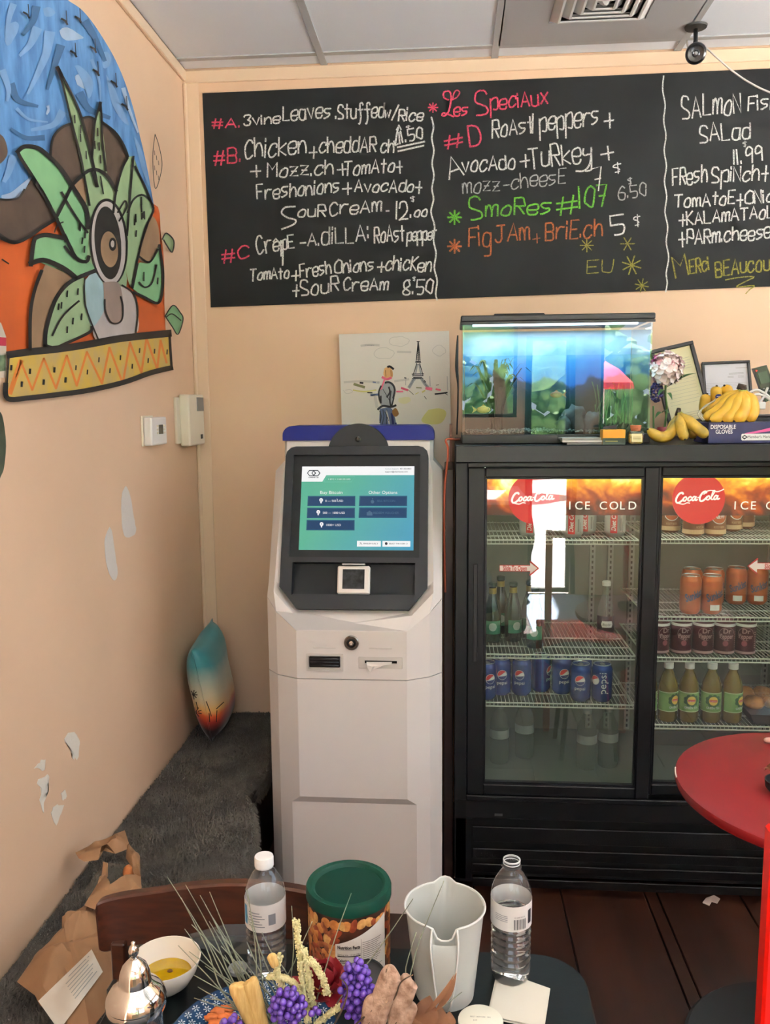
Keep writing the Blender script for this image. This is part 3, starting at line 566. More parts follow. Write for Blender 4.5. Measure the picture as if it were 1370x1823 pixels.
wr(CW, 'SALmoN', 1026, 222, 1256, 198, 80, 'b'); wr(CW, 'Fish', 1284, 192, 1400, 182, 58, 'b'); wr(CW, 'SALad', 1095, 318, 1292, 298, 66, 'b'); wr(CW, '11.99', 1228, 402, 1340, 390, 60, 'b'); wr(CD, '$', 1264, 332, 1278, 330, 22, 'b', wd=4)
wr(CW, 'FResh', 988, 488, 1122, 472, 66, 'b'); wr(CW, 'SpiNch+', 1142, 474, 1362, 462, 58, 'b'); wr(CW, 'TomAtoE+ONioNs', 994, 574, 1448, 546, 50, 'b'); wr(CW, '+KALAmATAoLives', 1012, 642, 1490, 604, 50, 'b'); wr(CW, '+PARm.cheese', 1012, 720, 1372, 694, 56, 'b')
wr(CY, 'M', 1000, 855, 1050, 840, 80, 'b'); wr(CY, 'ERci', 1056, 832, 1132, 820, 52, 'b'); wr(CY, 'BEAucoup', 1158, 846, 1400, 812, 60, 'b')
st(CY, [(1195, 858), (1250, 848), (1308, 846), (1270, 866), (1238, 886), (1308, 880), (1290, 896), (1275, 912)], 'b', 4.5)
for nm, b in ST.items(): obj('chalk_writing', b, bpy.data.materials[nm], cb, label={'chalk_white': 'white chalk lettering', 'chalk_red': 'red chalk lettering', 'chalk_green': 'green chalk lettering', 'chalk_orange': 'orange chalk lettering', 'chalk_yellow': 'yellow chalk lettering', 'chalk_dim': 'faint grey chalk lettering'}[nm])
# ================================================================ CANVAS PICTURE (ink sketch of a woman and a tower)
PY = 3.112
cvs = thing('canvas_picture', 'square-edged white canvas with an ink sketch of a woman before an iron tower', 'picture', (-.2, 3.13, 1.33))
pc = [onY(603, 595, PY), onY(799, 589, PY), onY(804, 836, PY), onY(611, 842, PY)]
obj('canvas', poly(BM(), pc, (0, .034, 0)), mat('canvas_white', '#DEDAD2', .8, bump=.1, bs=300), cvs)
def pf(off): return lambda x, y: onY(590 + x/5.6958, 540 + y/5.6958, PY-off)
INK = {k: mat('ink_'+k, c, .8) for k, c in dict(black='#24262B', grey='#9B9FA3', blue='#5E6C8C', pink='#D0607A', yellow='#C9C37A', blond='#CFA36E', brown='#8A6232', pale='#C6C4BE', navy='#27316A', green='#7F8560').items()}
PI_ = {}
def ps_(c, pts, w_, off=.0006): ribbon(PI_.setdefault(c, BM()), smooth([Vector(p) for p in pts], 4), w_, pf(off))
def pp_(c, pts, off=.0004, k=3): 
    b = PI_.setdefault(c, BM()); q = smooth([Vector(p) for p in pts+[pts[0]]], k)[:-1]; vv = [b.verts.new(pf(off)(v.x, v.y)) for v in q]; f = b.faces.new(vv); bmesh.ops.triangulate(b, faces=[f])
rnd = random.Random(3)
# tower
for a in ([(876, 390), (868, 480), (858, 580)], [(878, 390), (888, 480), (896, 580)], [(878, 392), (877, 590)]): ps_('black', a, 9)
for k in range(9): ps_('black', [(874-k*1.9, 410+k*19), (880+k*1.9, 424+k*19)], 4)
for a in ([(862, 610), (845, 670), (826, 725)], [(893, 610), (910, 670), (924, 725)], [(850, 600), (905, 600)], [(852, 590), (902, 590)], [(862, 620), (895, 625)]): ps_('black', a, 8)
for a in ([(868, 625), (850, 720)], [(888, 625), (905, 720)]): ps_('grey', a, 14)
for a in ([(815, 718), (932, 715)], [(820, 735), (928, 733)], [(830, 752), (915, 750)], [(818, 762), (925, 762)]): ps_('black', a, 10)
for a in ([(830, 770), (810, 810), (785, 850)], [(915, 770), (940, 810), (970, 845)]): ps_('grey', a, 30); ps_('black', a, 4)
ps_('grey', [(800, 850), (825, 800), (850, 772)], 8); ps_('black', [(865, 388), (890, 388)], 9); ps_('black', [(938, 790), (946, 800)], 22)
# woman
pp_('blond', [(535, 660), (570, 645), (610, 670), (622, 730), (600, 765), (550, 770), (525, 720)]); ps_('brown', [(545, 680), (550, 740)], 7, .0009); ps_('brown', [(600, 680), (604, 740)], 7, .0009); ps_('black', [(570, 645), (590, 640), (625, 665)], 22, .0009)
ps_('pink', [(515, 750), (560, 770), (600, 755)], 24, .0011); ps_('pink', [(540, 760), (520, 820), (500, 870)], 16)
pp_('grey', [(500, 830), (560, 800), (625, 820), (640, 900), (610, 1040), (500, 1030), (480, 920)], .0005)
for a, w_ in [([(545, 805), (580, 800), (620, 825), (640, 880), (625, 960)], 20), ([(500, 840), (478, 900), (485, 970), (500, 1010)], 16), ([(580, 850), (590, 900), (560, 950)], 16), ([(520, 870), (590, 990)], 6), ([(600, 890), (590, 980), (600, 1040)], 16), ([(470, 1075), (520, 1040), (600, 1050), (650, 1035)], 22), ([(490, 1090), (500, 1150), (490, 1210)], 12), ([(500, 940), (500, 1000)], 12), ([(630, 960), (610, 1040)], 14)]: ps_('black', a, w_, .0008)
pp_('blue', [(490, 1070), (600, 1060), (640, 1150), (640, 1236), (495, 1236)], .0005)
for a in ([(520, 1080), (530, 1150), (510, 1230)], [(560, 1080), (555, 1230)], [(540, 1100), (580, 1190)]): ps_('black', a, 7, .0009)
ps_('pale', [(555, 1090), (570, 1150), (585, 1230)], 14, .0009); ps_('navy', [(610, 1120), (625, 1230)], 22, .0009); ps_('navy', [(650, 1215), (652, 1236)], 18, .0009)
pp_('brown', [(612, 1090), (650, 1060), (682, 1120), (650, 1150), (620, 1130)], .001)
# clouds, skyline, washes
for cx_, cy_, rx_, ry_ in [(685, 385, 100, 50), (530, 510, 100, 55), (1090, 480, 65, 50)]:
    pts = [(cx_ + rx_*cos(t)*(1+rnd.uniform(-.08, .08)), cy_ + ry_*sin(t)*(1+rnd.uniform(-.12, .12))) for t in [2*pi*i/14 for i in range(15)]]; ps_('pale', pts, 6)
for a in ([(300, 430), (380, 422), (480, 425)], [(670, 492), (800, 495)], [(130, 800), (300, 790), (480, 800)], [(640, 790), (780, 770)]): ps_('pale', a, 22)
ps_('grey', [(340, 424), (430, 426)], 12); ps_('blue', [(420, 800), (480, 805)], 16); ps_('blue', [(400, 930), (470, 925)], 22); ps_('black', [(290, 805), (315, 808)], 20); ps_('green', [(230, 820), (330, 850)], 26); ps_('yellow', [(220, 880), (330, 895), (450, 880)], 14)
ps_('black', [(365, 905), (410, 908)], 12); ps_('pale', [(120, 880), (150, 915), (210, 900), (190, 875), (140, 880)], 6); ps_('pale', [(440, 940), (460, 1050)], 30); ps_('pink', [(660, 895), (720, 895)], 16); ps_('pink', [(710, 860), (770, 880)], 22); ps_('pink', [(960, 860), (1010, 870)], 30); ps_('pink', [(1060, 870), (1100, 880)], 18)
ps_('black', [(1050, 920), (1100, 915), (1170, 905)], 16); ps_('black', [(1140, 905), (1175, 930)], 6); ps_('black', [(1060, 830), (1085, 826)], 6); ps_('black', [(740, 755), (755, 760)], 12); ps_('grey', [(752, 760), (750, 830)], 5); ps_('grey', [(995, 740), (998, 840)], 7); ps_('grey', [(1172, 740), (1175, 880)], 6); ps_('black', [(780, 880), (830, 925)], 5); ps_('black', [(940, 945), (960, 970)], 6); ps_('yellow', [(850, 920), (880, 905)], 8); ps_('yellow', [(920, 900), (945, 885)], 16); ps_('green', [(860, 855), (910, 858)], 10)
YW = mat('wash_yellow', '#CFCB86', .8); YW2 = mat('wash_yellow_pale', '#DAD7B0', .8)
b = BM(); q = smooth([Vector(p) for p in [(980, 1080), (1090, 1065), (1160, 1100), (1140, 1180), (1080, 1225), (960, 1220), (910, 1180), (980, 1080)]], 4)[:-1]; obj('yellow_wash', poly(b, [pf(.0003)(v.x, v.y) for v in q]), YW, cvs)
b = BM(); q = smooth([Vector(p) for p in [(680, 960), (780, 950), (800, 990), (740, 1020), (680, 1000), (680, 960)]], 4)[:-1]; obj('yellow_wash', poly(b, [pf(.0003)(v.x, v.y) for v in q]), YW2, cvs)
for c, b in PI_.items(): obj('ink_drawing', b, INK[c], cvs, label=c+' brushwork')
# ================================================================ CAMERA ON THE CEILING, WHITE CORD
sc_ = thing('security_camera', 'small black round camera hanging from the ceiling near the wall', 'camera', (.79, 2.965, ZC))
BK = mat('black_gloss', '#0E0F10', .3, coat=.3); BM_ = mat('black_matte', '#141517', .55)
c0 = onY(1238, 52, 2.955); cbp = onY(1238, 95, 2.93)
obj('ceiling_mount', lathem([(.0, -.001), (.036, -.001), (.034, -.007), (.012, -.01), (0, -.01)], (c0.x, 2.955, ZC), 28), BM_, sc_, sm=40)
obj('arm', tube(BM(), [(c0.x, 2.955, ZC-.008), (c0.x, 2.952, ZC-.045), (cbp.x, 2.945, cbp.z+.03)], .007, 10), BM_, sc_, sm=True)
def oriented(prof, c, d, n=28):
    b = lathem(prof, (0, 0, 0), n); q = Vector(d).to_track_quat('Z', 'Y').to_matrix().to_4x4(); bmesh.ops.transform(b, matrix=Matrix.Translation(c) @ q, verts=b.verts); return b
dirc = Vector((-.25, -1, -.35)).normalized()
obj('head', oriented([(0, -.024), (.018, -.022), (.029, -.012), (.033, 0), (.031, .01), (.025, .014), (.02, .012), (0, .012)], cbp, dirc), BK, sc_, sm=40)
obj('lens', oriented([(0, .0125), (.009, .0125), (.012, .016), (.009, .019), (.006, .017), (0, .018)], cbp, dirc), mat('lens_ring', '#4a4c50', .15, .7), sc_, sm=40)
pts = [onY(1222, 72, 2.975), onY(1226, 92, 2.972), onY(1236, 96, 2.965), onY(1252, 84, 2.96), onY(1275, 102, 2.95), onY(1300, 124, 2.95), onY(1330, 145, 2.95), onY(1366, 163, 2.95), onY(1420, 180, 2.97), onY(1500, 190, 3.0)]
tag(obj('white_cable', tube(BM(), smooth(pts, 6), .003, 8), mat('cord_white', '#D8D5CE', .5), sm=True), 'thin white cable hanging from the black ceiling camera across the chalkboard', 'cord')
# ================================================================ KIOSK
KX = -.2915
KW = mat('kiosk_white', '#D9D3CF', .42, bump=.06, bs=500)
KG = mat('kiosk_grey', '#26292D', .55, spec=.3, bump=.05, bs=400); KGD = mat('kiosk_grey_panel', '#181B1E', .55, spec=.25)
ks = thing('payment_kiosk', 'tall white and dark grey touchscreen kiosk with a blue top edge', 'kiosk', (KX, 2.55, 0))
def kring(z, f, m=(.232, 2.42), s=(.268, 2.465), yb=2.78):
    zz = z if isinstance(z, (list, tuple)) else (z,)*4        # front, mid, silhouette, back
    P = [(s[0], yb, zz[3]), (s[0], s[1], zz[2]), (m[0], m[1], zz[1]), (f[0], f[1], zz[0])]
    return [(KX-x, y, z_) for x, y, z_ in P] + [(KX+x, y, z_) for x, y, z_ in P[::-1]]
b = BM(); loft(b, [kring(.036, (.192, 2.398)), kring(.362, (.192, 2.398)), kring(.386, (.165, 2.383)), kring(.7585, (.165, 2.383))])
lower = obj('lower_door', b, KW, ks)
obj('plinth', loft(BM(), [kring(0, (.189, 2.401), (.229, 2.423), (.265, 2.468)), kring(.034, (.189, 2.401), (.229, 2.423), (.265, 2.468))]), KW, ks)
GZ = (.908, .956, .990, .990)
obj('middle_panel', loft(BM(), [kring(.761, (.165, 2.383)), kring(GZ, (.165, 2.383))]), KW, ks)
G2 = tuple(z+.002 for z in GZ)
hy = lambda z: 2.42 + .375*(z-.966) + .03
b = BM()
loft(b, [kring(G2, (.165, 2.384)), kring((.936, 1.013, 1.026, 1.026), (.165, 2.412), (.243, 2.445), (.268, 2.488)),
         kring((.968, 1.045, 1.06, 1.06), (.165, hy(.968)+.03), (.2424, 2.4595), (.268, 2.504)),
         kring((1.365,)*4, (.165, hy(1.365)+.006), (.236, hy(1.365)+.004), (.268, hy(1.365)+.04)),
         kring((1.398,)*4, (.165, hy(1.398)), (.228, hy(1.398)+.004), (.238, hy(1.398)+.03)),
         kring((1.462,)*4, (.165, hy(1.462)), (.228, hy(1.462)+.003), (.238, hy(1.462)+.015))])
obj('head_housing', b, KW, ks, sm=24)
# blue top edge
b = BM(); r = .03; pl = [(-.241, 1.462), (.241, 1.462)]
for a in range(0, 91, 15): pl.append((.241-r+r*cos(radians(a)), 1.508-r+r*sin(radians(a))))
for a in range(90, 181, 15): pl.append((-.241+r+r*cos(radians(a)), 1.508-r+r*sin(radians(a))))
poly(b, [(KX+x, 2.628, z) for x, z in pl], (0, .15, 0)); obj('blue_cap', b, mat('kiosk_blue', '#0B1A6E', .5, spec=.3), ks, label='royal blue rounded top edge')
KO = Vector((KX, 2.42, .966)); KU = Vector((1, 0, 0)); KV = Vector((0, .351, .936)); KN = Vector((0, -.936, .351))
def kp(u, v, w_=0): return KO + KU*u + KV*v + KN*w_
def kpoly(pts, w0, w1): return poly(BM(), [kp(u, v, w0) for u, v in pts], KN*(w1-w0))
def kbox(b, u0, v0, u1, v1, w0, w1, bev=0):
    return obox(b, kp((u0+u1)/2, (v0+v1)/2, (w0+w1)/2), KU*(u1-u0)/2, KV*(v1-v0)/2, KN*(w1-w0)/2, bev)
# camera dome disc
b = BM(); pts = [(KX+.003+.0985*cos(radians(a)), 1.4165+.0985*sin(radians(a))) for a in range(0, 181, 6)]
poly(b, [(x, 2.615, z) for x, z in pts], (0, .02, 0)); cdome = obj('camera_disc', b, KG, ks)
obj('camera_lens', oriented([(0, 0), (.009, 0), (.009, .004), (.005, .005), (.004, .003), (0, .003)], Vector((KX+.003, 2.615, 1.466)), (0, -1, 0)), mat('lens_black', '#0a0a0b', .2), cdome, sm=40)
# bezel: moulded frame with a screen opening and a scanner niche
S0, S1, T0, T1 = -.199, .199, .158, .484      # screen opening
N0, N1 = .041, .142                          # niche opening (half width .187)
out = [(-.170, 0), (.170, 0), (.2245, .066), (.2245, .48)] + [(.2245-.032+.032*cos(radians(a)), .48+.032*sin(radians(a))) for a in (30, 60, 90)] + [(-.2245+.032+.032*cos(radians(a)), .48+.032*sin(radians(a))) for a in (90, 120, 150)] + [(-.2245, .48), (-.2245, .066)]
b = BM()
ov = [b.verts.new(kp(u, v, 0)) for u, v in out]; ob = [b.verts.new(kp(u*1.0, v, -.034)) for u, v in out]
n = len(out)
for i in range(n): b.faces.new((ov[i], ob[i], ob[(i+1) % n], ov[(i+1) % n]))
def ringhole(u0, v0, u1, v1, dep):
    t = [b.verts.new(kp(u, v, 0)) for u, v in ((u0, v0), (u1, v0), (u1, v1), (u0, v1))]
    d = [b.verts.new(kp(u, v, -dep)) for u, v in ((u0, v0), (u1, v0), (u1, v1), (u0, v1))]
    for i in range(4): b.faces.new((t[i], t[(i+1) % 4], d[(i+1) % 4], d[i]))
    return t
hs = ringhole(S0, T0, S1, T1, .012); hn = ringhole(-.187, N0, .187, N1, .0325)
edges = []
def ed(vs_): 
    for i in range(len(vs_)):
        e = b.edges.get((vs_[i], vs_[(i+1) % len(vs_)])); edges.append(e)
ed(ov); ed(hs); ed(hn)
bmesh.ops.triangle_fill(b, use_beauty=True, use_dissolve=False, edges=edges)
bz = obj('bezel', b, KG, ks, label='dark grey moulded bezel')
obj('screen_surround', kbox(BM(), S0, T0, S1, T1, -.02, -.010), KGD, bz)
nb = BM(); 
poly(nb, [kp(-.187, N0, -.033), kp(.187, N0, -.033), kp(.187, N1, -.033), kp(-.187, N1, -.033)], KN*-.003)
obj('niche_back', nb, KGD, bz)
obj('niche_shelf', kbox(BM(), -.186, N0, .186, N0+.004, -.033, -.002), KG, bz)
# touchscreen picture
def scr(w_=-.0085):
    A, B, C2, D = (-.172, .448), (.181, .448), (.181, .182), (-.172, .182)
    return lambda x, y: kp(A[0] + (x)*(B[0]-A[0]), A[1] - y*(A[1]-D[1]), w_)       # x,y in 0..1, y down
UI = mat('screen_gradient', '#4FB3A0', .3, emit=.64)
nt = UI.node_tree; N_ = nt.nodes; L_ = nt.links; tc = N_.new('ShaderNodeTexCoord'); sp = N_.new('ShaderNodeSeparateXYZ'); L_.new(tc.outputs['Generated'], sp.inputs[0])
ma = N_.new('ShaderNodeMath'); ma.operation = 'MULTIPLY_ADD'; ma.inputs[1].default_value = -.45; L_.new(sp.outputs[2], ma.inputs[0]); L_.new(sp.outputs[0], ma.inputs[2])
cr = N_.new('ShaderNodeValToRGB'); L_.new(ma.outputs[0], cr.inputs[0]); e = cr.color_ramp.elements; e[0].position = -.4; e[0].position = 0; e[0].color = lin('#58B596'); e[1].position = 1; e[1].color = lin('#3E9CC0')
L_.new(cr.outputs[0], N_['Principled BSDF'].inputs['Emission Color']); N_['Principled BSDF'].inputs['Base Color'].default_value = (.02, .02, .02, 1); N_['Principled BSDF'].inputs['Specular IOR Level'].default_value = .1
def em(name, col, s=1.0):
    m = mat(name, col, .4, emit=s*.64); bb_ = m.node_tree.nodes['Principled BSDF']; bb_.inputs['Base Color'].default_value = (.01, .01, .01, 1); bb_.inputs['Specular IOR Level'].default_value = .1; return m
fs = scr(); sc1 = obj('touchscreen', poly(BM(), [fs(0, 0), fs(1, 0), fs(1, 1), fs(0, 1)], KN*-.002), UI, ks)
UW = em('ui_white', '#FBFBFB', 1.0); UB = em('ui_button_blue', '#16456F', .9); UD = em('ui_button_edge', '#2B86A0', .9); UK = em('ui_ink', '#27313C', .8); UG = em('ui_grey_text', '#4E7390', .9); UP = em('ui_pale_line', '#7CCDB9', 1)
# coordinates from the photograph's screen crop, 1190 x 885 inside the quad
def SX(x, y): # bilinear inverse is close enough: left edge slants from 107 to 40, right edge from 1296 to 1280
    v = (y-62)/(948-62); x0 = 107-67*v; x1 = 1296-16*v; return (x-x0)/(x1-x0), v
def sq(w_): 
    g = scr(w_); return lambda x, y: g(*SX(x, y))
def upoly(name, pts, m, w_=-.0080): return obj(name, poly(BM(), [sq(w_)(*p) for p in pts]), m, sc1)
upoly('header', [(107, 62), (1296, 62), (1294, 157), (362, 157), (318, 226), (95, 226)], UW)
b = BM(); f_ = sq(-.0074)
ribbon(b, [(332, 230), (370, 172), (668, 172), (628, 230), (332, 230)], 3, f_); obj('rate_outline', b, UP, sc1)
for x0, y0, x1, y1, k in [(152, 380, 666, 488, 0), (142, 506, 660, 616, 0), (132, 634, 654, 745, 0), (706, 378, 1218, 488, 1), (700, 502, 1214, 612, 1)]:
    sl = 6; upoly('button', [(x0+sl, y0), (x1, y0), (x1-3, y1), (x0-2, y1)], UB)
    b = BM(); ribbon(b, [(x0+sl+8, y0+7), (x1-8, y0+7), (x1-10, y1-7), (x0+8, y1-7), (x0+sl+8, y0+7)], 2.5, f_); obj('button_edge', b, UD, sc1)
for x0, x1 in ((674, 932), (948, 1248)): upoly('pale_button', [(x0+2, 852), (x1, 852), (x1-1, 912), (x0, 912)], UW)
def utext(s, x, y, size, m, w_=-.0072, name='screen_text', width=None, **k):
    b = BM(); g = sq(w_); put_text(b, s, size, lambda a, c: g(x+a, y-c), width=width, **k); return obj(name, b, m, sc1)
utext('Buy Bitcoin', 412, 358, 46, UW, width=238); utext('Other Options', 962, 358, 46, UW, width=304)
utext('0 — 500 USD', 440, 444, 32, UW, width=190); utext('500 — 1000 USD', 434, 571, 32, UW, width=238); utext('1000+ USD', 428, 699, 32, UW, width=158)
utext('SELL BITCOIN', 994, 444, 32, UG, width=192); utext('REDEEM VOUCHER', 993, 571, 32, UG, width=270)
utext('1 BTC = 11681.25 USD', 502, 207, 20, UW, width=234); utext('Contact Support:', 1060, 96, 18, UG, width=142); utext('401-353-0021', 1203, 96, 18, UK, width=118, bold=.4); utext('support@chainbytes.com', 1106, 128, 20, UK, width=240, bold=.3)
utext('CHAINBYTES', 225, 188, 20, UK, width=108, bold=.5); utext('ENGLISH (US)', 812, 887, 20, UK, width=134, bold=.4); utext('SELECT THE COIN', 1106, 887, 20, UK, width=174, bold=.4)
b = BM()
for cx_ in (205, 252):
    hx = [(cx_+43*cos(radians(a)), 134+33*sin(radians(a))*1.0) for a in range(0, 361, 60)]; ribbon(b, hx, 10, f_)
for x_ in (895, 1212): ribbon(b, [(x_-5, 872), (x_+5, 880), (x_-5, 888)], 4, f_)
ribbon(b, [(705, 872), (722, 872), (706, 890)], 4, f_); ribbon(b, [(714, 870), (730, 892)], 4, f_)
obj('logo', b, UK, sc1)
def udisc(x, y, r, m, w_=-.0070, name='icon'):
    g = sq(w_); obj(name, poly(BM(), [g(x+r*cos(t*pi/8), y+r*sin(t*pi/8)) for t in range(16)]), m, sc1)
for x, y in ((300, 424), (266, 551), (298, 679)):
    udisc(x, y, 20, UW); udisc(x-2, y+28, 8, UW); g = sq(-.0066); b = BM(); put_text(b, 'B', 26, lambda a, c: g(x+a, y+9-c)); obj('icon_mark', b, UB, sc1)
udisc(849, 442, 18, UG); udisc(851, 410, 6, UG); udisc(990, 880, 15, UK)
upoly('icon', [(786, 552), (846, 552), (846, 588), (786, 588)], UG, -.007); upoly('icon', [(798, 550), (817, 535), (834, 550)], UG, -.007)
b = BM(); ribbon(b, [(470, 412), (476, 424)], 5, sq(-.0062)); obj('pointer', b, UW, sc1)
# scanner
scn = obj('scanner_frame', kbox(BM(), -.049, .0465, .050, .133, -.032, -.006, .004), mat('scanner_white', '#E3DED9', .4), ks)
obj('scanner_glass', kbox(BM(), -.033, .062, .034, .122, -.008, -.005), mat('scanner_glass', '#060607', .35, col2='#26282A', vs_=70, spec=.2), scn)
obj('light_bar', kbox(BM(), -.034, .135, .035, .1385, -.012, .0015), mat('silver_bar', '#A6A6A2', .3, .8), ks)
# lock, bill slot, printer slot
lk = onY(470+590/3.797, 740+1535/3.797, 2.383)
LC = mat('lock_chrome', '#8F8A84', .25, 1)
lo = obj('lock', oriented([(0, 0), (.0225, 0), (.0225, .003), (.02, .006), (.014, .006), (.013, .004), (0, .004)], lk, (0, -1, 0)), LC, ks, sm=30)
obj('lock_core', oriented([(0, .0035), (.013, .0035), (.013, .0045), (.011, .006), (0, .006)], lk, (0, -1, 0)), mat('lock_dark', '#141414', .3, .5), lo, sm=30)
obj('key_hole', oriented([(0, .005), (.007, .005), (.007, .0085), (.003, .009), (0, .007)], lk, (0, -1, 0)), mat('lock_bright', '#D8D5CF', .2, 1), lo, sm=30)
def K(x, y, Y=2.383): return onY(470+x/3.797, 740+y/3.797, Y)
def frame_box(p0, p1, t, y0, y1):
    b = BM(); a, c = p0, p1
    for lo_, hi_ in [((a.x, c.z), (c.x, c.z+t)), ((a.x, a.z-t), (c.x, a.z)), ((a.x, c.z+t), (a.x+t, a.z-t)), ((c.x-t, c.z+t), (c.x, a.z-t))]: box(b, (lo_[0], y0, lo_[1]), (hi_[0], y1, hi_[1]))
    return b
a, c = K(285, 1607), K(535, 1727)
bs_ = obj('bill_slot_frame', frame_box(a, c, .006, 2.379, 2.3835), mat('kiosk_white_trim', '#C9C3BD', .4), ks)
a, c = K(307, 1620), K(515, 1697); obj('bill_slot', boxm((a.x, 2.372, c.z), (c.x, 2.3832, a.z), .002), mat('bill_black', '#0B0B0C', .25), ks)
for k in range(3): z = c.z + (a.z-c.z)*(.2+.3*k); obj('slot_bar', tube(BM(), [(a.x+.003, 2.371, z), (c.x-.003, 2.371, z)], .0022, 8), mat('bill_gloss', '#2c2c2e', .12, .3), bs_, sm=True)
a, c = K(637, 1630), K(935, 1712); pb_ = obj('printer_plate', boxm((a.x, 2.3815, c.z), (c.x, 2.3835, a.z), .0015), MATS['kiosk_white_trim'], ks)
a, c = K(680, 1654), K(897, 1674); obj('printer_slot', boxm((a.x, 2.3805, c.z), (c.x, 2.3822, a.z)), MATS['bill_black'], pb_)
b = BM(); pts = [K(692, 1660), K(865, 1658), K(862, 1675), K(760, 1676), K(735, 1690), K(718, 1735), K(700, 1728), K(697, 1680)]
poly(b, [Vector((p.x, 2.377 - .004*i % .006, p.z)) for i, p in enumerate(pts)], (0, .0008, 0)); tag(obj('receipt_paper', b, mat('receipt', '#E4E0DA', .8)), 'torn strip of white receipt paper sticking out of the kiosk printer', 'receipt')
for x0, x1, y in ((332, 485, 1569), (710, 865, 1573)): a, c = K(x0, y-4), K(x1, y+4); obj('embossed_line', boxm((a.x, 2.3815, c.z), (c.x, 2.3835, a.z), .0008), MATS['kiosk_white_trim'], ks)
# dark board in the gap, orange cable
tag(obj('wooden_board', boxm((-.019, 2.6, 0), (.012, 2.94, 1.372), .003), mat('dark_brown_board', '#2A1512', .45, var=.2, vs_=8)), 'dark reddish-brown board standing between the kiosk and the drinks cooler', 'board')
tag(obj('cardboard_strip', boxm((-.002, 2.95, .9), (.008, 3.1, 1.5)), mat('cardboard_pink', '#9A7468', .8)), 'folded pinkish cardboard behind the dark board', 'cardboard')
pts = [onY(806, 782, 2.62), onY(798, 795, 2.62), onY(793, 812, 2.62), onY(791, 836, 2.62), onY(789, 880, 2.58), onY(789, 960, 2.55), onY(790, 1060, 2.55)]
tag(obj('orange_cable', tube(BM(), smooth([(.03, 2.75, 1.458), (.02, 2.68, 1.46)] + [(-.012+.006*math.sin(i), 2.592, p.z) for i, p in enumerate(pts)], 6), .0035, 8), mat('orange_rubber', '#A34A2C', .5), sm=True), 'orange cable running down beside the drinks cooler', 'cable')
# ================================================================ DRINKS COOLER
FX0, FX1, FZ, FYF, FYB = .017, 1.235, 1.450, 2.5, 3.12
CBK = mat('cooler_black', '#08090B', .5, spec=.22, bump=.05, bs=300); CBG = mat('cooler_frame_black', '#0A0B0E', .4, spec=.3); LIN = mat('cooler_liner', '#71766A', .55)
fr = thing('drinks_cooler', 'black two-door glass drinks cooler with lit cola signs', 'cooler', ((FX0+FX1)/2, 2.8, 0))
b = BM()
box(b, (FX0, FYF+.01, .06), (FX0+.035, FYB, FZ-.001)); box(b, (FX1-.035, FYF+.01, .06), (FX1, FYB, FZ-.001)); box(b, (FX0+.035, FYB-.03, .06), (FX1-.035, FYB, FZ-.001))
box(b, (FX0+.035, FYF+.01, FZ-.05), (FX1-.035, FYB-.03, FZ-.001)); box(b, (FX0+.035, FYF+.06, .06), (FX1-.035, FYB-.03, .34))
obj('cabinet', b, CBK, fr)
b = BM(); LX0, LX1 = FX0+.036, FX1-.036
box(b, (LX0, 2.58, .34), (LX0+.02, 3.07, FZ-.051)); box(b, (LX1-.02, 2.58, .34), (LX1, 3.07, FZ-.051)); box(b, (LX0, 3.05, .34), (LX1, 3.07, FZ-.051)); box(b, (LX0+.02, 2.58, .3401), (LX1-.02, 3.05, .352)); box(b, (LX0+.02, 2.58, FZ-.06), (LX1-.02, 3.05, FZ-.051))
obj('liner', b, LIN, fr, label='pale grey-green inner lining')
# header and outer face frame
obj('header', boxm((FX0, 2.497, 1.40), (FX1, 2.51, FZ), .002), mat('cooler_header', '#101318', .4, spec=.4), fr)
b = BM(); box(b, (FX0, FYF, .33), (FX0+.036, FYF+.01, 1.399), .002); box(b, (FX1-.036, FYF, .33), (FX1, FYF+.01, 1.399), .002); box(b, (FX0+.036, FYF, 1.385), (FX1-.036, FYF+.01, 1.399), .002); box(b, (FX0+.036, FYF, .33), (FX1-.036, FYF+.01, .346), .002)
obj('face_frame', b, CBG, fr)
def door(name, x0, x1, z0, z1, y, wl_, wr_, wt, wb, hx):
    b = BM()
    for lo_, hi_ in [((x0, z0), (x0+wl_, z1)), ((x1-wr_, z0), (x1, z1)), ((x0+wl_, z1-wt), (x1-wr_, z1)), ((x0+wl_, z0), (x1-wr_, z0+wb))]: box(b, (lo_[0], y, lo_[1]), (hi_[0], y+.026, hi_[1]), .003)
    # inner stepped lip of the frame
    i = .006
    for lo_, hi_ in [((x0+wl_, z0+wb), (x0+wl_+i, z1-wt)), ((x1-wr_-i, z0+wb), (x1-wr_, z1-wt)), ((x0+wl_+i, z1-wt-i), (x1-wr_-i, z1-wt)), ((x0+wl_+i, z0+wb), (x1-wr_-i, z0+wb+i))]: box(b, (lo_[0], y+.008, lo_[1]), (hi_[0], y+.024, hi_[1]))
    d = obj(name, b, CBG, fr)
    obj('glass', boxm((x0+wl_+.002, y+.014, z0+wb), (x1-wr_-.002, y+.018, z1-wt)), CG_, d)
    obj('door_handle', boxm((hx-.007, y-.002, .78), (hx+.007, y+.003, 1.09), .002), mat('handle_recess', '#08080A', .5), d)
    return d
CG_ = thin_glass('cooler_glass', (.93, .97, .94), 1.5, 0, .03, (.5, .55, .52), 3.2)
dl = door('sliding_door', .054, .618, .347, 1.384, 2.506, .052, .042, .03, .035, .078)
dr = door('sliding_door', .590, 1.196, .347, 1.384, 2.536, .042, .05, .03, .035, 1.175)
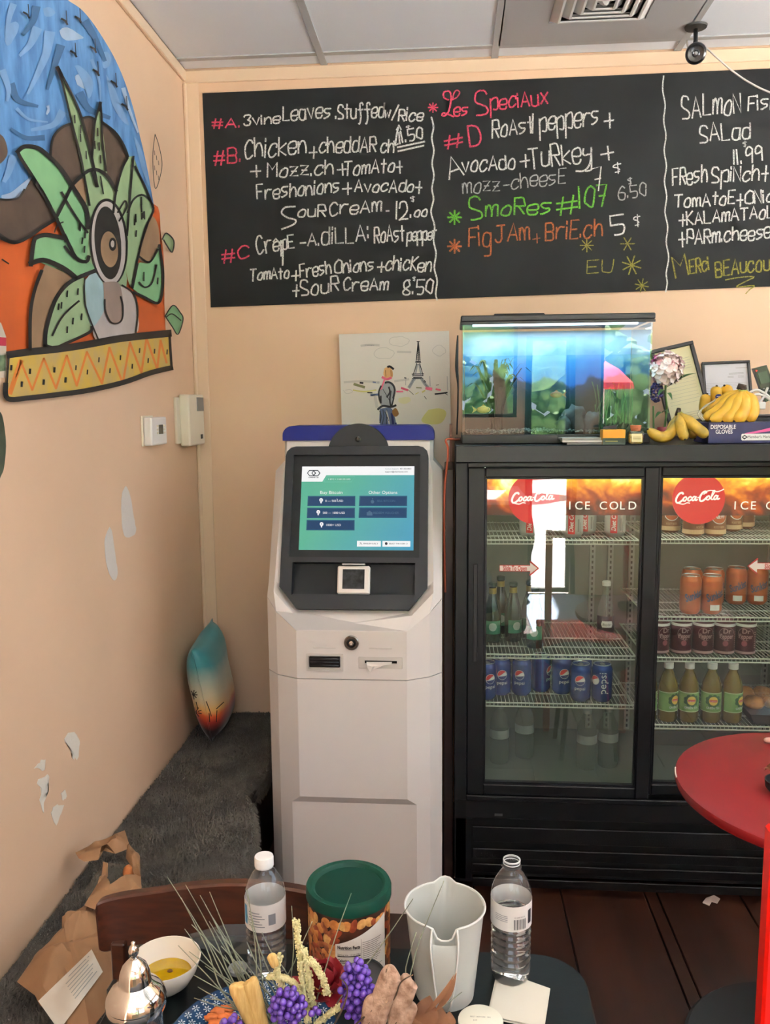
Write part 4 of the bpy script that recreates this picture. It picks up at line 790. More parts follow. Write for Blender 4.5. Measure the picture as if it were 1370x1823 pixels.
# lower panel and grille
obj('base_panel', boxm((FX0+.004, 2.512, .265), (FX1-.004, 2.54, .33), .002), CBG, fr)
obj('grille_back', boxm((FX0+.03, 2.55, .05), (FX1-.03, 2.56, .265)), mat('grille_dark', '#060607', .8), fr)
SLM = mat('grille_slat_black', '#101012', .5, spec=.3, bump=.15, bs=200)
ys = [(1471, 1500), (1510, 1529), (1537, 1554), (1562, 1579)]
for a, c in ys:
    z1 = onY(845, a, 2.508).z; z0 = onY(845, c, 2.508).z
    obj('grille_slat', obox(BM(), ((FX0+FX1)/2+.012, 2.512, (z0+z1)/2), ((FX1-FX0)/2-.045, 0, 0), (0, .003, .0), (0, -.004, (z1-z0)/2), .0015), SLM, fr)
b = BM(); box(b, (FX0+.004, 2.51, .05), (FX0+.055, 2.55, .2645)); box(b, (FX1-.03, 2.51, .05), (FX1-.004, 2.55, .2645)); obj('grille_end', b, CBK, fr)
for x in (FX0+.08, FX1-.08):
    for y in (2.6, 3.05): obj('foot', lathem([(.0, 0), (.02, 0), (.02, .061), (0, .061)], (x, y, 0), 12), CBK, fr)
obj('sticker', boxm((.143, 2.511, .275), (.168, 2.5119, .283)), mat('sticker_grey', '#4a4a4a', .5), fr)
# lit sign panels behind the glass
SG1 = mat('sign_cola', '#703010', .4, emit=1); nt = SG1.node_tree; N_ = nt.nodes; L_ = nt.links; B_ = N_['Principled BSDF']; B_.inputs['Base Color'].default_value = (.03, .01, .0, 1); B_.inputs['Emission Strength'].default_value = 1.15
tc = N_.new('ShaderNodeTexCoord'); sp = N_.new('ShaderNodeSeparateXYZ'); L_.new(tc.outputs['Object'], sp.inputs[0])
n1 = N_.new('ShaderNodeTexNoise'); n1.inputs['Scale'].default_value = 9; n1.inputs['Detail'].default_value = 5; n1.inputs['Distortion'].default_value = 1.2; L_.new(tc.outputs['Object'], n1.inputs[0])
v1 = N_.new('ShaderNodeTexVoronoi'); v1.inputs['Scale'].default_value = 60; L_.new(tc.outputs['Object'], v1.inputs[0])
m1 = N_.new('ShaderNodeMapRange'); m1.inputs[1].default_value = 1.233; m1.inputs[2].default_value = 1.35; L_.new(sp.outputs[2], m1.inputs[0])
m2 = N_.new('ShaderNodeMath'); m2.operation = 'MULTIPLY_ADD'; m2.inputs[1].default_value = 2.4; L_.new(n1.outputs['Fac'], m2.inputs[0]); L_.new(m1.outputs[0], m2.inputs[2])
m3 = N_.new('ShaderNodeMath'); m3.operation = 'MULTIPLY_ADD'; m3.inputs[1].default_value = -.22; L_.new(v1.outputs['Distance'], m3.inputs[0]); L_.new(m2.outputs[0], m3.inputs[2])
m4 = N_.new('ShaderNodeMath'); m4.operation = 'MULTIPLY_ADD'; m4.inputs[1].default_value = .62; m4.inputs[2].default_value = -.56; L_.new(m3.outputs[0], m4.inputs[0])
cr = N_.new('ShaderNodeValToRGB'); L_.new(m4.outputs[0], cr.inputs[0]); e = cr.color_ramp.elements; e[0].position = 0; e[0].color = lin('#1E0804'); e[1].position = 1; e[1].color = lin('#FFFBD0')
for p_, c_ in ((.18, '#4A1408'), (.36, '#A03A08'), (.52, '#DC7A10'), (.68, '#F2B428'), (.82, '#FBE66A')): x = e.new(p_); x.color = lin(c_)
L_.new(cr.outputs[0], B_.inputs['Emission Color'])
RED = mat('sign_red', '#D8181A', .4, emit=.8); RED.node_tree.nodes['Principled BSDF'].inputs['Base Color'].default_value = (.1, .0, .0, 1)
SWH = em('sign_white', '#FFF3E4', 1.5)
COCA = {'C1': [(60, 78), (52, 90), (30, 84), (12, 55), (8, 22), (22, 2), (45, 8), (70, 30)], 'c_end': [(22, 2), (50, -8), (80, -12), (105, -2), (130, -6)],
        'o': [(82, 50), (70, 40), (72, 18), (86, 16), (96, 34), (90, 50), (82, 50)], 'c': [(136, 44), (126, 52), (112, 40), (110, 22), (122, 14), (140, 28)],
        'a': [(172, 44), (160, 52), (146, 38), (146, 20), (158, 16), (170, 34), (176, 52), (172, 24), (180, 16), (190, 24)], 'dash': [(190, 40), (208, 40)],
        'C2': [(258, 80), (246, 92), (224, 78), (210, 46), (212, 18), (228, 6), (252, 20), (272, 44)], 'o2': [(280, 50), (268, 38), (270, 20), (284, 16), (294, 32), (288, 48), (280, 50)],
        'l': [(300, 24), (318, 60), (328, 92), (316, 94), (308, 60), (308, 26), (318, 16), (332, 28)], 'a2': [(356, 44), (344, 52), (332, 38), (332, 20), (344, 16), (356, 34), (362, 52), (358, 24), (366, 16), (378, 24)],
        'tail': [(238, 66), (262, 92), (300, 98), (350, 84), (392, 98), (400, 104)]}
def coca(b, c, wd_, fn, m=1):
    """script lettering, width wd_, centred at c"""
    s = wd_/400
    for k, p in COCA.items():
        q = smooth([Vector(v) for v in p], 5); fat = {'C1': 13, 'C2': 13, 'tail': 7, 'c_end': 7, 'dash': 7, 'l': 8}.get(k, 10)
        ribbon(b, [Vector((c[0] + (v.x-200)*s + (v.y-40)*s*.12, c[1] + (v.y-40)*s + (v.x-200)*s*.05)) for v in q], fat*s*1.25, fn)
SZ0, SZ1 = 1.232, 1.372
sgr = []
for i, (x0, x1, cxp, lab) in enumerate(((.10, .605, 950, 'left'), (.64, 1.19, 1243, 'right'))):
    sg = obj('lit_sign', boxm((x0, 2.566, SZ0), (x1, 2.574, SZ1)), SG1, fr, label='backlit strip printed with amber cola and ice')
    dc = onY(cxp, 888, 2.563); R_ = .0775
    obj('red_disc', oriented([(0, 0), (R_, 0), (R_, .004), (0, .004)], Vector((dc.x, 2.566, dc.z)), (0, -1, 0), 48), RED, sg)
    b = BM(); coca(b, (dc.x, dc.z+.004), .138, lambda x, y: Vector((x, 2.5615, y))); obj('script_lettering', b, SWH, sg)
    b = BM()
    if i == 0: px0, s_ = 1011, 'ICE COLD'; wid = (onY(1146, 900, 2.563).x - onY(1013, 900, 2.563).x)*1.0
    else: px0, s_ = 1305, 'ICE COLD'; wid = (onY(1146, 900, 2.563).x - onY(1013, 900, 2.563).x)*1.0
    p0 = onY(px0, 907, 2.564); V_, F_ = None, None
    xx = 0
    for ch, adv in zip(s_, (24, 42, 30, 22, 40, 42, 36, 38)):
        if ch != ' ': 
            q0 = p0.x + xx*.00164
            put_text(b, ch, .036, lambda a, c, q0=q0: Vector((q0+a, 2.5645, p0.z+c)), align='LEFT')
        xx += {'I': 14, 'C': 22, 'E': 21, ' ': 12, 'O': 23, 'L': 19, 'D': 0}[ch]*.82
    obj('sign_lettering', b, SWH, sg)
l1 = lamp('cooler_light', 'AREA', (.35, 2.62, 1.375), (radians(-12), 0, 0), 1.0, (.92, 1, .86), .5, .05)
l2 = lamp('cooler_light', 'AREA', (.9, 2.62, 1.375), (radians(-12), 0, 0), 1.0, (.92, 1, .86), .5, .05)
obj('light_tube', tube(BM(), [(.1, 2.6, 1.382), (1.16, 2.6, 1.382)], .008, 10), mat('tube_glow', '#EAF6EA', .4, emit=1.5), fr)
# slotted standards on the back
STD = mat('standard_grey', '#9A9D96', .4, .4)
for x in (.072+.02, .52, .585, .66, 1.15):
    b = BM(); box(b, (x-.01, 3.04, .36), (x+.01, 3.05, 1.38)); o = obj('shelf_standard', b, STD, fr)
    b = BM(); 
    for k in range(50): box(b, (x-.003, 3.0385, .37+k*.02), (x+.003, 3.0399, .38+k*.02))
    obj('slots', b, mat('slot_dark', '#2b2d2a', .8), o, kind='stuff')
WIRE = mat('shelf_wire', '#C4CABC', .4)
def shelf(x0, x1, z, y0=2.618, y1=3.03):
    b = BM(); 
    for zz_ in (z-.003, z-.015): tube(b, [(x0, y0, zz_), (x1, y0, zz_)], .0026, 6)
    for y in ((y0+y1)/2, y1, y0+.1): tube(b, [(x0, y, z-.006), (x1, y, z-.006)], .0026, 6)
    tube(b, [(x0, y0, z-.003), (x0, y1, z-.003)], .003, 6); tube(b, [(x1, y0, z-.003), (x1, y1, z-.003)], .003, 6)
    s = obj('shelf', b, WIRE, fr)
    b = BM(); n_ = int((x1-x0)/.0125)
    for k in range(1, n_):
        x = x0 + (x1-x0)*k/n_; tube(b, [(x, y0-.001, z-.015), (x, y0-.001, z-.0015), (x, y1, z-.0015)], .0013, 4)
    obj('shelf_wires', b, WIRE, s, kind='stuff')
for z in (1.148, .775, .613): shelf(.08, .588, z)
for z in (1.152, .905, .772, .549): shelf(.622, 1.165, z)
# stickers on the glass
SM = mat('sticker_red', '#A03328', .5); SWM = mat('sticker_white', '#CFC9C0', .5)
def sticker(par, y, x0, z0, x1, z1, flip, word, wd_):
    """arrow shaped 'Slide To Open' sticker"""
    h = (z1-z0); d = -1 if flip else 1; xt = x0 if flip else x1; xs = x1 if flip else x0
    a = [(xs, z0+h*.28), (xt-d*h*.6, z0+h*.28), (xt-d*h*.6, z0), (xt, z0+h*.5), (xt-d*h*.6, z1), (xt-d*h*.6, z0+h*.72), (xs, z0+h*.72)]
    s = obj('slide_sticker', poly(BM(), [(x, y, z) for x, z in a], (0, .0006, 0)), SWM, par)
    b = BM(); ribbon(b, [Vector(p) for p in a+[a[0]]], .0022, lambda x, z: Vector((x, y-.0004, z))); ribbon(b, [Vector((xt-d*h*.6, z0)), Vector((xt, z0+h*.5)), Vector((xt-d*h*.6, z1))], .005, lambda x, z: Vector((x, y-.0005, z))); obj('sticker_edge', b, SM, s)
    b = BM(); xc = (xs + xt-d*h*.6)/2; put_text(b, word, .021, lambda u, v: Vector((xc+u, y-.0006, z0+h*.5-.007+v)), width=wd_, bold=.0005); obj('sticker_text', b, SM, s)
p0 = onY(889, 1022, 2.517); p1 = onY(958, 1000, 2.517); sticker(dl, 2.517, p0.x, p0.z-.002, p1.x, p1.z, False, 'Slide To Open', .072)
p0 = onY(1330, 1021, 2.547); p1 = onY(1400, 995, 2.547); sticker(dr, 2.547, p0.x, p0.z, p1.x+.03, p1.z, True, 'Slide To Open', .072)
# ================================================================ DRINKS
ALU = mat('aluminium', '#B9BBB8', .28, .9)
def wrap(r, z0, ang=0, sc_=1): return lambda x, y: Vector((r*sin(x/r+ang), -r*cos(x/r+ang), z0+y))
def can(name, label, body, r=.033, h=.122, deco=None, group=None, loc=(0, 0, 0)):
    t = thing(name, label, 'can', loc, group)
    obj('body', lathem([(0, .004), (r*.72, .001), (r*.76, 0), (r*.80, .002), (r*.97, .010), (r, .016), (r, h-.017), (r*.985, h-.013), (r*.84, h-.003), (r*.83, h-.0015), (0, h-.0015)], n=24), body, t, False, 40)
    l = obj('can_end', lathem([(r*.78, h-.003), (r*.83, h-.002), (r*.84, h), (r*.81, h+.001), (r*.77, h-.003), (0, h-.003)], n=24), ALU, t, False, 40)
    obj('pull_tab', lathem([(0, h-.002), (.008, h-.002), (.009, h-.001), (.006, h), (0, h)], (0, -.004, 0), n=10, sy=1.5), ALU, t, False, 40)
    if deco: deco(t, r, h)
    return t
def wdisc(b, cx, cz, rad, fn, n=16, lo=None, hi=None):
    """disc (or horizontal slice of one) as thin strips so it follows a curved wall"""
    prev = None; K_ = 12
    for i in range(K_+1):
        x = -rad + 2*rad*i/K_; hh = sqrt(max(0, rad*rad-x*x)); a, c = -hh, hh
        if lo: a = max(a, lo(x))
        if hi: c = min(c, hi(x))
        if c < a: m_ = (a+c)/2; a = c = max(-hh, min(hh, m_))
        cur = (b.verts.new(fn(cx+x, cz+a)), b.verts.new(fn(cx+x, cz+c)))
        if prev: b.faces.new((prev[0], cur[0], cur[1], prev[1]))
        prev = cur
def wband(b, x0, x1, z0, z1, fn, n=10):
    prev = None
    for i in range(n+1):
        x = x0+(x1-x0)*i/n; cur = (b.verts.new(fn(x, z0)), b.verts.new(fn(x, z1)))
        if prev: b.faces.new((prev[0], cur[0], cur[1], prev[1]))
        prev = cur
PR = mat('print_red', '#C8302E', .4); PWH = mat('print_white', '#E9E9E6', .4); PNV = mat('print_navy', '#152A6B', .4)
def pepsi(t, r, h):
    f = wrap(r+.0004, 0); f2 = wrap(r+.0007, 0); cz = h*.60; R = .0155
    wv_ = lambda x: .004 + .28*x + .0; 
    b = BM(); wdisc(b, 0, cz, R+.0012, f); obj('emblem_white', b, PWH, t, False)
    b = BM(); wdisc(b, 0, cz, R, f2, lo=lambda x: .003+.45*x+.002*sin(x*200)); obj('emblem_red', b, PR, t, False)
    b = BM(); wdisc(b, 0, cz, R, f2, hi=lambda x: -.0045+.12*x); obj('emblem_blue', b, PNV, t, False)
    b = BM(); put_text(b, 'pepsi', .016, lambda x, y: f2(x, cz-.032+y), width=.034); obj('lettering', b, PWH, t, False)
PB = mat('can_blue', '#1B3C86', .25, .35)
def pepsi_v(t, r, h):
    f2 = wrap(r+.0007, 0); b = BM(); put_text(b, 'pepsi', .034, lambda x, y: f2(-y+.008, .03+x+.035), width=.07); obj('lettering', b, PWH, t, False)
    b = BM(); wdisc(b, -.03, h*.6, .0155, wrap(r+.0004, 0)); obj('emblem_white', b, PWH, t, False)
    b = BM(); wdisc(b, -.03, h*.6, .0143, wrap(r+.0007, 0), lo=lambda x: .003+.45*x); obj('emblem_red', b, PR, t, False)
GP = 'blue cola cans on the lower left shelf'
zL3 = .6135; zL2 = .7755; zL1 = 1.1485
pc_ = can('soda_can', 'blue cola can nearest the left edge of the left door, cut by the frame', PB, deco=pepsi, group=GP, loc=(.121, 2.655, zL3))
pc_.rotation_euler[2] = .35
for x, y, rz, lab in ((.171, 2.70, .05, 'blue cola can with a round emblem, second from the left on the lower left shelf'), (.2385, 2.70, -.3, 'blue cola can with a round emblem, third from the left on the lower left shelf'), (.306, 2.74, 1.0, 'blue cola can turned sideways, fourth from the left on the lower left shelf'),
                      (.373, 2.72, .15, 'blue cola can half hidden in the reflection near the middle of the lower left shelf'), (.440, 2.73, 1.6, 'blue cola can behind the front pair on the lower left shelf'), (.425, 2.655, -.2, 'blue cola can standing left of the one with sideways lettering')):
    dup(pc_, (x, y, zL3), lab, rz, GP)
can('soda_can', 'blue cola can with large sideways lettering at the right end of its shelf', PB, deco=pepsi_v, group=GP, loc=(.4935, 2.655, zL3))
DCM = mat('can_silver', '#C2C6C2', .28, .5)
def dcoke(t, r, h):
    f = wrap(r+.0004, 0); f2 = wrap(r+.0008, 0)
    b = BM(); wband(b, -.011, .011, .012, h-.018, f, 4); obj('red_band', b, PR, t, False)
    b = BM(); put_text(b, 'Diet Coke', .019, lambda x, y: f2(-y+.006, .058+x), width=.078, shear=.2, bold=.0004); obj('lettering', b, PWH, t, False)
    b = BM(); wband(b, .02, .026, .02, .06, f2, 2); wband(b, .029, .031, .015, .05, f2, 2); obj('small_print', b, mat('print_grey', '#8a8c8a', .5), t, False)
GD = 'silver diet cola cans on the top left shelf'
d0 = can('soda_can', 'silver and red diet cola can left of the reflection on the top left shelf', DCM, deco=dcoke, group=GD, loc=(.258, 2.70, zL1)); d0.rotation_euler[2] = -.1
for x, y, rz, lab in ((.392, 2.675, -.25, 'silver diet cola can at the right edge of the bright reflection, top left shelf'), (.444, 2.735, -.3, 'silver and red diet cola can set back between two others on the top left shelf'), (.53, 2.70, -.3, 'silver and red diet cola can nearest the slotted strips, top left shelf')): dup(d0, (x, y, zL1), lab, rz, GD)
SO = mat('can_orange', '#B8581A', .3, .3, var=.15, vs_=20); SBL = mat('print_blue', '#24456C', .4); OUT = mat('print_pale_orange', '#F0B060', .4)
def sunk(box_):
    def d(t, r, h):
        f = wrap(r+.0006, 0); b = BM()
        cs, sn = cos(.38), sin(.38)
        put_text(b, 'Sunkist', .034, lambda x, y: f(x*cs-y*sn+.004, .058+x*sn+y*cs-.006), width=.062, shear=.25, bold=.0012); obj('lettering', b, SBL, t, False)
        b = BM(); wband(b, -.033, .033, h-.03, h-.019, wrap(r+.0003, 0), 10); obj('top_band', b, mat('can_orange_dark', '#B8521C', .3, .3), t, False)
        if box_: b = BM(); wband(b, -.016, .014, .014, .032, f, 5); obj('white_panel', b, PWH, t, False)
    return d
GS = 'orange soda cans on the second right shelf'
zR1, zR2, zR3, zR4 = 1.1525, .9055, .7725, .5495
can('soda_can', 'orange soda can at the front left of its group, without a white panel', SO, deco=sunk(False), group=GS, loc=(.7655, 2.665, zR2)).rotation_euler[2] = .1
s1 = can('soda_can', 'orange soda can with a white panel at the front, right of the first', SO, deco=sunk(True), group=GS, loc=(.832, 2.667, zR2)); s1.rotation_euler[2] = .1
for x, y, rz, lab in ((.80, 2.775, .1, 'orange soda can behind the front left one'), (.871, 2.775, .1, 'orange soda can behind the front right one'), (.952, 2.80, -.1, 'orange soda can standing back, left of the arrow sticker'), (1.02, 2.80, -.1, 'orange soda can behind the arrow sticker, rightmost of its shelf')): dup(s1, (x, y, zR2), lab, rz, GS)
DM = mat('can_maroon', '#42101B', .35, .2); DP = mat('print_pink_white', '#A98888', .4)
def drp(t, r, h):
    f = wrap(r+.0005, 0); b = BM()
    wband(b, -.09, .09, h-.028, h-.019, f, 24); obj('white_band', b, PWH, t, False)
    b = BM(); wband(b, -.09, .09, .006, .014, wrap(r*.992, 0), 24); obj('base_band', b, DP, t, False)
    b = BM(); put_text(b, 'Dr', .022, lambda x, y: f(x, .073+y), bold=.0005); put_text(b, 'Pepper', .021, lambda x, y: f(x, .056+y), width=.044, shear=.15, bold=.0004)
    ov_ = [(.024*cos(a), .071+.021*sin(a)) for a in [2*pi*i/20 for i in range(21)]]; ribbon(b, [Vector(p) for p in ov_[:17]], .0012, f); obj('lettering', b, DP, t, False)
    b = BM(); wdisc(b, -.004, .040, .009, f); put_text(b, '23', .008, lambda x, y: wrap(r+.0009, 0)(x-.004, .037+y)); obj('round_print', b, mat('print_dusky', '#8C4A52', .4), t, False)
    b = BM()
    for k in range(8): wband(b, .028, .036, .025+k*.007, .028+k*.007, f, 2)
    obj('side_print', b, DP, t, False)
def drpv(t, r, h):
    drp(t, r, h)
GM = 'maroon pepper soda cans on the third right shelf'
m0 = can('soda_can', 'maroon soda can turned aside, leftmost of the row of five', DM, deco=drp, group=GM, loc=(.672, 2.665, zR3)); m0.rotation_euler[2] = .5
for x, rz, lab in ((.742, .15, 'maroon soda can second from the left in the row of five'), (.811, 0, 'maroon soda can in the middle of the row of five'), (.877, -.05, 'maroon soda can fourth from the left in the row of five'), (.942, -.25, 'maroon soda can at the right end of the row of five')): dup(m0, (x, 2.668, zR3), lab, rz, GM)
AW = mat('can_brown', '#8C5A38', .3, .3, var=.2, vs_=12); TAN = mat('print_tan', '#D8B48A', .4)
def awd(t, r, h):
    f = wrap(r+.0004, 0); f2 = wrap(r+.0008, 0); b = BM(); wdisc(b, 0, .066, .026, f); obj('round_emblem', b, PWH, t, False)
    b = BM(); wdisc(b, 0, .066, .0235, f2); obj('emblem_centre', b, mat('print_orange_brown', '#C2602A', .4), t, False)
    b = BM(); put_text(b, 'A&W', .022, lambda x, y: wrap(r+.0012, 0)(x, .058+y), width=.036, bold=.0008); obj('lettering', b, PWH, t, False)
    b = BM(); wband(b, -.09, .09, .008, .022, f, 24); obj('tan_band', b, TAN, t, False)
    b = BM(); put_text(b, 'ROOT BEER', .010, lambda x, y: f2(x, .027+y), width=.034); obj('small_lettering', b, TAN, t, False)
GA = 'brown root beer cans on the top right shelf'
a0 = can('soda_can', 'brown root beer can beside the door frame on the top right shelf', AW, deco=awd, group=GA, loc=(.719, 2.76, zR1)); a0.rotation_euler[2] = -.1
for x, y, rz, lab in ((.772, 2.685, .5, 'brown root beer can in front, just below the red disc'), (.84, 2.687, .1, 'brown root beer can in front, right of the red disc'), (.925, 2.79, .2, 'brown root beer can set back, right of the front pair'), (.985, 2.85, 1.2, 'brown root beer can farthest back on the top right shelf')): dup(a0, (x, y, zR1), lab, rz, GA)
# bottles
def bottle(name, label, prof, gm, loc, group=None, n=24, cat='bottle'):
    t = thing(name, label, cat, loc, group); obj('body', lathem(prof, n=n, cap1=False), gm, t, False, 40); return t
GRG = mat('green_glass', '#0E2E1E', .08, spec=.8); GLD = mat('gold_foil', '#B09A4A', .35, .7); CAPG = mat('cap_green', '#2A4436', .4, .4)
gp = [(0, 0), (.026, 0), (.029, .006), (.029, .09), (.026, .115), (.017, .145), (.0125, .165), (.012, .19), (.0135, .192), (.0135, .198), (0, .2)]
gb = bottle('glass_bottle', 'green glass bottle with a gold neck, leftmost on the middle left shelf', gp, GRG, (.144, 2.76, zL2), 'green glass bottles on the middle left shelf')
obj('neck_foil', lathem([(.0133, .165), (.0131, .182), (.0128, .184)], cap0=False, cap1=False), GLD, gb, False, True); obj('cap', lathem([(.0145, .188), (.0148, .198), (.012, .201), (0, .201)], cap0=False), CAPG, gb, False, 40)
b = BM(); wband(b, -.03, .03, .03, .075, wrap(.0295, 0), 12); obj('label', b, mat('label_green', '#2F7A5E', .5), gb, False)
b = BM(); wdisc(b, 0, .055, .014, wrap(.0299, 0)); obj('label_emblem', b, mat('label_white', '#B9C4B8', .5), gb, False)
for x, y, rz, lab in ((.214, 2.775, .4, 'green glass bottle, second from the left on the middle left shelf'), (.272, 2.80, 0, 'green glass bottle standing behind the third on the middle left shelf'), (.280, 2.70, -.2, 'green glass bottle at the front beside the bright reflection'), (.178, 2.87, 0, 'green glass bottle at the back between the first two')): dup(gb, (x, y, zL2), lab, rz, 'green glass bottles on the middle left shelf')
CLG = thin_glass('clear_glass', (.86, .9, .87), 1.45, .02, .1, (.75, .78, .74), 1.5)
cbt = bottle('glass_bottle', 'clear glass soda bottle with a white cap at the right of the middle left shelf', gp, CLG, (.527, 2.80, zL2))
obj('cap', lathem([(.0145, .186), (.0148, .198), (.012, .201), (0, .201)], cap0=False), PWH, cbt, False, 40)
b = BM(); wband(b, -.04, .04, .028, .085, wrap(.0295, 0), 14); obj('label', b, mat('label_dark', '#33363A', .5), cbt, False)
b = BM(); wdisc(b, 0, .058, .02, wrap(.0299, 0), lo=lambda x: -.011, hi=lambda x: .011); obj('label_oval', b, PWH, cbt, False)
b = BM(); put_text(b, 'Boylan', .011, lambda x, y: wrap(.0303, 0)(x, .054+y), width=.03, shear=.2); obj('lettering', b, mat('label_ink', '#26282a', .5), cbt, False)
TEA = mat('green_tea', '#A08A34', .15, trans=.55, ior=1.33)
tb = bottle('tea_bottle', 'bottle of amber green tea cut by the door frame, leftmost of its row', [(0, 0), (.028, 0), (.031, .006), (.031, .105), (.029, .125), (.018, .155), (.013, .165), (.013, .175), (0, .176)], TEA, (.640, 2.66, zR4), 'green tea bottles on the lowest right shelf')
obj('cap', lathem([(.015, .173), (.0152, .19), (.0135, .192), (0, .192)], cap0=False), PWH, tb, False, 40)
LG = mat('label_tea_green', '#6F9A50', .45, col2='#8DB066', vs_=25)
b = BM(); wband(b, -.06, .06, .036, .10, wrap(.0315, 0), 22); obj('label', b, LG, tb, False)
b = BM(); wband(b, -.06, .06, .098, .1005, wrap(.0318, 0), 22); wband(b, -.06, .06, .036, .0385, wrap(.0318, 0), 22); obj('label_rim', b, mat('rim_pale', '#C8D8A8', .5), tb, False)
b = BM()
for k in range(9): a = k*.7; wdisc(b, .019*cos(a), .074+.015*sin(a), .007, wrap(.0318, 0))
obj('label_leaves', b, mat('leaf_print', '#2E5A34', .5), tb, False)
b = BM(); wdisc(b, 0, .074, .0145, wrap(.0321, 0)); obj('label_sun', b, mat('sun_print', '#E8C860', .5), tb, False)
b = BM(); wdisc(b, 0, .074, .013, wrap(.0324, 0), lo=lambda x: -.0035, hi=lambda x: .0035); obj('label_lozenge', b, PR, tb, False)
b = BM(); put_text(b, 'Lipton', .0062, lambda x, y: wrap(.0327, 0)(x, .0718+y), width=.02); obj('brand_lettering', b, PWH, tb, False)
b = BM(); put_text(b, 'GREEN TEA', .010, lambda x, y: wrap(.0324, 0)(x, .047+y), width=.044); obj('label_lettering', b, PWH, tb, False)
for x, rz, lab in ((.706, .6, 'second bottle of green tea from the left, label turned right'), (.772, .05, 'third bottle of green tea from the left, label facing forward'), (.843, -.05, 'fourth bottle of green tea from the left, label facing forward'), (.909, .75, 'fifth and rightmost bottle of green tea in its row')): dup(tb, (x, 2.662, zR4), lab, rz, 'green tea bottles on the lowest right shelf')
# cloudy water bottles on the cooler floor, pastry box
CLB = thin_glass('cloudy_plastic', (.8, .84, .8), 1.4, .05, .12, (.5, .53, .48), 1.3)
wb_ = bottle('water_bottle', 'clear plastic bottle on the cooler floor, leftmost behind the left door', [(0, 0), (.03, 0), (.033, .008), (.033, .12), (.03, .15), (.013, .185), (.013, .195)], CLB, (.17, 2.75, .3525), 'dim plastic bottles on the cooler floor')
obj('cap', lathem([(.0145, .19), (.0148, .204), (0, .205)], cap0=False), mat('cap_grey', '#7d827c', .5), wb_, False, 40); b = BM(); wband(b, -.05, .05, .09, .12, wrap(.0333, 0), 16); obj('label', b, mat('label_dim', '#8a8f8a', .5), wb_, False)
for x, y, lab in ((.26, 2.8, 'clear plastic bottle on the cooler floor, second from the left'), (.46, 2.72, 'clear plastic bottle on the cooler floor, right of the middle'), (.535, 2.74, 'clear plastic bottle on the cooler floor, rightmost behind the left door')): dup(wb_, (x, y, .3525), lab, 0, 'dim plastic bottles on the cooler floor')
px_ = thing('pastry_tray', 'black tray of pastries under a clear lid on the lowest right shelf', 'food', (1.06, 2.72, zR4))
obj('tray', loft(BM(), [[(.97, 2.63, zR4), (1.15, 2.63, zR4), (1.15, 2.85, zR4), (.97, 2.85, zR4)], [(.955, 2.62, zR4+.035), (1.16, 2.62, zR4+.035), (1.16, 2.87, zR4+.035), (.955, 2.87, zR4+.035)]]), BM_, px_)
for k in range(6): obj('pastry', lathem([(0, -.02), (.024, -.012), (.03, 0), (.022, .016), (0, .022)], (.985+(k % 3)*.06, 2.68+(k//3)*.09, zR4+.055), 12, sx=1.1, sy=1.3), mat('pastry_brown', '#B4783A', .7, var=.3, vs_=40, bump=.4), px_, sm=True)
obj('lid', loft(BM(), [[(.955, 2.62, zR4+.036), (1.16, 2.62, zR4+.036), (1.16, 2.87, zR4+.036), (.955, 2.87, zR4+.036)], [(.975, 2.64, zR4+.09), (1.14, 2.64, zR4+.09), (1.14, 2.85, zR4+.09), (.975, 2.85, zR4+.09)]]), thin_glass('clear_lid', (.96, .96, .96), 1.4), px_)
# ================================================================ AQUARIUM on the cooler
TZ = FZ + .001
AX0, AX1, AY0, AY1 = .037, .607, 2.60, 2.885
aq = thing('aquarium', 'lit rectangular aquarium with a black hood standing on the drinks cooler', 'aquarium', ((AX0+AX1)/2, 2.75, TZ))
HB = mat('hood_black', '#1A1C20', .45)
b = BM(); t_ = .006
for lo_, hi_ in [((AX0, AY0), (AX1, AY0+t_)), ((AX0, AY1-t_), (AX1, AY1)), ((AX0, AY0+t_), (AX0+t_, AY1-t_)), ((AX1-t_, AY0+t_), (AX1, AY1-t_))]: box(b, (*lo_, TZ), (*hi_, TZ+.027), .0015)
box(b, (AX0+t_, AY0+t_, TZ), (AX1-t_, AY1-t_, TZ+.006)); obj('base_frame', b, HB, aq)
hz0, hz1 = 1.817, 1.84
b = BM(); box(b, (AX0-.005, AY0-.005, hz0+.004), (AX1+.005, AY1+.005, hz1), .003); box(b, (AX0-.005, AY0-.005, hz0-.004), (AX1+.005, AY0, hz0+.0038)); hood = obj('hood', b, HB, aq)
obj('light_bar', boxm((.135, 2.68, hz1), (.295, 2.80, hz1+.013), .004), HB, aq)
AG = thin_glass('tank_glass', (.93, .98, .98), 1.5, 0, 0, gain=2.4)
g0, g1 = TZ+.0275, hz0-.0045
for nm, lo_, hi_ in [('front_pane', (AX0+.001, AY0+.001), (AX1-.001, AY0+.005)), ('side_pane', (AX0+.001, AY0+.006), (AX0+.005, AY1-.006)), ('side_pane', (AX1-.005, AY0+.006), (AX1-.001, AY1-.006))]: obj(nm, boxm((*lo_, g0), (*hi_, g1)), AG, aq)
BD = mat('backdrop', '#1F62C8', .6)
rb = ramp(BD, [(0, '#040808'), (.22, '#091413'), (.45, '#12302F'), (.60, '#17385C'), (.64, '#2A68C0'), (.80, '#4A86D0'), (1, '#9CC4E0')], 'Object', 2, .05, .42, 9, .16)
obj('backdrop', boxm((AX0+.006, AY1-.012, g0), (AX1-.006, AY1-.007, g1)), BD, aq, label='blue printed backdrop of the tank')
wz = onY(1000, 632, AY0).z
WT = thin_glass('tank_water', (.80, .93, .92), 1.33)
obj('water', boxm((AX0+.008, AY0+.008, TZ+.028), (AX1-.008, AY1-.014, wz)), WT, aq)
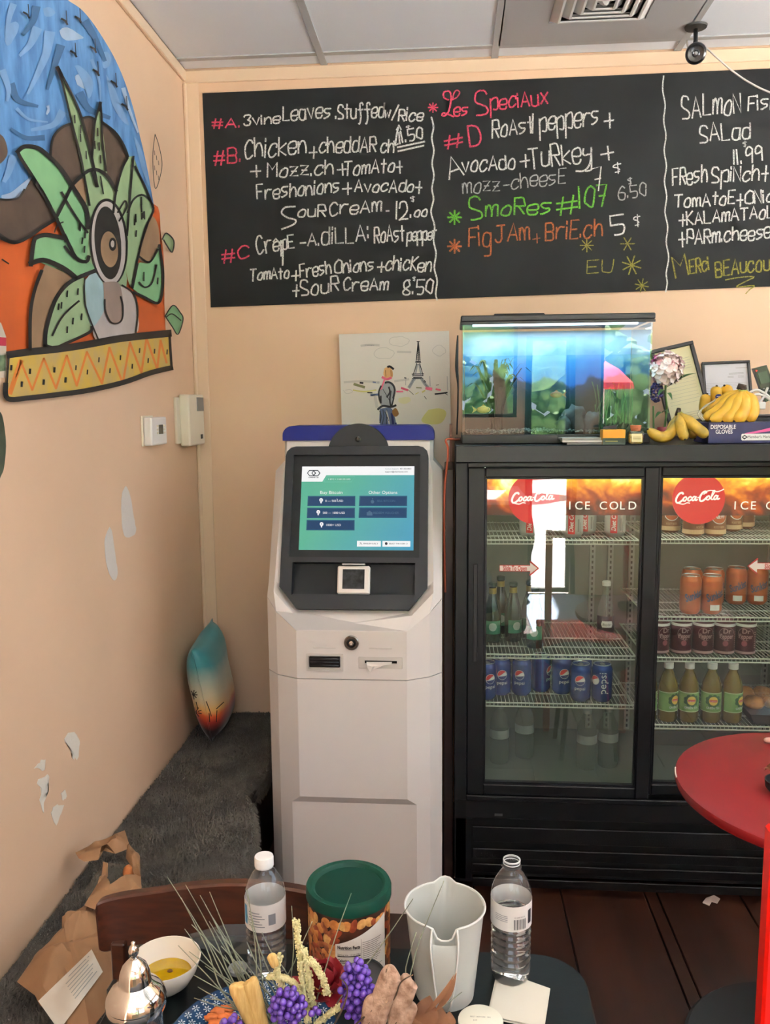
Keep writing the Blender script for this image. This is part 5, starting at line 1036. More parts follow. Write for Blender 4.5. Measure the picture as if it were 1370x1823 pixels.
rnd = random.Random(5); b = BM()
for i in range(700):
    x, y = rnd.uniform(AX0+.014, AX1-.014), rnd.uniform(AY0+.014, AY1-.02); r = rnd.uniform(.003, .0055)
    bmesh.ops.create_icosphere(b, subdivisions=1, radius=r, matrix=Matrix.Translation((x, y, TZ+.031+rnd.uniform(0, .008))) @ Matrix.Diagonal((1, 1, .7, 1)))
obj('gravel', b, mat('gravel', '#2A2E2E', .6, col2='#6A6E68', vs_=60), aq, kind='stuff')
PLM = mat('water_plant', '#030504', .6, col2='#0A100C', vs_=20)
pl_ = thing('water_plant', 'dark bushy water plant at the left end of the aquarium', 'plant', (.145, 2.74, TZ+.035))
for i in range(46):
    a = rnd.uniform(0, 2*pi); s_ = rnd.uniform(.02, .075); hgt = rnd.uniform(.13, .235); x0, y0 = .15+rnd.uniform(-.02, .02), 2.74+rnd.uniform(-.02, .02)
    pts = smooth([(x0, y0, TZ+.034), (x0+cos(a)*s_*.3, y0+sin(a)*s_*.3, TZ+.034+hgt*.55), (x0+cos(a)*s_, y0+sin(a)*s_*.8, TZ+.034+hgt), (x0+cos(a)*s_*1.5, y0+sin(a)*s_*1.0, TZ+.034+hgt*.92)], 3)
    b = BM(); pv = None
    for k, p in enumerate(pts):
        w2 = .0065*sin(pi*min(1, (k+.6)/(len(pts)-.2))); u = Vector((-sin(a), cos(a), 0)); c2 = (b.verts.new(p-u*w2), b.verts.new(p+Vector((0, 0, .0))+u*w2))
        if pv: b.faces.new((pv[0], c2[0], c2[1], pv[1]))
        pv = c2
    obj('blade', b, PLM, pl_)
def rock(b, c, r, seed, sq=(1, 1, 1)):
    v0 = len(b.verts); res = bmesh.ops.create_icosphere(b, subdivisions=3, radius=1)
    for v in res['verts']:
        n_ = noise.noise(v.co*1.6+Vector((seed, 0, 0)))*.35 + noise.noise(v.co*4+Vector((0, seed, 0)))*.12
        v.co = Vector((v.co.x*r*sq[0], v.co.y*r*sq[1], v.co.z*r*sq[2]))*(1+n_) + Vector(c)
RK = mat('tank_rock', '#15181A', .6, col2='#3A4244', vs_=25, bump=.4)
for i, (x, y, z, r, lab) in enumerate(((.40, 2.74, .055, .045, 'large dark rock right of centre in the aquarium'), (.36, 2.70, .045, .026, 'small dark rock left of the large one in the aquarium'), (.455, 2.72, .05, .034, 'dark rock right of the large one in the aquarium'))):
    b = BM(); rock(b, (x, y, TZ+z), r, i*3.1, (1, .8, 1.3)); tag(obj('tank_rock', b, RK, sm=True), lab, 'rock', 'rocks in the aquarium')
def fish(x, y, z, L_, col, lab, flip=1):
    t = thing('fish', lab, 'fish', (x, y, z)); m = mat('fish_'+col, col, .35, var=.2, vs_=60)
    b = BM(); bmesh.ops.create_uvsphere(b, u_segments=14, v_segments=10, radius=1, matrix=Matrix.Translation((x, y, z)) @ Matrix.Diagonal((L_*.5, L_*.13, L_*.24, 1))); obj('body', b, m, t, sm=True)
    obj('tail_fin', poly(BM(), [(x-flip*L_*.42, y, z), (x-flip*L_*.8, y, z+L_*.25), (x-flip*L_*.68, y, z), (x-flip*L_*.8, y, z-L_*.25)], (0, .001, 0)), m, t)
    obj('back_fin', poly(BM(), [(x-L_*.2, y, z+L_*.2), (x, y, z+L_*.38), (x+L_*.2, y, z+L_*.2)], (0, .001, 0)), m, t)
    b = BM(); 
    for s in (-1, 1): bmesh.ops.create_icosphere(b, subdivisions=1, radius=L_*.04, matrix=Matrix.Translation((x+flip*L_*.34, y+s*L_*.085, z+L_*.05)))
    obj('eyes', b, BK, t)
fish(.105, 2.66, 1.555, .045, '#B5702C', 'small orange fish near the left end of the aquarium', 1)
fish(.335, 2.69, 1.60, .04, '#8A4A3A', 'reddish fish near the middle of the aquarium', -1)
b = BM()
for i in range(26):
    x, y = rnd.uniform(.46, .56), rnd.uniform(2.64, 2.8); h_ = rnd.uniform(.05, .16); tube(b, smooth([(x, y, TZ+.034), (x+rnd.uniform(-.01, .01), y, TZ+.034+h_*.6), (x+rnd.uniform(-.02, .02), y, TZ+.034+h_)], 3), .0016, 5)
tag(obj('water_weed', b, mat('water_weed', '#1E4A2E', .5, col2='#3F6E3A', vs_=40), kind='stuff'), 'thin green water weed at the right end of the aquarium', 'plant')
lamp('tank_light', 'AREA', (.32, 2.74, hz0-.006), (0, 0, 0), 1.7, (.75, .92, 1), .5, .18)
obj('hood_tube', boxm((.07, 2.66, hz0-.004), (.575, 2.675, hz0+.0035)), mat('hood_glow', '#DDF2FF', .4, emit=3), hood)
b = BM()
for k in range(3): tube(b, smooth([(AX0-.012, 2.84, 1.80), (AX0-.018+k*.003, 2.83, 1.7), (AX0-.01, 2.83, 1.62), (AX0-.014, 2.85, 1.47)], 5), .003, 6)
tag(obj('power_cord', b, BM_, sm=True), 'black cords hanging at the left side of the aquarium', 'cord')
# ================================================================ THINGS ON THE COOLER
FB = mat('frame_black', '#161514', .35)
def picture(name, lab, cor, Yb, Yt, t, paper, gl=True):
    """leaning frame: corners tl,tr,br,bl in pixels; Y at the top and bottom"""
    P = [onY(*cor[0], Yt), onY(*cor[1], Yt), onY(*cor[2], Yb), onY(*cor[3], Yb)]
    c = sum(P, Vector())/4; ux = (P[1]-P[0]).normalized(); uy = (P[0]-P[3]); uy = (uy - ux*uy.dot(ux)).normalized(); n_ = ux.cross(uy); n_ = n_ if n_.y < 0 else -n_
    hw = ((P[1]-P[0]).length+(P[2]-P[3]).length)/4; hh = ((P[0]-P[3]).length+(P[1]-P[2]).length)/4
    th_ = thing(name, lab, 'picture frame', tuple(c - uy*hh)); b = BM()
    for dx, dy, sx, sy in ((0, hh-t/2, hw, t/2), (0, -hh+t/2, hw, t/2), (-hw+t/2, 0, t/2, hh-t), (hw-t/2, 0, t/2, hh-t)): obox(b, c+ux*dx+uy*dy, ux*sx, uy*sy, n_*.008, .0015)
    obj('frame', b, FB, th_); pg = obj('document', obox(BM(), c-n_*.002, ux*(hw-t), uy*(hh-t), n_*.002), paper, th_)
    return c, ux, uy, n_, hw-t, hh-t, th_, pg
INKP = mat('document_ink', '#8C8A84', .7)
def lines(pg, c, ux, uy, n_, segs):
    b = BM()
    for x0, x1, y, w_ in segs: ribbon(b, [Vector((x0, y)), Vector((x1, y))], w_, lambda x, z: c+ux*x+uy*z+n_*.0006)
    obj('print_lines', b, INKP, pg)
c, ux, uy, n_, a_, h_, th1, pg = picture('picture_frame', 'tilted black frame with a cream certificate behind the peony', [(1166, 623), (1239, 606), (1262, 748), (1180, 766)], 2.93, 3.0, .013, mat('certificate_cream', '#D9CFA6', .7, var=.05, vs_=10))
lines(pg, c, ux, uy, n_, [(-.01, .05, .09-.009*k, .0008) for k in range(5)] + [(-.05, .05, .03-.012*k, .0006) for k in range(9)] + [(-.01, .05, -.10-.008*k, .0008) for k in range(3)])
c, ux, uy, n_, a_, h_, th2, pg = picture('picture_frame', 'smaller black frame with a white letter behind the big bananas', [(1247, 646), (1341, 642), (1334, 752), (1256, 756)], 3.03, 3.09, .009, mat('letter_white', '#D5D3D8', .7))
lines(pg, c, ux, uy, n_, [(.035, .085, .088, .0012), (.01, .06, .07, .001), (.01, .06, .066, .001), (.005, .025, .058, .001), (.04, .06, .058, .001), (.005, .025, .054, .001), (.04, .06, .054, .001)] + [(-.08, .07, .035-.006*k, .0006) for k in range(12)])
# peony in a small red pot
pv_ = thing('peony', 'pale pink peony with green leaves in a small red pot', 'flower', (.70, 2.80, TZ))
obj('pot', lathem([(0, 0), (.016, 0), (.022, .01), (.026, .03), (.022, .042), (.02, .04), (0, .038)], (.70, 2.80, TZ), 20), mat('pot_red', '#8C1A22', .3, coat=.4), pv_, sm=40)
pc2 = onY(1186, 655, 2.76); PK = mat('petal_pink', '#F6E2DE', .6); PK2 = mat('petal_deep', '#DDA3A6', .6); PK3 = mat('petal_magenta', '#C96A9A', .6)
STM = mat('stem_green', '#5E7A44', .5); LFM = mat('leaf_green', '#3E6238', .45, var=.2, vs_=30)
obj('stem', tube(BM(), smooth([(.70, 2.80, TZ+.035), (.703, 2.79, TZ+.10), onY(1184, 700, 2.77), pc2], 5), .0035, 8), STM, pv_, sm=True)
def petal(b, c, d, L_, W_, cup, rnd_):
    d = Vector(d).normalized(); s = d.cross(Vector((0, 0, 1))); s = s.normalized() if s.length > .01 else Vector((1, 0, 0)); up = s.cross(d); g = []
    for i in range(5):
        t = i/4; row = []
        for j in range(-2, 3):
            w_ = W_*sin(pi*(.15+.75*t))*j/2; p = Vector(c) + d*L_*t*(1-.25*cup*t) + s*w_ + up*(cup*L_*(t*t*.6) + abs(j)/2*cup*W_*.35) + Vector((rnd_.uniform(-1, 1), rnd_.uniform(-1, 1), rnd_.uniform(-1, 1)))*L_*.05*(t > .7)
            row.append(b.verts.new(p))
        g.append(row)
    for a, c_ in zip(g, g[1:]):
        for j in range(4): b.faces.new((a[j], a[j+1], c_[j+1], c_[j]))
rp = random.Random(11)
def shell_petal(c, d, R, sz, seed):
    """one ruffled petal lying on a ball of radius R"""
    d = Vector(d).normalized(); t1 = d.cross(Vector((.3, .2, 1))).normalized(); t2 = d.cross(t1); b = BM(); g = []
    for i in range(6):
        row = []
        for j in range(6):
            u, v = (i-2.5)/2.5, (j-2.5)/2.5; q = sqrt(u*u+v*v); k = 1/max(1, q*.9); u, v = u*k, v*k
            p = (d + (t1*u + t2*v)*sz/R).normalized()*R*(1 + .10*noise.noise(Vector((u*2.4+seed, v*2.4, seed)))) - d*(.10*R*(1-q)) + d*.012*R/.05*max(0, v)*.6
            row.append(b.verts.new(Vector(c)+p))
        g.append(row)
    for a, c_ in zip(g, g[1:]):
        for j in range(5): b.faces.new((a[j], a[j+1], c_[j+1], c_[j]))
    return b
for R, n_p, sz in ((.030, 26, .014), (.041, 50, .014), (.050, 88, .0125)):
    for i in range(n_p):
        z = 1-2*(i+.5)/n_p; a = i*2.39996+R*99; r_ = sqrt(1-z*z); d = Vector((r_*cos(a), r_*sin(a), z*.92))
        if R > .045 and rp.random() < .28: continue
        m_ = PK3 if (z > .35 and d.x < -.2 and d.y > -.2) else (PK2 if R < .035 or rp.random() < .1 else PK)
        obj('petal', shell_petal(pc2, d, R, sz, i*1.3+R*50), m_, pv_, sm=True)
def leaf(b, p0, p1, w_, bend=Vector((0, 0, .01)), n=8):
    p0, p1 = Vector(p0), Vector(p1); d = (p1-p0); s = d.cross(Vector((0, -.5, 1))).normalized(); pv = None
    for i in range(n+1):
        t = i/n; c = p0 + d*t + bend*sin(pi*t); w2 = w_*sin(pi*t**.8)+.0003; cur = [b.verts.new(c - s*w2), b.verts.new(c + Vector((0, .0, -.15*w2))), b.verts.new(c + s*w2)]
        if pv: b.faces.new((pv[0], cur[0], cur[1], pv[1])); b.faces.new((pv[1], cur[1], cur[2], pv[2]))
        pv = cur
for p0, p1, w_ in (((1185, 690), (1239, 664), .009), ((1186, 700), (1196, 712), .006), ((1178, 735), (1190, 736), .006), ((1184, 695), (1170, 705), .007), ((1180, 735), (1165, 745), .006)):
    b = BM(); leaf(b, onY(*p0, 2.76), onY(*p1, 2.73), w_); obj('leaf', b, LFM, pv_, sm=True)
pf2 = thing('purple_flower', 'dark purple flower cluster beside the aquarium under the peony', 'flower', (.655, 2.79, TZ))
obj('stem', tube(BM(), [(.665, 2.79, TZ), (.66, 2.79, TZ+.11)], .003, 6), STM, pf2)
b = BM()
for i in range(70):
    d = Vector((rp.gauss(0, 1), rp.gauss(0, 1), rp.gauss(0, 1))).normalized(); c = onY(1168, 698, 2.78) + Vector((d.x*.018, d.y*.018, d.z*.03)); bmesh.ops.create_icosphere(b, subdivisions=1, radius=.005, matrix=Matrix.Translation(c))
obj('blossoms', b, mat('blossom_purple', '#2B2145', .6, col2='#4A3B78', vs_=80), pf2, kind='stuff', sm=True)
# bananas
BA = mat('banana_yellow', '#D9B03A', .45, col2='#C99A2C', vs_=25); BAS = mat('banana_spotted', '#C9A43C', .5, col2='#8E7A2C', vs_=28); BT = mat('banana_tip', '#3A2A1A', .7); BG = mat('banana_green_stem', '#9AA046', .5)
def banana(par, pts, Ys, rpx, m, stem=True):
    n_ = len(pts); P = [onY(p[0], p[1], Ys[0]+(Ys[1]-Ys[0])*i/(n_-1)) for i, p in enumerate(pts)]
    S = smooth(P, 6); R = rpx*2.7/1480; k = len(S); rad = []
    for i in range(k):
        t = i/(k-1); rad.append(R*(.34 if t < .1 else min(1, .34+(t-.1)*3.2))*(1 if t < .78 else max(.25, 1-((t-.78)/.22)**2*.75)))
    o = obj('banana', tube(BM(), S, rad, 7), m, par, sm=55)
    obj('stem', tube(BM(), S[:max(2, k//7)], [r*1.05 for r in rad[:max(2, k//7)]], 7), BG, o, sm=True)
    e_ = S[-1]; d = (S[-1]-S[-2]).normalized(); obj('tip', tube(BM(), [e_ - d*.001, e_+d*.004], [rad[-1]*.95, rad[-1]*.6], 7), BT, o, sm=True)
bb1 = thing('banana_bunch', 'small bunch of spotted bananas at the front edge of the cooler top', 'bananas', tuple(onY(1208, 787, 2.58)))
for pts, Ys, r in (([(1206, 735), (1203, 756), (1189, 775), (1170, 777), (1153, 764)], (2.59, 2.55), 9.5), ([(1205, 736), (1198, 756), (1191, 772), (1180, 782)], (2.60, 2.60), 8), ([(1208, 736), (1210, 752), (1214, 770), (1219, 782)], (2.58, 2.53), 9), ([(1210, 735), (1224, 749), (1243, 765), (1259, 777)], (2.58, 2.54), 9.5), ([(1211, 736), (1222, 752), (1230, 768), (1236, 780)], (2.60, 2.60), 8)): banana(bb1, pts, Ys, r, BAS)
obj('crown', tube(BM(), [onY(1208, 727, 2.59), onY(1206, 740, 2.585)], [.006, .010], 8), BT, bb1, sm=True)
bb2 = thing('banana_bunch', 'large bunch of yellow bananas lying on the blue glove box', 'bananas', tuple(onY(1300, 754, 2.62)))
for pts, Ys, r in (([(1316, 694), (1296, 705), (1274, 720), (1258, 734)], (2.66, 2.66), 8), ([(1316, 695), (1298, 712), (1276, 733), (1252, 746)], (2.64, 2.62), 11), ([(1318, 696), (1306, 714), (1288, 737), (1264, 750)], (2.62, 2.59), 11.5), ([(1320, 696), (1314, 716), (1304, 738), (1286, 751)], (2.61, 2.58), 12), ([(1322, 696), (1324, 714), (1320, 736), (1306, 750)], (2.61, 2.57), 12), ([(1325, 696), (1335, 712), (1339, 734), (1329, 750)], (2.62, 2.58), 11)): banana(bb2, pts, Ys, r, BA)
obj('crown', tube(BM(), [onY(1312, 687, 2.635), onY(1322, 690, 2.63), onY(1322, 699, 2.625)], [.009, .012, .012], 8), BT, bb2, sm=True)
bb3 = thing('banana_bunch', 'bananas standing upright behind the large bunch, one with a blue sticker', 'bananas', tuple(onY(1280, 740, 2.72)))
for pts, Ys, r in (([(1282, 745), (1277, 722), (1274, 702), (1275, 688)], (2.74, 2.72), 10), ([(1302, 740), (1300, 715), (1294, 698), (1289, 687)], (2.75, 2.73), 10), ([(1262, 745), (1254, 728), (1255, 714), (1258, 702)], (2.74, 2.73), 9.5)): banana(bb3, pts, Ys, r, BA)
sp_ = onY(1279, 706, 2.70); b = BM(); poly(b, [(sp_.x+.011*cos(t), sp_.y, sp_.z+.008*sin(t)) for t in [k*pi/6 for k in range(12)]], (0, .002, 0)); obj('sticker', b, PNV, bb3); 
b = BM(); put_text(b, 'FRESH', .006, lambda x, y: Vector((sp_.x+x, sp_.y-.0005, sp_.z-.002+y))) if False else ribbon(b, [Vector((sp_.x-.006, sp_.z)), Vector((sp_.x+.006, sp_.z))], .002, lambda x, z: Vector((x, sp_.y-.0006, z))); obj('sticker_print', b, PWH, bb3)
b = BM(); pts = [onY(1250, 748, 2.61), onY(1246, 735, 2.62), onY(1254, 722, 2.64), onY(1268, 714, 2.66), onY(1276, 712, 2.66)]
for k in range(4): tube(b, smooth([p + Vector((.003*k*sin(i*2+k), -.002*k, .003*cos(i+k))) for i, p in enumerate(pts)], 4), .0022, 6)
tag(obj('plastic_bag', b, mat('crumpled_plastic', '#CFC8B0', .3, alpha=.6), sm=True), 'crumpled clear plastic bag edge around the left end of the large bananas', 'bag')
# glove box
gbx = thing('glove_box', 'navy carton of disposable gloves with a magenta swoosh', 'box', (.88, 2.62, TZ), rz=radians(3))
GN = mat('carton_navy', '#23264E', .4)
obj('carton', boxm((-.118, -.065, 0), (.122, .06, .062), .001), GN, gbx, False)
b = BM(); sf = lambda x, z: Vector((x, -.0656, z))
bl = [(-.01, .028), (.03, .034), (.07, .042), (.12, .056)]; ribbon(b, smooth([Vector(p) for p in bl], 5), .003, sf, .014); obj('magenta_swoosh', b, mat('swoosh_magenta', '#C8508C', .4), gbx, False)
b = BM(); put_text(b, 'DISPOSABLE', .017, lambda x, y: sf(-.075+x, .043+y), width=.074, bold=.0003); put_text(b, 'GLOVES', .017, lambda x, y: sf(-.072+x, .029+y), width=.05, bold=.0003); obj('lettering', b, PWH, gbx, False)
obj('logo_plate', poly(BM(), [(x, -.0655, z) for x, z in ((-.018, .008), (.07, .008), (.073, .011), (.073, .025), (.07, .028), (-.018, .028), (-.021, .025), (-.021, .011))], (0, -.0006, 0)), PWH, gbx, False)
b = BM(); put_text(b, "Member's Mark", .012, lambda x, y: Vector((.031+x, -.0666, .0145+y)), width=.066); ribbon(b, [Vector((-.012, .013)), Vector((-.004, .018)), Vector((-.012, .023)), Vector((-.018, .018)), Vector((-.012, .013))], .004, lambda x, z: Vector((x, -.0666, z))); obj('logo_lettering', b, mat('print_black', '#24242A', .5), gbx, False)
trz = TZ
tr_ = thing('tray', 'dark plastic tray behind the glove box at the right edge', 'tray', (1.02, 2.78, TZ))
obj('tray_body', boxm((.92, 2.70, TZ), (1.2, 2.9, TZ+.075), .004), mat('tray_grey', '#2C2D30', .5), tr_); obj('tray_rim', boxm((.918, 2.698, TZ+.075), (1.202, 2.902, TZ+.08), .002), mat('tray_rim', '#45464A', .4), tr_)
# telephone, charger and white cords
ph = thing('cordless_phone', 'black cordless telephone leaning beside the small frame', 'telephone', tuple(onY(1350, 715, 2.80)))
P = [onY(x, y, 2.80) for x, y in ((1341, 656), (1364, 650), (1385, 705), (1362, 716))]
obj('handset', poly(BM(), P, (0, .02, 0)), BK, ph); Q = [onY(x, y, 2.797) for x, y in ((1348, 664), (1364, 660), (1371, 680), (1354, 684))]; obj('screen', poly(BM(), Q, (0, .002, 0)), mat('phone_lcd', '#4A544C', .2), ph)
b = BM(); bmesh.ops.create_icosphere(b, subdivisions=1, radius=.0025, matrix=Matrix.Translation(onY(1346, 660, 2.796))); obj('red_lamp', b, mat('lamp_red', '#FF3A30', .4, emit=2), ph)
b = BM()
for r_ in range(3):
    for c_ in range(3): p = onY(1359+c_*7+r_*3, 692+r_*6-c_*2, 2.797); box(b, (p.x-.003, p.y-.001, p.z-.002), (p.x+.003, p.y+.002, p.z+.002))
obj('keys', b, mat('keys_grey', '#8A8A8A', .5), ph, kind='stuff')
b = BM(); 
for pts in ([(1332, 700), (1345, 694), (1360, 700), (1375, 712)], [(1330, 712), (1345, 702), (1362, 706), (1380, 720)], [(1346, 735), (1350, 718), (1358, 708), (1366, 690)]): tube(b, smooth([onY(*p, 2.74) for p in pts], 5), .004, 8)
wc = obj('white_cables', b, mat('cord_white_b', '#DDDAD6', .45), sm=True); tag(wc, 'tangled white charger cables at the right edge above the glove box', 'cord')
p = onY(1356, 722, 2.735); obj('plug', boxm((p.x-.012, 2.735, p.z-.012), (p.x+.012, 2.76, p.z+.012), .003), MATS['cord_white_b'], wc)
# jar, tea box, papers, leaf sprig
jr = thing('spice_jar', 'small square glass jar with a cork and pale label', 'jar', (.548, 2.525, TZ))
obj('glass', boxm((.527, 2.504, TZ), (.569, 2.546, TZ+.04), .005, 2), thin_glass('jar_glass', (.95, .95, .9), 1.5, 0, 0, gain=2), jr, sm=40)
obj('contents', boxm((.530, 2.507, TZ+.002), (.566, 2.543, TZ+.03), .004, 1), mat('jar_spice', '#B9A75A', .7, var=.3, vs_=120), jr)
obj('label', boxm((.533, 2.5032, TZ+.008), (.563, 2.5038, TZ+.032)), mat('jar_label', '#E0D9A8', .6), jr)
b = BM()
for k in range(3): ribbon(b, [Vector((.537, TZ+.014+k*.004)), Vector((.559, TZ+.014+k*.004))], .0012, lambda x, z: Vector((x, 2.5029, z)))
obj('label_print', b, mat('jar_ink', '#8A7A3A', .6), jr)
obj('cork', lathem([(.014, .040), (.014, .046), (.016, .047), (.016, .056), (0, .056)], (.548, 2.525, TZ), 18), mat('cork', '#9C5A3A', .8, var=.2, vs_=120), jr, sm=40)
yb_ = thing('tea_box', 'small carton with a yellow top and dark green base', 'box', (.48, 2.53, TZ))
obj('carton', boxm((.449, 2.505, TZ), (.515, 2.55, TZ+.044), .001), mat('carton_yellow', '#C78A12', .5), yb_); obj('green_base', boxm((.4488, 2.5045, TZ), (.5152, 2.506, TZ+.019)), mat('carton_green', '#1E3424', .5), yb_)
b = BM(); ribbon(b, [Vector((.458, TZ+.010)), Vector((.492, TZ+.010))], .003, lambda x, z: Vector((x, 2.504, z))); obj('print_line', b, mat('carton_print', '#8A8A4A', .5), yb_)
b = BM()
for i in range(26):
    p0 = Vector((.50+rp.uniform(-.03, .04), 2.565+rp.uniform(-.01, .02), TZ+.005)); d = Vector((rp.uniform(-.03, .03), rp.uniform(-.02, .015), rp.uniform(.03, .06))); leaf(b, p0, p0+d, .006, n=4)
tag(obj('herb_sprig', b, mat('herb_green', '#2E3D22', .6, var=.3, vs_=60), kind='stuff'), 'sprig of dark green leaves behind the jar and yellow carton', 'plant')
for i, (x0, x1, y0, y1, z, m, lab, r_) in enumerate(((.345, .47, 2.505, 2.592, 0, '#6E6F6C', 'grey booklet at the bottom of the papers before the aquarium', 2), (.335, .46, 2.508, 2.59, .007, '#C9C8C4', 'white booklet in the middle of the papers before the aquarium', -3), (.33, .445, 2.51, 2.588, .014, '#8E908E', 'grey leaflet on top of the papers before the aquarium', 4))):
    c_ = Vector(((x0+x1)/2, (y0+y1)/2, TZ+z+.003)); a = radians(r_); obj_ = obj('booklet', obox(BM(), c_, Vector((cos(a), sin(a), 0))*(x1-x0)/2, Vector((-sin(a), cos(a), 0))*(y1-y0)/2*.85, (0, 0, .003)), mat('paper_'+m, m, .7)); tag(obj_, lab, 'booklet')
obj_ = obj('black_toy', loft(BM(), [[(x, 2.515, z), (x, 2.52, z)] for x, z in ()] or [[(.452, 2.512, TZ+.046), (.452, 2.525, TZ+.046), (.452, 2.525, TZ+.052), (.452, 2.512, TZ+.052)], [(.49, 2.51, TZ+.0475), (.49, 2.523, TZ+.0475), (.49, 2.523, TZ+.058), (.49, 2.51, TZ+.058)]]), BM_); tag(obj_, 'small black object lying on the yellow carton', 'toy')
# ================================================================ BENCH, FUR THROW, PILLOW
import numpy as np
bn = thing('bench', 'low dark bench along the left wall, covered by the grey fur throw', 'bench', (-.78, 2.1, 0))
BW = mat('bench_dark', '#1A100C', .6)
obj('seat', boxm((-.968, 1.75, .29), (-.63, 3.135, .325), .004), BW, bn); obj('seat', boxm((-.968, .5, .29), (-.755, 1.749, .325), .004), BW, bn)
obj('front_panel', boxm((-.66, 1.77, 0), (-.64, 3.13, .289)), BW, bn); obj('front_panel', boxm((-.79, .52, 0), (-.77, 1.769, .289)), BW, bn); obj('end_panel', boxm((-.966, .5, 0), (-.791, .52, .289)), BW, bn)
FUR = mat('fur_grey', '#4C4741', .95, col2='#645E55', vs_=9, sheen=.15)
def furz(x, y): return .352 + .010*noise.noise(Vector((x*5, y*4, 0))) - max(0, (x+.64))**1.5*1.6
def furedge(y): return -.585 + .018*sin(y*7) + .012*sin(y*17+1) - (.045 if y > 2.40 else 0)*min(1, (y-2.40)/.08 if y > 2.4 else 0) - .14*max(0, min(1, (1.86-y)/.16))
b = BM(); NX, NY = 26, 150; g = []
for j in range(NY+1):
    y = .55 + (3.135-.55)*j/NY; row = []
    for i in range(NX+1):
        t = i/NX; xe = furedge(y); 
        if t < .8: x = -.966 + (xe+.966)*(t/.8); z = furz(x, y)
        else: q = (t-.8)/.2; x = xe + .008*sin(q*3); z = furz(xe, y) - q*.07
        row.append(b.verts.new((x, y, z)))
    g.append(row)
for j in range(NY):
    for i in range(NX): b.faces.new((g[j][i], g[j][i+1], g[j+1][i+1], g[j+1][i]))
ft = obj('fur_throw', b, FUR, sm=True); tag(ft, 'shaggy grey faux fur throw spread over the bench', 'throw')
r_ = np.random.RandomState(4); V, Fc = [], []; NS = 62000
ys_ = r_.uniform(.95, 3.13, NS); ts = r_.uniform(0, 1, NS)
for k in range(NS):
    y = ys_[k]; t = ts[k]; xe = furedge(y)
    if t < .84: x = -.966 + (xe+.966)*(t/.84); z = furz(x, y); nz = 1; nx = .05
    else: q = (t-.84)/.16; x = xe; z = furz(xe, y)-q*.07; nz = .25-.6*q; nx = .9
    nn = noise.noise(Vector((x*7, y*7, 3))); n2 = noise.noise(Vector((x*7+9, y*7, 7)))
    L_ = .020 + .010*r_.rand(); dx = nx*.8 + .9*n2 + r_.normal(0, .25); dy = -.55 + .9*nn + r_.normal(0, .25)
    if x < -.93: dx = abs(dx)
    d = Vector((dx, dy, nz*.55+.1)).normalized(); e = Vector((dx, dy, nz*.2-.45)).normalized()
    s = Vector((d.y, -d.x, 0)); s = s.normalized()*.0011 if s.length > 1e-4 else Vector((.0011, 0, 0))
    p = Vector((x, y, z-.002)); m1_ = p + d*L_*.55; m2_ = m1_ + e*L_*.5
    if y > 2.44 and m2_.x > -.615: m2_.x = -.615; m1_.x = min(m1_.x, -.615)
    if m2_.x < -.970: m2_.x = -.970
    i0 = len(V); V += [p-s, p+s, m1_+s*.8, m1_-s*.8, m2_]; Fc += [(i0, i0+1, i0+2, i0+3), (i0+3, i0+2, i0+4)]
me = bpy.data.meshes.new('fur_pile'); me.from_pydata([tuple(v) for v in V], [], Fc); me.update(); me.materials.append(FUR)
fp = obj('fur_pile', me, FUR, ft, kind='stuff')
# pillow: sunset print, standing on edge in the corner
A = onY(341, 1158, 2.74); B_ = onY(378, 1100, 3.06); C3 = onY(377, 1322, 2.76); D = Vector((-.86, 3.07, .375)); C3.z = max(C3.z, .375)
PM = mat('pillow_print', '#2F8A92', .45, sheen=.2)
ramp(PM, [(0, '#0B0A0B'), (.15, '#140C0C'), (.22, '#8A1A12'), (.27, '#C8541A'), (.31, '#D8A860'), (.42, '#C9BE9E'), (.55, '#A8B3A4'), (.66, '#3F8C92'), (1, '#1F7E86')], 'Object', 2, .02, .46, 9, .05)
b = BM(); N1_ = 18; grid = {}
for s in (0, 1):
    for i in range(N1_+1):
        for j in range(N1_+1):
            u, v = i/N1_, j/N1_; eu, ev = 2*u-1, 2*v-1
            p = A.lerp(B_, u).lerp(C3.lerp(D, u), v); nrm = (B_-A).cross(C3-A).normalized(); nrm = nrm if nrm.x > 0 else -nrm
            pin = 1 - .09*(1-abs(eu)**2)*abs(ev)**6 
            cen = (A+B_+C3+D)/4; q = cen + (p-cen)*(1-.07*(1-eu*eu)*ev**4-.07*(1-ev*ev)*eu**4)
            th_ = .085*(max(0, (1-eu**4))*max(0, (1-ev**4)))**.55 * (1+.12*noise.noise(p*9))
            if s and (i in (0, N1_) or j in (0, N1_)): grid[(s, i, j)] = grid[(0, i, j)]; continue
            off = nrm*th_*(.68 if s else -.7)
            q = q + off
            if q.x < -.966: q.x = -.966
            if q.y > 3.138: q.y = 3.138
            grid[(s, i, j)] = b.verts.new(q)
for s in (0, 1):
    for i in range(N1_):
        for j in range(N1_):
            f = [grid[(s, i, j)], grid[(s, i+1, j)], grid[(s, i+1, j+1)], grid[(s, i, j+1)]]
            if len(set(f)) > 2: b.faces.new(f if s else f[::-1])
pw = thing('pillow', 'square pillow with a teal sky and sunset print standing in the corner on the fur', 'pillow', (-.88, 2.9, .375))
cov = obj('cover', b, PM, pw, sm=True)
def ontop(i_, j_, s, off=.0012):
    i0, j0 = min(N1_-1, int(i_)), min(N1_-1, int(j_)); return None
PALM = mat('palm_print', '#1A1410', .7)
edge = [A.lerp(C3, t) for t in [k/10 for k in range(11)]]
b = BM(); tube(b, [A+(C3-A)*k/20 + ((A+B_+C3+D)/4-(A+(C3-A)*k/20))*.07*(1-(2*k/20-1)**2) for k in range(21)], .0022, 6); obj('seam_piping', b, PM, cov, sm=True)
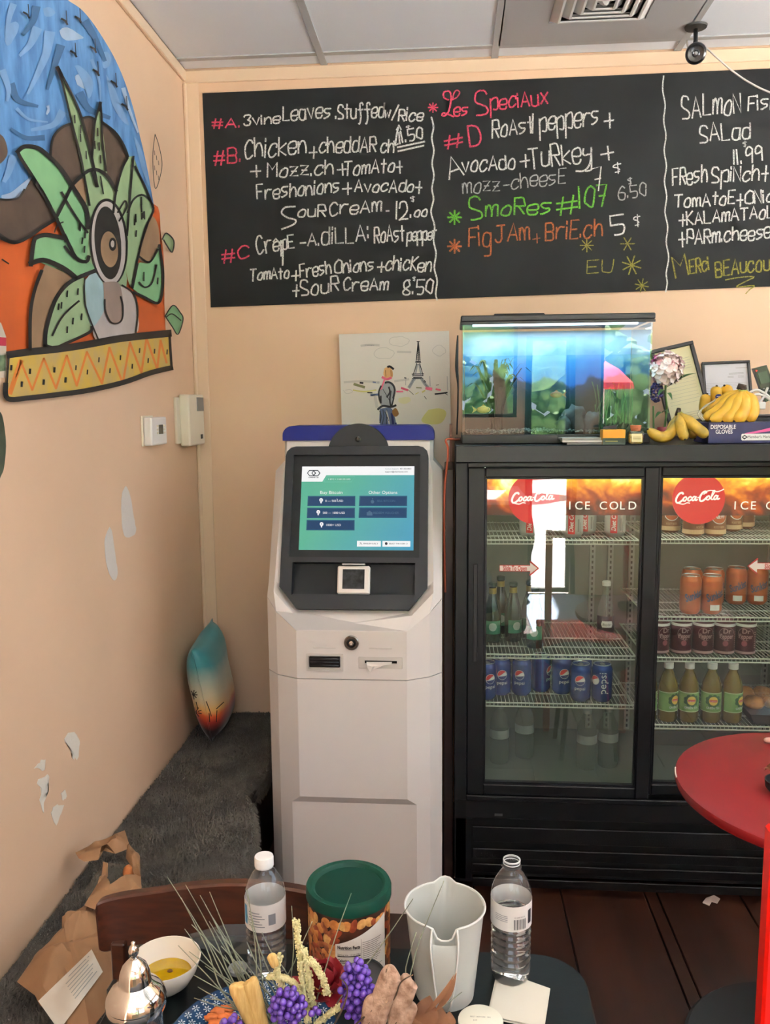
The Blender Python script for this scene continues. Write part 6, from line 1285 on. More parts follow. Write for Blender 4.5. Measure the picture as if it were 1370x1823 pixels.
# palm silhouettes printed on the two faces, laid on the surface by casting onto it
from mathutils.bvhtree import BVHTree
bvh = BVHTree.FromPolygons([v.co + chain_loc(cov) for v in cov.data.vertices], [tuple(p.vertices) for p in cov.data.polygons])
def cast(x, y):
    d = ray(x, y).normalized(); h = bvh.ray_cast(CAM, d, 10)
    return (h[0] - d*.0015) if h[0] is not None else None
def pstroke(b, pts, w_):
    q = smooth([Vector(p) for p in pts], 4); ok = [v for v in q if cast(*v) is not None]
    if len(ok) > 1:
        def fn(x, y):
            c = cast(x, y); return c if c is not None else cast(*min(ok, key=lambda v: (v.x-x)**2+(v.y-y)**2))
        ribbon(b, ok, w_, fn)
b = BM()
for a_ in range(9): a = a_*pi/4.5; pstroke(b, [(344, 1237), (344+7*cos(a), 1237+8*sin(a))], 1.6)
for a_ in range(9): a = a_*pi/4.5+.3; pstroke(b, [(348, 1268), (348+11*cos(a), 1268+9*sin(a))], 1.5)
for p_ in ([(367, 1249), (372, 1262), (376, 1275)], [(349, 1250), (352, 1262)], [(385, 1262), (398, 1250)], [(372, 1270), (373, 1285)], [(386, 1265), (385, 1285)]): pstroke(b, p_, 1.5)
obj('palm_print', b, PALM, cov)
# ================================================================ CHAIR behind the table
WD = mat('chair_wood', '#4A2414', .35, col2='#35170C', vs_=14, stretch=(1, 6, 6), coat=.25)
cr_ = thing('dining_chair', 'dark wooden chair with a broad curved top rail behind the black table', 'chair', (-.46, 1.5, 0))
CY = 1.43
top = [(172, 1612), (180, 1601), (215, 1591), (270, 1583), (340, 1573), (410, 1568), (480, 1571), (545, 1581), (600, 1595)]; bot = [(178, 1684), (190, 1690), (222, 1682), (270, 1675), (340, 1666), (410, 1662), (480, 1664), (545, 1672), (596, 1684)]
top = [(v.x, v.y) for v in smooth([Vector(p) for p in top], 4)]; bot = [(v.x, v.y) for v in smooth([Vector(p) for p in bot], 4)]
b = BM(); rings = []
for i, ((x0, y0), (x1, y1)) in enumerate(zip(top, bot)):
    t = i/(len(top)-1); yy = CY + .035*(1-(2*t-1)**2); a_ = onY(x0, y0, yy); c_ = onY(x1, y1, yy); q = (.4 if i in (0, len(top)-1) else .8 if i in (1, len(top)-2) else 1)
    T = .012*q; e = .004
    rings.append([Vector((a_.x, yy-T+e, a_.z)), Vector((a_.x, yy+T-e, a_.z)), Vector((a_.x, yy+T, a_.z-e)), Vector((c_.x, yy+T, c_.z+e)), Vector((c_.x, yy+T-e, c_.z)), Vector((c_.x, yy-T+e, c_.z)), Vector((c_.x, yy-T, c_.z+e)), Vector((a_.x, yy-T, a_.z-e))])
loft(b, rings); obj('top_rail', b, WD, cr_, sm=35)
for x in (212, 560):
    p = onY(x, 1675, CY+.012); q = Vector((p.x, CY+.01, 0)); obj('back_post', obox(BM(), (p.x, CY+.012, (p.z)/2), (.014, 0, 0), (0, .011, 0), (0, 0, p.z/2), .003), WD, cr_)
xl, xr = onY(212, 1675, CY).x, onY(560, 1675, CY).x
obj('seat', boxm((xl-.02, 1.06, .375), (xr+.02, CY, .40), .008, 2), WD, cr_)
for x in (xl+.01, xr-.01): obj('leg', boxm((x-.014, 1.07, 0), (x+.014, 1.1, .3745), .003), WD, cr_)
for z in (.48,): obj('back_slat', boxm((xl+.0145, CY+.005, z), (xr-.0145, CY+.019, z+.035), .003), WD, cr_)
# ================================================================ BLACK TABLE
TT = .65; TX0, TX1, TY0, TY1 = -.53, .222, .42, 1.318
tb_ = thing('table', 'low black table with rounded corners in the foreground', 'table', (-.15, .9, 0))
def rrect(x0, y0, x1, y1, r, z, n=7):
    P = []
    for cx_, cy_, a0 in ((x1-r, y1-r, 0), (x0+r, y1-r, 90), (x0+r, y0+r, 180), (x1-r, y0+r, 270)):
        for k in range(n+1): a = radians(a0+90*k/n); P.append((cx_+r*cos(a), cy_+r*sin(a), z))
    return P
TBM = mat('table_black', '#04080A', .45, spec=.3, col2='#0A1417', vs_=5, bump=.05, bs=90)
obj('tabletop', loft(BM(), [rrect(TX0+.002, TY0+.002, TX1-.002, TY1-.002, .075, TT-.028), rrect(TX0, TY0, TX1, TY1, .077, TT-.025), rrect(TX0, TY0, TX1, TY1, .077, TT-.003), rrect(TX0+.003, TY0+.003, TX1-.003, TY1-.003, .074, TT)]), TBM, tb_, sm=40)
obj('pedestal', lathem([(.0, 0), (.22, 0), (.21, .02), (.04, .035), (.035, .6), (.12, .622), (0, .622)], (-.15, .87, 0), 24), mat('iron_black', '#101113', .5, .4), tb_, sm=40)
ZT = TT+.0005
# ---- plastic water bottles
PET = thin_glass('clear_plastic', (.97, .98, .98), 1.45, .03, .05, (.9, .92, .94), 1.6)
WAT = mat('water', '#F4F8F8', .02, trans=1, ior=1.33)
LBW = mat('label_white_paper', '#DAD9D6', .5)
def wbottle(lab, loc, capped, level, z0l, z1l):
    t = thing('water_bottle', lab, 'bottle', loc)
    pr = [(0, .004), (.018, .001), (.027, .003), (.0315, .012), (.0325, .022)]
    for k in range(7): z = .03+k*.0115; pr += [(.0325, z), (.0300, z+.0045), (.0312, z+.008)]
    pr += [(.0322, .114), (.0325, .118), (.0325, .150), (.031, .158), (.026, .172), (.019, .184), (.0135, .191), (.0128, .194), (.0158, .195), (.0158, .197), (.0128, .198), (.0128, .206)]
    o = obj('body', lathem(pr, n=28, cap1=False), PET, t, False, 40)
    wp = [(max(0, r-.0012), z) for r, z in pr if z < level]; wp.append((wp[-1][0], level)); wp.append((0, level)); obj('water', lathem(wp, n=28), WAT, t, False, 60)
    obj('label', lathem([(.0329, z0l), (.0329, z1l)], n=28, cap0=False, cap1=False), LBW, t, False, True, label='white paper label')
    if capped:
        b = BM(); lathe(b, [(.0150, .1945), (.0154, .196), (.0154, .209), (.0145, .2115), (0, .2115)], n=30, cap0=False); obj('cap', b, mat('cap_white', '#E6E6E4', .4), t, False, 40)
    return t
wb1 = wbottle('capped clear water bottle with a white and blue label behind the flowers', (-.296, 1.229, ZT), True, .10, .100, .146)
b = BM(); wband(b, -.036, -.027, .108, .14, wrap(.0333, 0), 4); obj('blue_mark', b, mat('label_blue', '#3A8AB8', .5), wb1, False)
GI = mat('label_grey_ink', '#7C8288', .6)
b = BM()
for k in range(6): wband(b, -.022, .006-(k % 3)*.004, .109+k*.0045, .1105+k*.0045, wrap(.0333, 0), 6)
wband(b, .012, .024, .112, .13, wrap(.0333, 0), 5); obj('label_print', b, GI, wb1, False)
wb2 = wbottle('open clear water bottle half full with a barcode label beside the jug', (.099, 1.252, ZT), False, .118, .103, .145)
b = BM(); 
for k in range(13): x = .002 + k*.00165; wband(b, x, x+(.0005 if k % 3 else .001), .107, .124, wrap(.0333, 0), 1)
put_text(b, '0 12000 81131', .003, lambda x, y: wrap(.0333, 0)(.012+x, .1265+y)); wband(b, .028, .036, .112, .135, wrap(.0333, 0), 3); obj('barcode', b, mat('barcode_ink', '#2A2A30', .6), wb2, False)
b = BM(); 
for k in range(4): wband(b, -.03, -.008, .119+k*.003, .1198+k*.003, wrap(.0333, 0), 5)
obj('label_print', b, GI, wb2, False)
b = BM(); lathe(b, [(.0130, .200), (.0137, .2005), (.0137, .2015), (.0130, .202)], n=24, cap0=False, cap1=False); lathe(b, [(.0130, .204), (.0140, .2045), (.0138, .207), (.0122, .207)], n=24, cap0=False, cap1=False); obj('neck_rim', b, mat('neck_frosted', '#E4E8EA', .3, alpha=.75), wb2, False, True)
# ---- canister of mixed nuts
nc = thing('nut_canister', 'large canister of mixed nuts with a dark green lid', 'canister', (-.161, 1.236, ZT))
NR = .0650
NB = mat('canister_brown', '#4A2416', .5, col2='#2E140C', vs_=40)
obj('body', lathem([(0, 0), (NR-.002, 0), (NR, .003), (NR, .155), (0, .155)], n=40), NB, nc, False, 40)
gl = mat('lid_green', '#04382B', .55, spec=.25); lid = obj('lid', lathem([(NR+.0005, .148), (NR+.0035, .149), (NR+.0035, .163), (NR+.0015, .167), (NR-.006, .167), (NR-.010, .1635), (NR-.011, .161), (0, .160)], n=48, cap0=False), gl, nc, False, 30)
obj('lid_disc', lathem([(NR-.0115, .1612), (0, .1612)], n=48, cap0=False, cap1=False), mat('lid_green_dark', '#022E24', .6, spec=.2), lid, False)
rq = random.Random(9); placed = []
NUTC = [mat('nut_'+c, c, .45, col2=c2, vs_=90) for c, c2 in (('#C98A4A', '#A86830'), ('#9A4A28', '#7A3018'), ('#D8A868', '#B07838'), ('#B0683A', '#6E3820'))]
for z in [i*.0125+.008 for i in range(11)]:
    n_ = 21
    for k in range(n_):
        a = radians(-100+200*k/n_)+rq.uniform(-.08, .08)+(.09 if int(z/.0125) % 2 else 0); kind = rq.randrange(4)
        if a > -.2 and a < 1.2: 
            if z < .125 + .0*a: continue
        if abs(a) > 1.75: continue
        b = BM(); sx, sz, ro = ((.0085, .0085), (.006, .0115), (.0075, .0095), (.005, .011))[kind] + (rq.uniform(-1.4, 1.4),)
        pts = []
        for q in range(12):
            t = 2*pi*q/12; x, y = sx*cos(t), sz*sin(t)*(1+.25*sin(t) if kind in (1, 3) else 1); X = x*cos(ro)-y*sin(ro); Y_ = x*sin(ro)+y*cos(ro); pts.append((X, Y_))
        f = wrap(NR+.0003+.00015*(rq.random()), 0); x0 = a*NR; zc = min(max(z+rq.uniform(-.004, .004), .011), .142)
        cv = b.verts.new(wrap(NR+.0011, 0)(x0, zc)); vv = [b.verts.new(f(x0+p[0], zc+p[1])) for p in pts]; iv = [b.verts.new(wrap(NR+.0009, 0)(x0+p[0]*.6, zc+p[1]*.6)) for p in pts]
        for q in range(12): b.faces.new((vv[q], vv[(q+1) % 12], iv[(q+1) % 12], iv[q])); b.faces.new((iv[q], iv[(q+1) % 12], cv))
        obj('printed_nut', b, NUTC[kind], nc, False, True)
fN = wrap(NR+.0014, 0, -.36); fN2 = wrap(NR+.0017, 0, -.36)
b = BM(); 
prev = None
for i in range(19):
    x = .010 + .088*i/18; zt = .104 + .034*(i/18)**1.1; cur = (b.verts.new(fN(x, .004)), b.verts.new(fN(x, zt)))
    if prev: b.faces.new((prev[0], cur[0], cur[1], prev[1]))
    prev = cur
lbl = obj('facts_label', b, mat('facts_white', '#DDD8D0', .5), nc, False)
b = BM(); NI = mat('facts_ink', '#2A211E', .6)
put_text(b, 'Nutrition Facts', .0075, lambda x, y: fN2(.0135+x, .097+y), width=.0355, align='LEFT', bold=.0003)
put_text(b, 'Calories', .0062, lambda x, y: fN2(.0135+x, .076+y), width=.018, align='LEFT', bold=.0002); put_text(b, '180', .0085, lambda x, y: fN2(.0375+x, .0755+y), width=.0115, align='LEFT', bold=.0004)
put_text(b, 'Serving size  1.0 oz (28g)', .004, lambda x, y: fN2(.0135+x, .0865+y), width=.036, align='LEFT')
for z, t in ((.0842, .0016), (.0735, .0009), (.095, .0004), (.0695, .0004)): wband(b, .0135, .0495, z, z+t, fN2, 8)
for k, s_ in enumerate(('Total Fat 16g  20%', 'Saturated Fat 2.5g', 'Cholesterol 0mg', 'Sodium 95mg  4%', 'Total Carb. 6g  2%', 'Dietary Fiber 2g', 'Protein 5g')):
    z = .0645-k*.0065; put_text(b, s_, .0038, lambda x, y: fN2(.0135+x, z+y), width=.030, align='LEFT'); wband(b, .0135, .0495, z-.0012, z-.0009, fN2, 6)
wband(b, .0505, .0509, .004, .112, fN2, 1)
for k in range(12): wband(b, .053, .088-.003*(k % 4), .105-k*.0032, .1057-k*.0032, fN2, 8)
for k in range(9): wband(b, .053, .090-.004*(k % 3), .060-k*.0032, .0607-k*.0032, fN2, 8)
for k in range(15): x = .072+k*.0012; wband(b, x, x+(.0004 if k % 3 else .0008), .008, .030, fN2, 1)
obj('facts_print', b, NI, lbl, False)
# ---- measuring jug
jg = thing('measuring_jug', 'frosted plastic measuring jug with a notched rim and open handle', 'jug', (-.007, 1.215, ZT))
JM = mat('frosted_plastic', '#E6E9E2', .35, trans=.25, ior=1.2, alpha=.80); JR = mat('frosted_rim', '#DCDDD8', .35, alpha=.95)
nn_ = 64; b = BM(); ringsJ = []
def jr(z): return .046 + (.0615-.046)*(z/.148)
H_ = .148
def notch(a):
    """rim height; the dip faces the camera"""
    d = (a + pi/2 + pi) % (2*pi) - pi; return H_ - .020*max(0, 1-(abs(d)/.30)**4) if abs(d) < .30 else H_
def spout(a, z):
    d = (a - pi/2 + pi) % (2*pi) - pi; return .016*max(0, 1-(d/.24)**2)*max(0, (z-.10)/.048)
def jp(a, z, off=0): r = jr(z)+spout(a, z)+off; return Vector((r*cos(a), r*sin(a), z))
lv = [0, .02, .05, .08, .11, .13, 1]
for z in lv: ringsJ.append([jp(2*pi*k/nn_, notch(2*pi*k/nn_) if z == 1 else z*.985) for k in range(nn_)])
R_ = [[b.verts.new(p) for p in r] for r in ringsJ]
for a_, c_ in zip(R_, R_[1:]):
    for k in range(nn_): j = (k+1) % nn_; b.faces.new((a_[k], a_[j], c_[j], c_[k]))
b.faces.new(R_[0][::-1])
bi = [[b.verts.new(p*(1) - Vector((cos(2*pi*k/nn_), sin(2*pi*k/nn_), 0))*.0016 + Vector((0, 0, .002 if i == 0 else 0))) for k, p in enumerate(r)] for i, r in enumerate(ringsJ)]
for a_, c_ in zip(bi, bi[1:]):
    for k in range(nn_): j = (k+1) % nn_; b.faces.new((a_[j], a_[k], c_[k], c_[j]))
b.faces.new(bi[0])
for k in range(nn_): j = (k+1) % nn_; b.faces.new((R_[-1][k], R_[-1][j], bi[-1][j], bi[-1][k]))
obj('body', b, JM, jg, False, 50, fix=False)
b = BM(); rim = [jp(2*pi*k/nn_, notch(2*pi*k/nn_), .001) for k in range(nn_)]; tube(b, rim+[rim[0]], .0019, 6); obj('rim', b, JR, jg, False, True)
b = BM()
for sx in (-1, 1):
    pts = [(-pi/2 + sx*.30, H_-.001, .002), (-pi/2+sx*.27, H_-.02, .018), (-pi/2+sx*.22, .10, .026), (-pi/2+sx*.17, .06, .028), (-pi/2+sx*.14, .03, .022), (-pi/2+sx*.12, .004, .004)]
    P = smooth([jp(a, z, o_) for a, z, o_ in pts], 4); Q = smooth([jp(a, z, -.0005) for a, z, o_ in pts], 4); vp = [b.verts.new(p) for p in P]; vq = [b.verts.new(p) for p in Q]
    for k in range(len(P)-1): b.faces.new((vp[k], vp[k+1], vq[k+1], vq[k]))
    tube(b, P, .0017, 6)
obj('handle', b, JR, jg, False, True)
b = BM(); m_ = [jp(-pi/2+x, z, .022-.004*abs(x)) for x, z in ((0, .118),)]
g = []
for (z, o_, wd_) in ((.128, .012, .26), (.105, .024, .21), (.06, .026, .16), (.03, .02, .13), (.004, .003, .11)): g.append([b.verts.new(jp(-pi/2+wd_*x, z, o_)) for x in (-1, -.5, 0, .5, 1)])
for r0, r1 in zip(g, g[1:]):
    for k in range(4): b.faces.new((r0[k], r0[k+1], r1[k+1], r1[k]))
obj('handle_face', b, JM, jg, False, True)
# ---- bowl of olive oil
bw = thing('oil_bowl', 'small white ceramic bowl of golden olive oil', 'bowl', (-.452, 1.192, ZT))
CER = mat('ceramic_white', '#E3DCCF', .25, coat=.3)
obj('bowl', lathem([(0, .003), (.02, 0), (.024, .002), (.038, .014), (.049, .032), (.056, .052), (.0555, .0535), (.054, .053), (.047, .034), (.036, .018), (.022, .008), (0, .007)], n=48), CER, bw, False, 50)
obj('olive_oil', lathem([(0, .0245), (.0405, .0245), (.0405, .0240)], n=40, cap0=False, cap1=False), mat('oil', '#A8870A', .05, coat=.5, var=.12, vs_=30), bw, False)
HM = mat('herbs', '#5A3A0C', .6)
for i, (x, y) in enumerate(((.012, -.022), (-.012, -.026), (.004, .008), (-.018, -.02))): obj('garlic_bit', lathem([(0, 0), (.004, .0), (.003, .002), (0, .0025)], (x, y, .0242), 8, sx=1.3), HM, bw, False, True)
# ---- glass shaker with chrome lid
sh = thing('cheese_shaker', 'glass shaker with a polished domed chrome lid and finial', 'shaker', (-.437, 1.035, ZT))
CHR = mat('chrome', '#D8D5D0', .08, 1)
obj('jar', lathem([(0, .002), (.034, 0), (.038, .005), (.036, .03), (.035, .09), (.0365, .098)], n=32, cap1=False), thin_glass('shaker_glass', (.9, .92, .92), 1.5, 0, .06, (.6, .6, .58), 2), sh, False, 40)
obj('contents', lathem([(0, .004), (.034, .004), (.033, .045), (0, .05)], n=24), mat('pepper_flakes', '#4A2A20', .8, var=.5, vs_=300), sh, False, 40)
ld = obj('lid', lathem([(.0375, .092), (.041, .093), (.0415, .099), (.0405, .103), (.0415, .105), (.040, .112), (.034, .121), (.026, .127), (.0225, .131), (.0205, .145), (.0165, .155), (.010, .162), (.006, .166), (0, .167)], n=48, cap0=False), CHR, sh, False, 30)
obj('finial', lathem([(.0055, .164), (.0035, .168), (.0065, .173), (.0072, .178), (.005, .184), (.0025, .187), (.003, .190), (0, .192)], n=24, cap0=False), CHR, ld, False, True)
obj('side_tab', boxm((-.046, .006, .094), (-.036, .03, .112), .003), mat('tab_black', '#161616', .4), sh, False)
# ---- napkin, cheese round, small cup, black lid
def onT(x, y, z=TT+.001): return onZ(x, y, z)
b = BM(); P = [onT(885, 1733), onT(979, 1765), onT(968, 1835), onT(866, 1812)]; poly(b, [P[0]+Vector((0, 0, .006)), P[1]+Vector((0, 0, .004)), P[2], P[3]], (0, 0, .0012)); nk = obj('folded_napkin', b, mat('napkin_white', '#D8D3C4', .8)); tag(nk, 'white folded paper card lying by the open water bottle', 'napkin')
b = BM(); poly(b, [P[0]+Vector((.004, -.004, .0085)), P[1]+Vector((-.004, -.004, .0065)), P[2]+Vector((0, .002, .0035)), P[3]+Vector((.002, 0, .0035))], (0, 0, .0008)); obj('top_fold', b, MATS['napkin_white'], nk)
ck = thing('cheese_round', 'small cream-white sealed round tub with faint print on its lid', 'tub', (.046, 1.118, ZT))
obj('tub', lathem([(0, 0), (.029, 0), (.0305, .004), (.0315, .024), (0, .024)], n=32), mat('tub_cream', '#D8D2BC', .5), ck, False, 40)
obj('lid', lathem([(.0315, .0245), (.033, .025), (.033, .030), (.031, .0315), (0, .0315)], n=36, cap0=False), mat('tub_lid', '#E6E4D2', .5), ck, False, 40)
b = BM(); put_text(b, 'BEST BEFORE  SEE', .0035, lambda x, y: Vector((x, .004+y, .0318)), width=.03); put_text(b, 'EXP', .0035, lambda x, y: Vector((-.008+x, -.003+y, .0318))); obj('lid_print', b, mat('tub_ink', '#8A887C', .6), ck, False)
cl = obj('clear_cup', lathem([(0, 0), (.013, 0), (.0155, .008), (.016, .0085), (.0135, .001), (0, .001)], (-.347, 1.238, ZT), 24), mat('cup_clear', '#C8CCCA', .2, alpha=.5), sm=40); tag(cl, 'small clear plastic cap lying beside the capped water bottle', 'cap')
b = BM(); pts = [onT(x, y, TT+.004) for x, y in ((338, 1663), (400, 1650), (470, 1640), (470, 1690), (440, 1700), (400, 1694), (350, 1692))]
poly(b, [p + Vector((0, 0, .006*sin(i*2.3))) for i, p in enumerate(pts)], (0, 0, .0006)); tag(obj('plastic_wrap', b, mat('clear_film', '#6E7678', .15, alpha=.3), sm=False), 'crumpled clear plastic film beside the bowl of oil', 'wrapper')
# ---- patterned plate with orange snacks
PCX, PCY, PRR = -.285, 1.075, .125
pt = thing('plate', 'blue plate with a white snowflake pattern under the flowers', 'plate', (PCX, PCY, ZT))
obj('dish', lathem([(0, .002), (.07, 0), (.08, .003), (PRR, .014), (PRR+.001, .0155), (PRR-.002, .016), (.085, .006), (0, .005)], n=64), mat('plate_blue', '#123A60', .25, coat=.4), pt, False, 50)
b = BM()
def ptd(x, y): r = sqrt(x*x+y*y); z = .0055 if r < .085 else .006+(r-.085)*.25; return Vector((x, y, z+.0012))
for ring_, n_ in ((.116, 44), (.104, 40), (.092, 35), (.080, 30), (.068, 26), (.056, 20)):
    for k in range(n_):
        a = 2*pi*k/n_ + ring_*9; cx_, cy_ = ring_*cos(a), ring_*sin(a)
        for q in range(6): 
            t = q*pi/3+a; ribbon(b, [Vector((cx_+.0015*cos(t), cy_+.0015*sin(t))), Vector((cx_+.0050*cos(t), cy_+.0050*sin(t)))], .0009, ptd, .0022)
obj('snowflake_pattern', b, mat('plate_white', '#B9C8D0', .3), pt, False, kind='stuff')
for i in range(7):
    p = onZ(*((378, 1812), (390, 1800), (404, 1796), (396, 1812), (410, 1810), (384, 1822), (402, 1824))[i], TT+.02); b = BM(); rock(b, p, .009, i*5.0, (1.3, .8, .6)); tag(obj('orange_snack', b, mat('snack_orange', '#B8622C', .7, var=.2, vs_=60), sm=True), 'orange snack at the '+('left', 'upper left', 'top', 'centre', 'right', 'lower left', 'bottom')[i]+' of the small pile on the blue plate', 'snack', 'snacks on the blue plate')
# ================================================================ DRIED FLOWER ARRANGEMENT
VX, VY = -.175, .955
fa_ = thing('flower_arrangement', 'arrangement of dried grasses, wheat, purple berries and a red rose in a glass vase', 'flowers', (VX, VY, ZT))
obj('vase', lathem([(0, 0), (.04, 0), (.045, .01), (.045, .07), (.035, .10), (.04, .115), (.038, .115), (.033, .10), (.042, .07), (0, .006)], (VX, VY, ZT), 28), mat('vase_glass', '#3A4A58', .15, coat=.5), fa_, sm=40)
base = Vector((VX, VY, ZT+.11))
GRS = mat('grass_sage', '#6E7566', .6, col2='#8A8E76', vs_=60); rg = random.Random(21)
bl_ = obj('dark_disc', oriented([(0, 0), (.024, 0), (.027, .003), (.027, .010), (.024, .013), (.021, .011), (0, .011)], onY(655, 1745, 1.12), Vector((.15, -.7, .7)), 32), mat('lid_black', '#121111', .45), fa_, sm=40)  # dark round disc with a raised rim behind the berries
def stemto(name, pts, Ys, r, m, par=None, n=5):
    n_ = len(pts); P = [base + Vector((rg.uniform(-.012, .012), rg.uniform(-.01, .01), -.02))] + [onY(p[0], p[1], Ys[0]+(Ys[1]-Ys[0])*i/max(1, n_-1)) for i, p in enumerate(pts)]
    S = smooth(P, 5); return obj(name, tube(BM(), S, [r*(1-.6*i/(len(S)-1)) for i in range(len(S))], n), m, par or fa_, sm=True)
tips = [((430, 1790), (297, 1560)), ((440, 1790), (326, 1606)), ((450, 1780), (356, 1594)), ((455, 1780), (373, 1588)), ((470, 1790), (341, 1646)), ((480, 1800), (437, 1582)), ((430, 1800), (317, 1683)), ((440, 1810), (352, 1757)), ((470, 1790), (365, 1720)), ((500, 1780), (440, 1628)), ((520, 1780), (519, 1613)), ((500, 1800), (385, 1655)), ((540, 1790), (480, 1690)), ((460, 1800), (400, 1700)), ((560, 1800), (625, 1590)), ((590, 1800), (735, 1600)), ((470, 1800), (372, 1640)), ((520, 1800), (466, 1660)), ((700, 1800), (790, 1568)), ((710, 1800), (740, 1660)), ((755, 1810), (822, 1766)), ((430, 1770), (330, 1575))]
for a_, c_ in tips + [((a[0]+rg.uniform(-25, 30), a[1]), (c[0]+rg.uniform(-8, 40), c[1]+rg.uniform(0, 60))) for a, c in tips[:14]]: m_ = ((a_[0]*.45+c_[0]*.55), (a_[1]*.45+c_[1]*.55)); stemto('grass_blade', [a_, (m_[0]+rg.uniform(-5, 5), m_[1]), c_], (1.0, 1.02+rg.uniform(-.03, .03)), .0013, GRS)
WHT = mat('wheat_cream', '#C9BE86', .75, col2='#E0D8A8', vs_=120)
for pts in ([(548, 1820), (541, 1765), (534, 1705), (527, 1640)], [(582, 1770), (574, 1742), (560, 1718), (549, 1708)], [(524, 1790), (505, 1760), (492, 1730), (497, 1702)], [(540, 1775), (520, 1748), (500, 1740), (480, 1738)], [(565, 1822), (585, 1805), (604, 1792)], [(556, 1790), (550, 1740), (540, 1690)]):
    S = smooth([onY(p[0], p[1], .99) for p in pts], 6); o = obj('wheat_spike', tube(BM(), S, .0032, 6), WHT, fa_, sm=True); b = BM()
    for i, p in enumerate(S):
        for k in range(14):
            a = rg.uniform(0, 2*pi); q = p.lerp(S[min(i+1, len(S)-1)], rg.random()) + Vector((cos(a), sin(a), rg.uniform(-.4, .4)))*.0042; bmesh.ops.create_icosphere(b, subdivisions=1, radius=rg.uniform(.0010, .0019), matrix=Matrix.Translation(q))
    obj('grains', b, WHT, o, kind='stuff')
BER = mat('berry_purple', '#5A3A9A', .22, coat=.5, var=.2, vs_=120); bme = None
def berries(lab, cx_, cy_, rx_, ry_, n, Y):
    global bme
    t = fa_; k = 0; pl = []
    tries = 0
    while k < n and tries < 4000:
        tries += 1; u, v, w_ = rg.uniform(-1, 1), rg.uniform(-1, 1), rg.uniform(-1, 1)
        if u*u+v*v+w_*w_ > 1: continue
        p = onY(cx_+u*rx_, cy_+v*ry_, Y+w_*.018)
        if any((p-q).length < .0072 for q in pl): continue
        pl.append(p); k += 1
        if bme is None:
            b = BM(); bmesh.ops.create_icosphere(b, subdivisions=2, radius=.0048); o = obj('berry', b, BER, fa_, False, True); bme = o.data
        else: o = bpy.data.objects.new('berry', bme); COL.objects.link(o); o.parent = fa_
        o.location = p - fa_.location; o.scale = (1,)*3 if rg.random() < .5 else (.88,)*3
berries('a', 512, 1792, 32, 34, 70, .965); berries('b', 634, 1765, 30, 58, 100, .975); berries('c', 408, 1820, 24, 12, 14, .96); berries('d', 560, 1800, 8, 8, 4, .96)
SM_ = mat('stem_brown', '#4A3A2A', .7)
for p in ([(515, 1815), (512, 1770)], [(640, 1815), (632, 1715)]): stemto('berry_stem', p, (.975, .98), .002, SM_)
RS = mat('rose_red', '#7E0F1A', .6, sss=.05); rc = onY(576, 1760, 1.03)
for i in range(22):
    z = .9-1.3*(i/22); a = i*2.39996; r2 = sqrt(max(0, 1-z*z)); d = Vector((r2*cos(a), r2*sin(a), z)); b = BM(); petal(b, rc + d*.006*(1+i*.08), d, .024+.0008*i, .017, .9-.02*i, rg); obj('rose_petal', b, RS, fa_, sm=True)
FLT = mat('felt_pink', '#8A6A56', .95, col2='#C2A48E', vs_=70, bump=.5, bs=300); STR = mat('straw_yellow', '#D0B070', .7, col2='#BE9A58', vs_=40, stretch=(8, 8, 1))
for name, m, pts, r in (('felt_pod', FLT, [(668, 1830), (680, 1780), (696, 1738), (706, 1727)], .0135), ('felt_pod', FLT, [(702, 1832), (712, 1790), (726, 1752), (733, 1744)], .0125), ('felt_pod', FLT, [(655, 1832), (662, 1795), (668, 1768)], .0115), ('felt_pod', FLT, [(715, 1832), (728, 1800), (733, 1782)], .009), ('straw_pod', STR, [(455, 1830), (440, 1795), (424, 1760), (421, 1750)], .0115), ('straw_pod', STR, [(468, 1830), (458, 1795), (447, 1752), (443, 1744)], .010), ('straw_pod', STR, [(490, 1720), (484, 1705), (480, 1698)], .006)):
    S = smooth([onY(p[0], p[1], .955+.02*(name == 'straw_pod')) for p in pts], 6); n_ = len(S); rings = []
    for i, p in enumerate(S):
        tg = (S[min(i+1, n_-1)]-S[max(i-1, 0)]).normalized(); u = tg.cross(Vector((0, -1, .4))).normalized(); v = tg.cross(u); q = i/(n_-1)
        R = r*(.8+.25*sin(pi*q))*(1 if i < n_-4 else (.9, .7, .45, .12)[i-n_+4])
        rings.append([p + (u*cos(a)*1.0 + v*sin(a)*.7)*R*(1-.30*math.exp(-((a-1.5*pi)/.28)**2)-.30*math.exp(-((a-.5*pi)/.28)**2))*(1+.07*noise.noise(Vector((a*2, q*9, r*900)))) for a in [2*pi*k/20 for k in range(20)]])
    obj(name, loft(BM(), rings), m, fa_, sm=True)
LB = mat('dried_leaf', '#7A5236', .8, col2='#5A3820', vs_=30)
for p0, p1, w_ in (((745, 1826), (765, 1772), .016), ((770, 1830), (785, 1790), .012), ((735, 1828), (742, 1800), .012), ((790, 1828), (800, 1800), .008), ((775, 1800), (812, 1732), .004), ((755, 1805), (808, 1735), .003)):
    b = BM(); leaf(b, onY(*p0, .97), onY(*p1, .985), w_, Vector((.004, -.006, .004))); obj('dried_leaf', b, LB, fa_, sm=True)
for pts in ([(690, 1790), (712, 1750), (735, 1735)], [(660, 1800), (680, 1760), (688, 1725)], [(700, 1825), (708, 1800)], [(605, 1805), (618, 1760), (604, 1740)]): stemto('dark_twig', pts, (.95, .95), .0016, SM_)
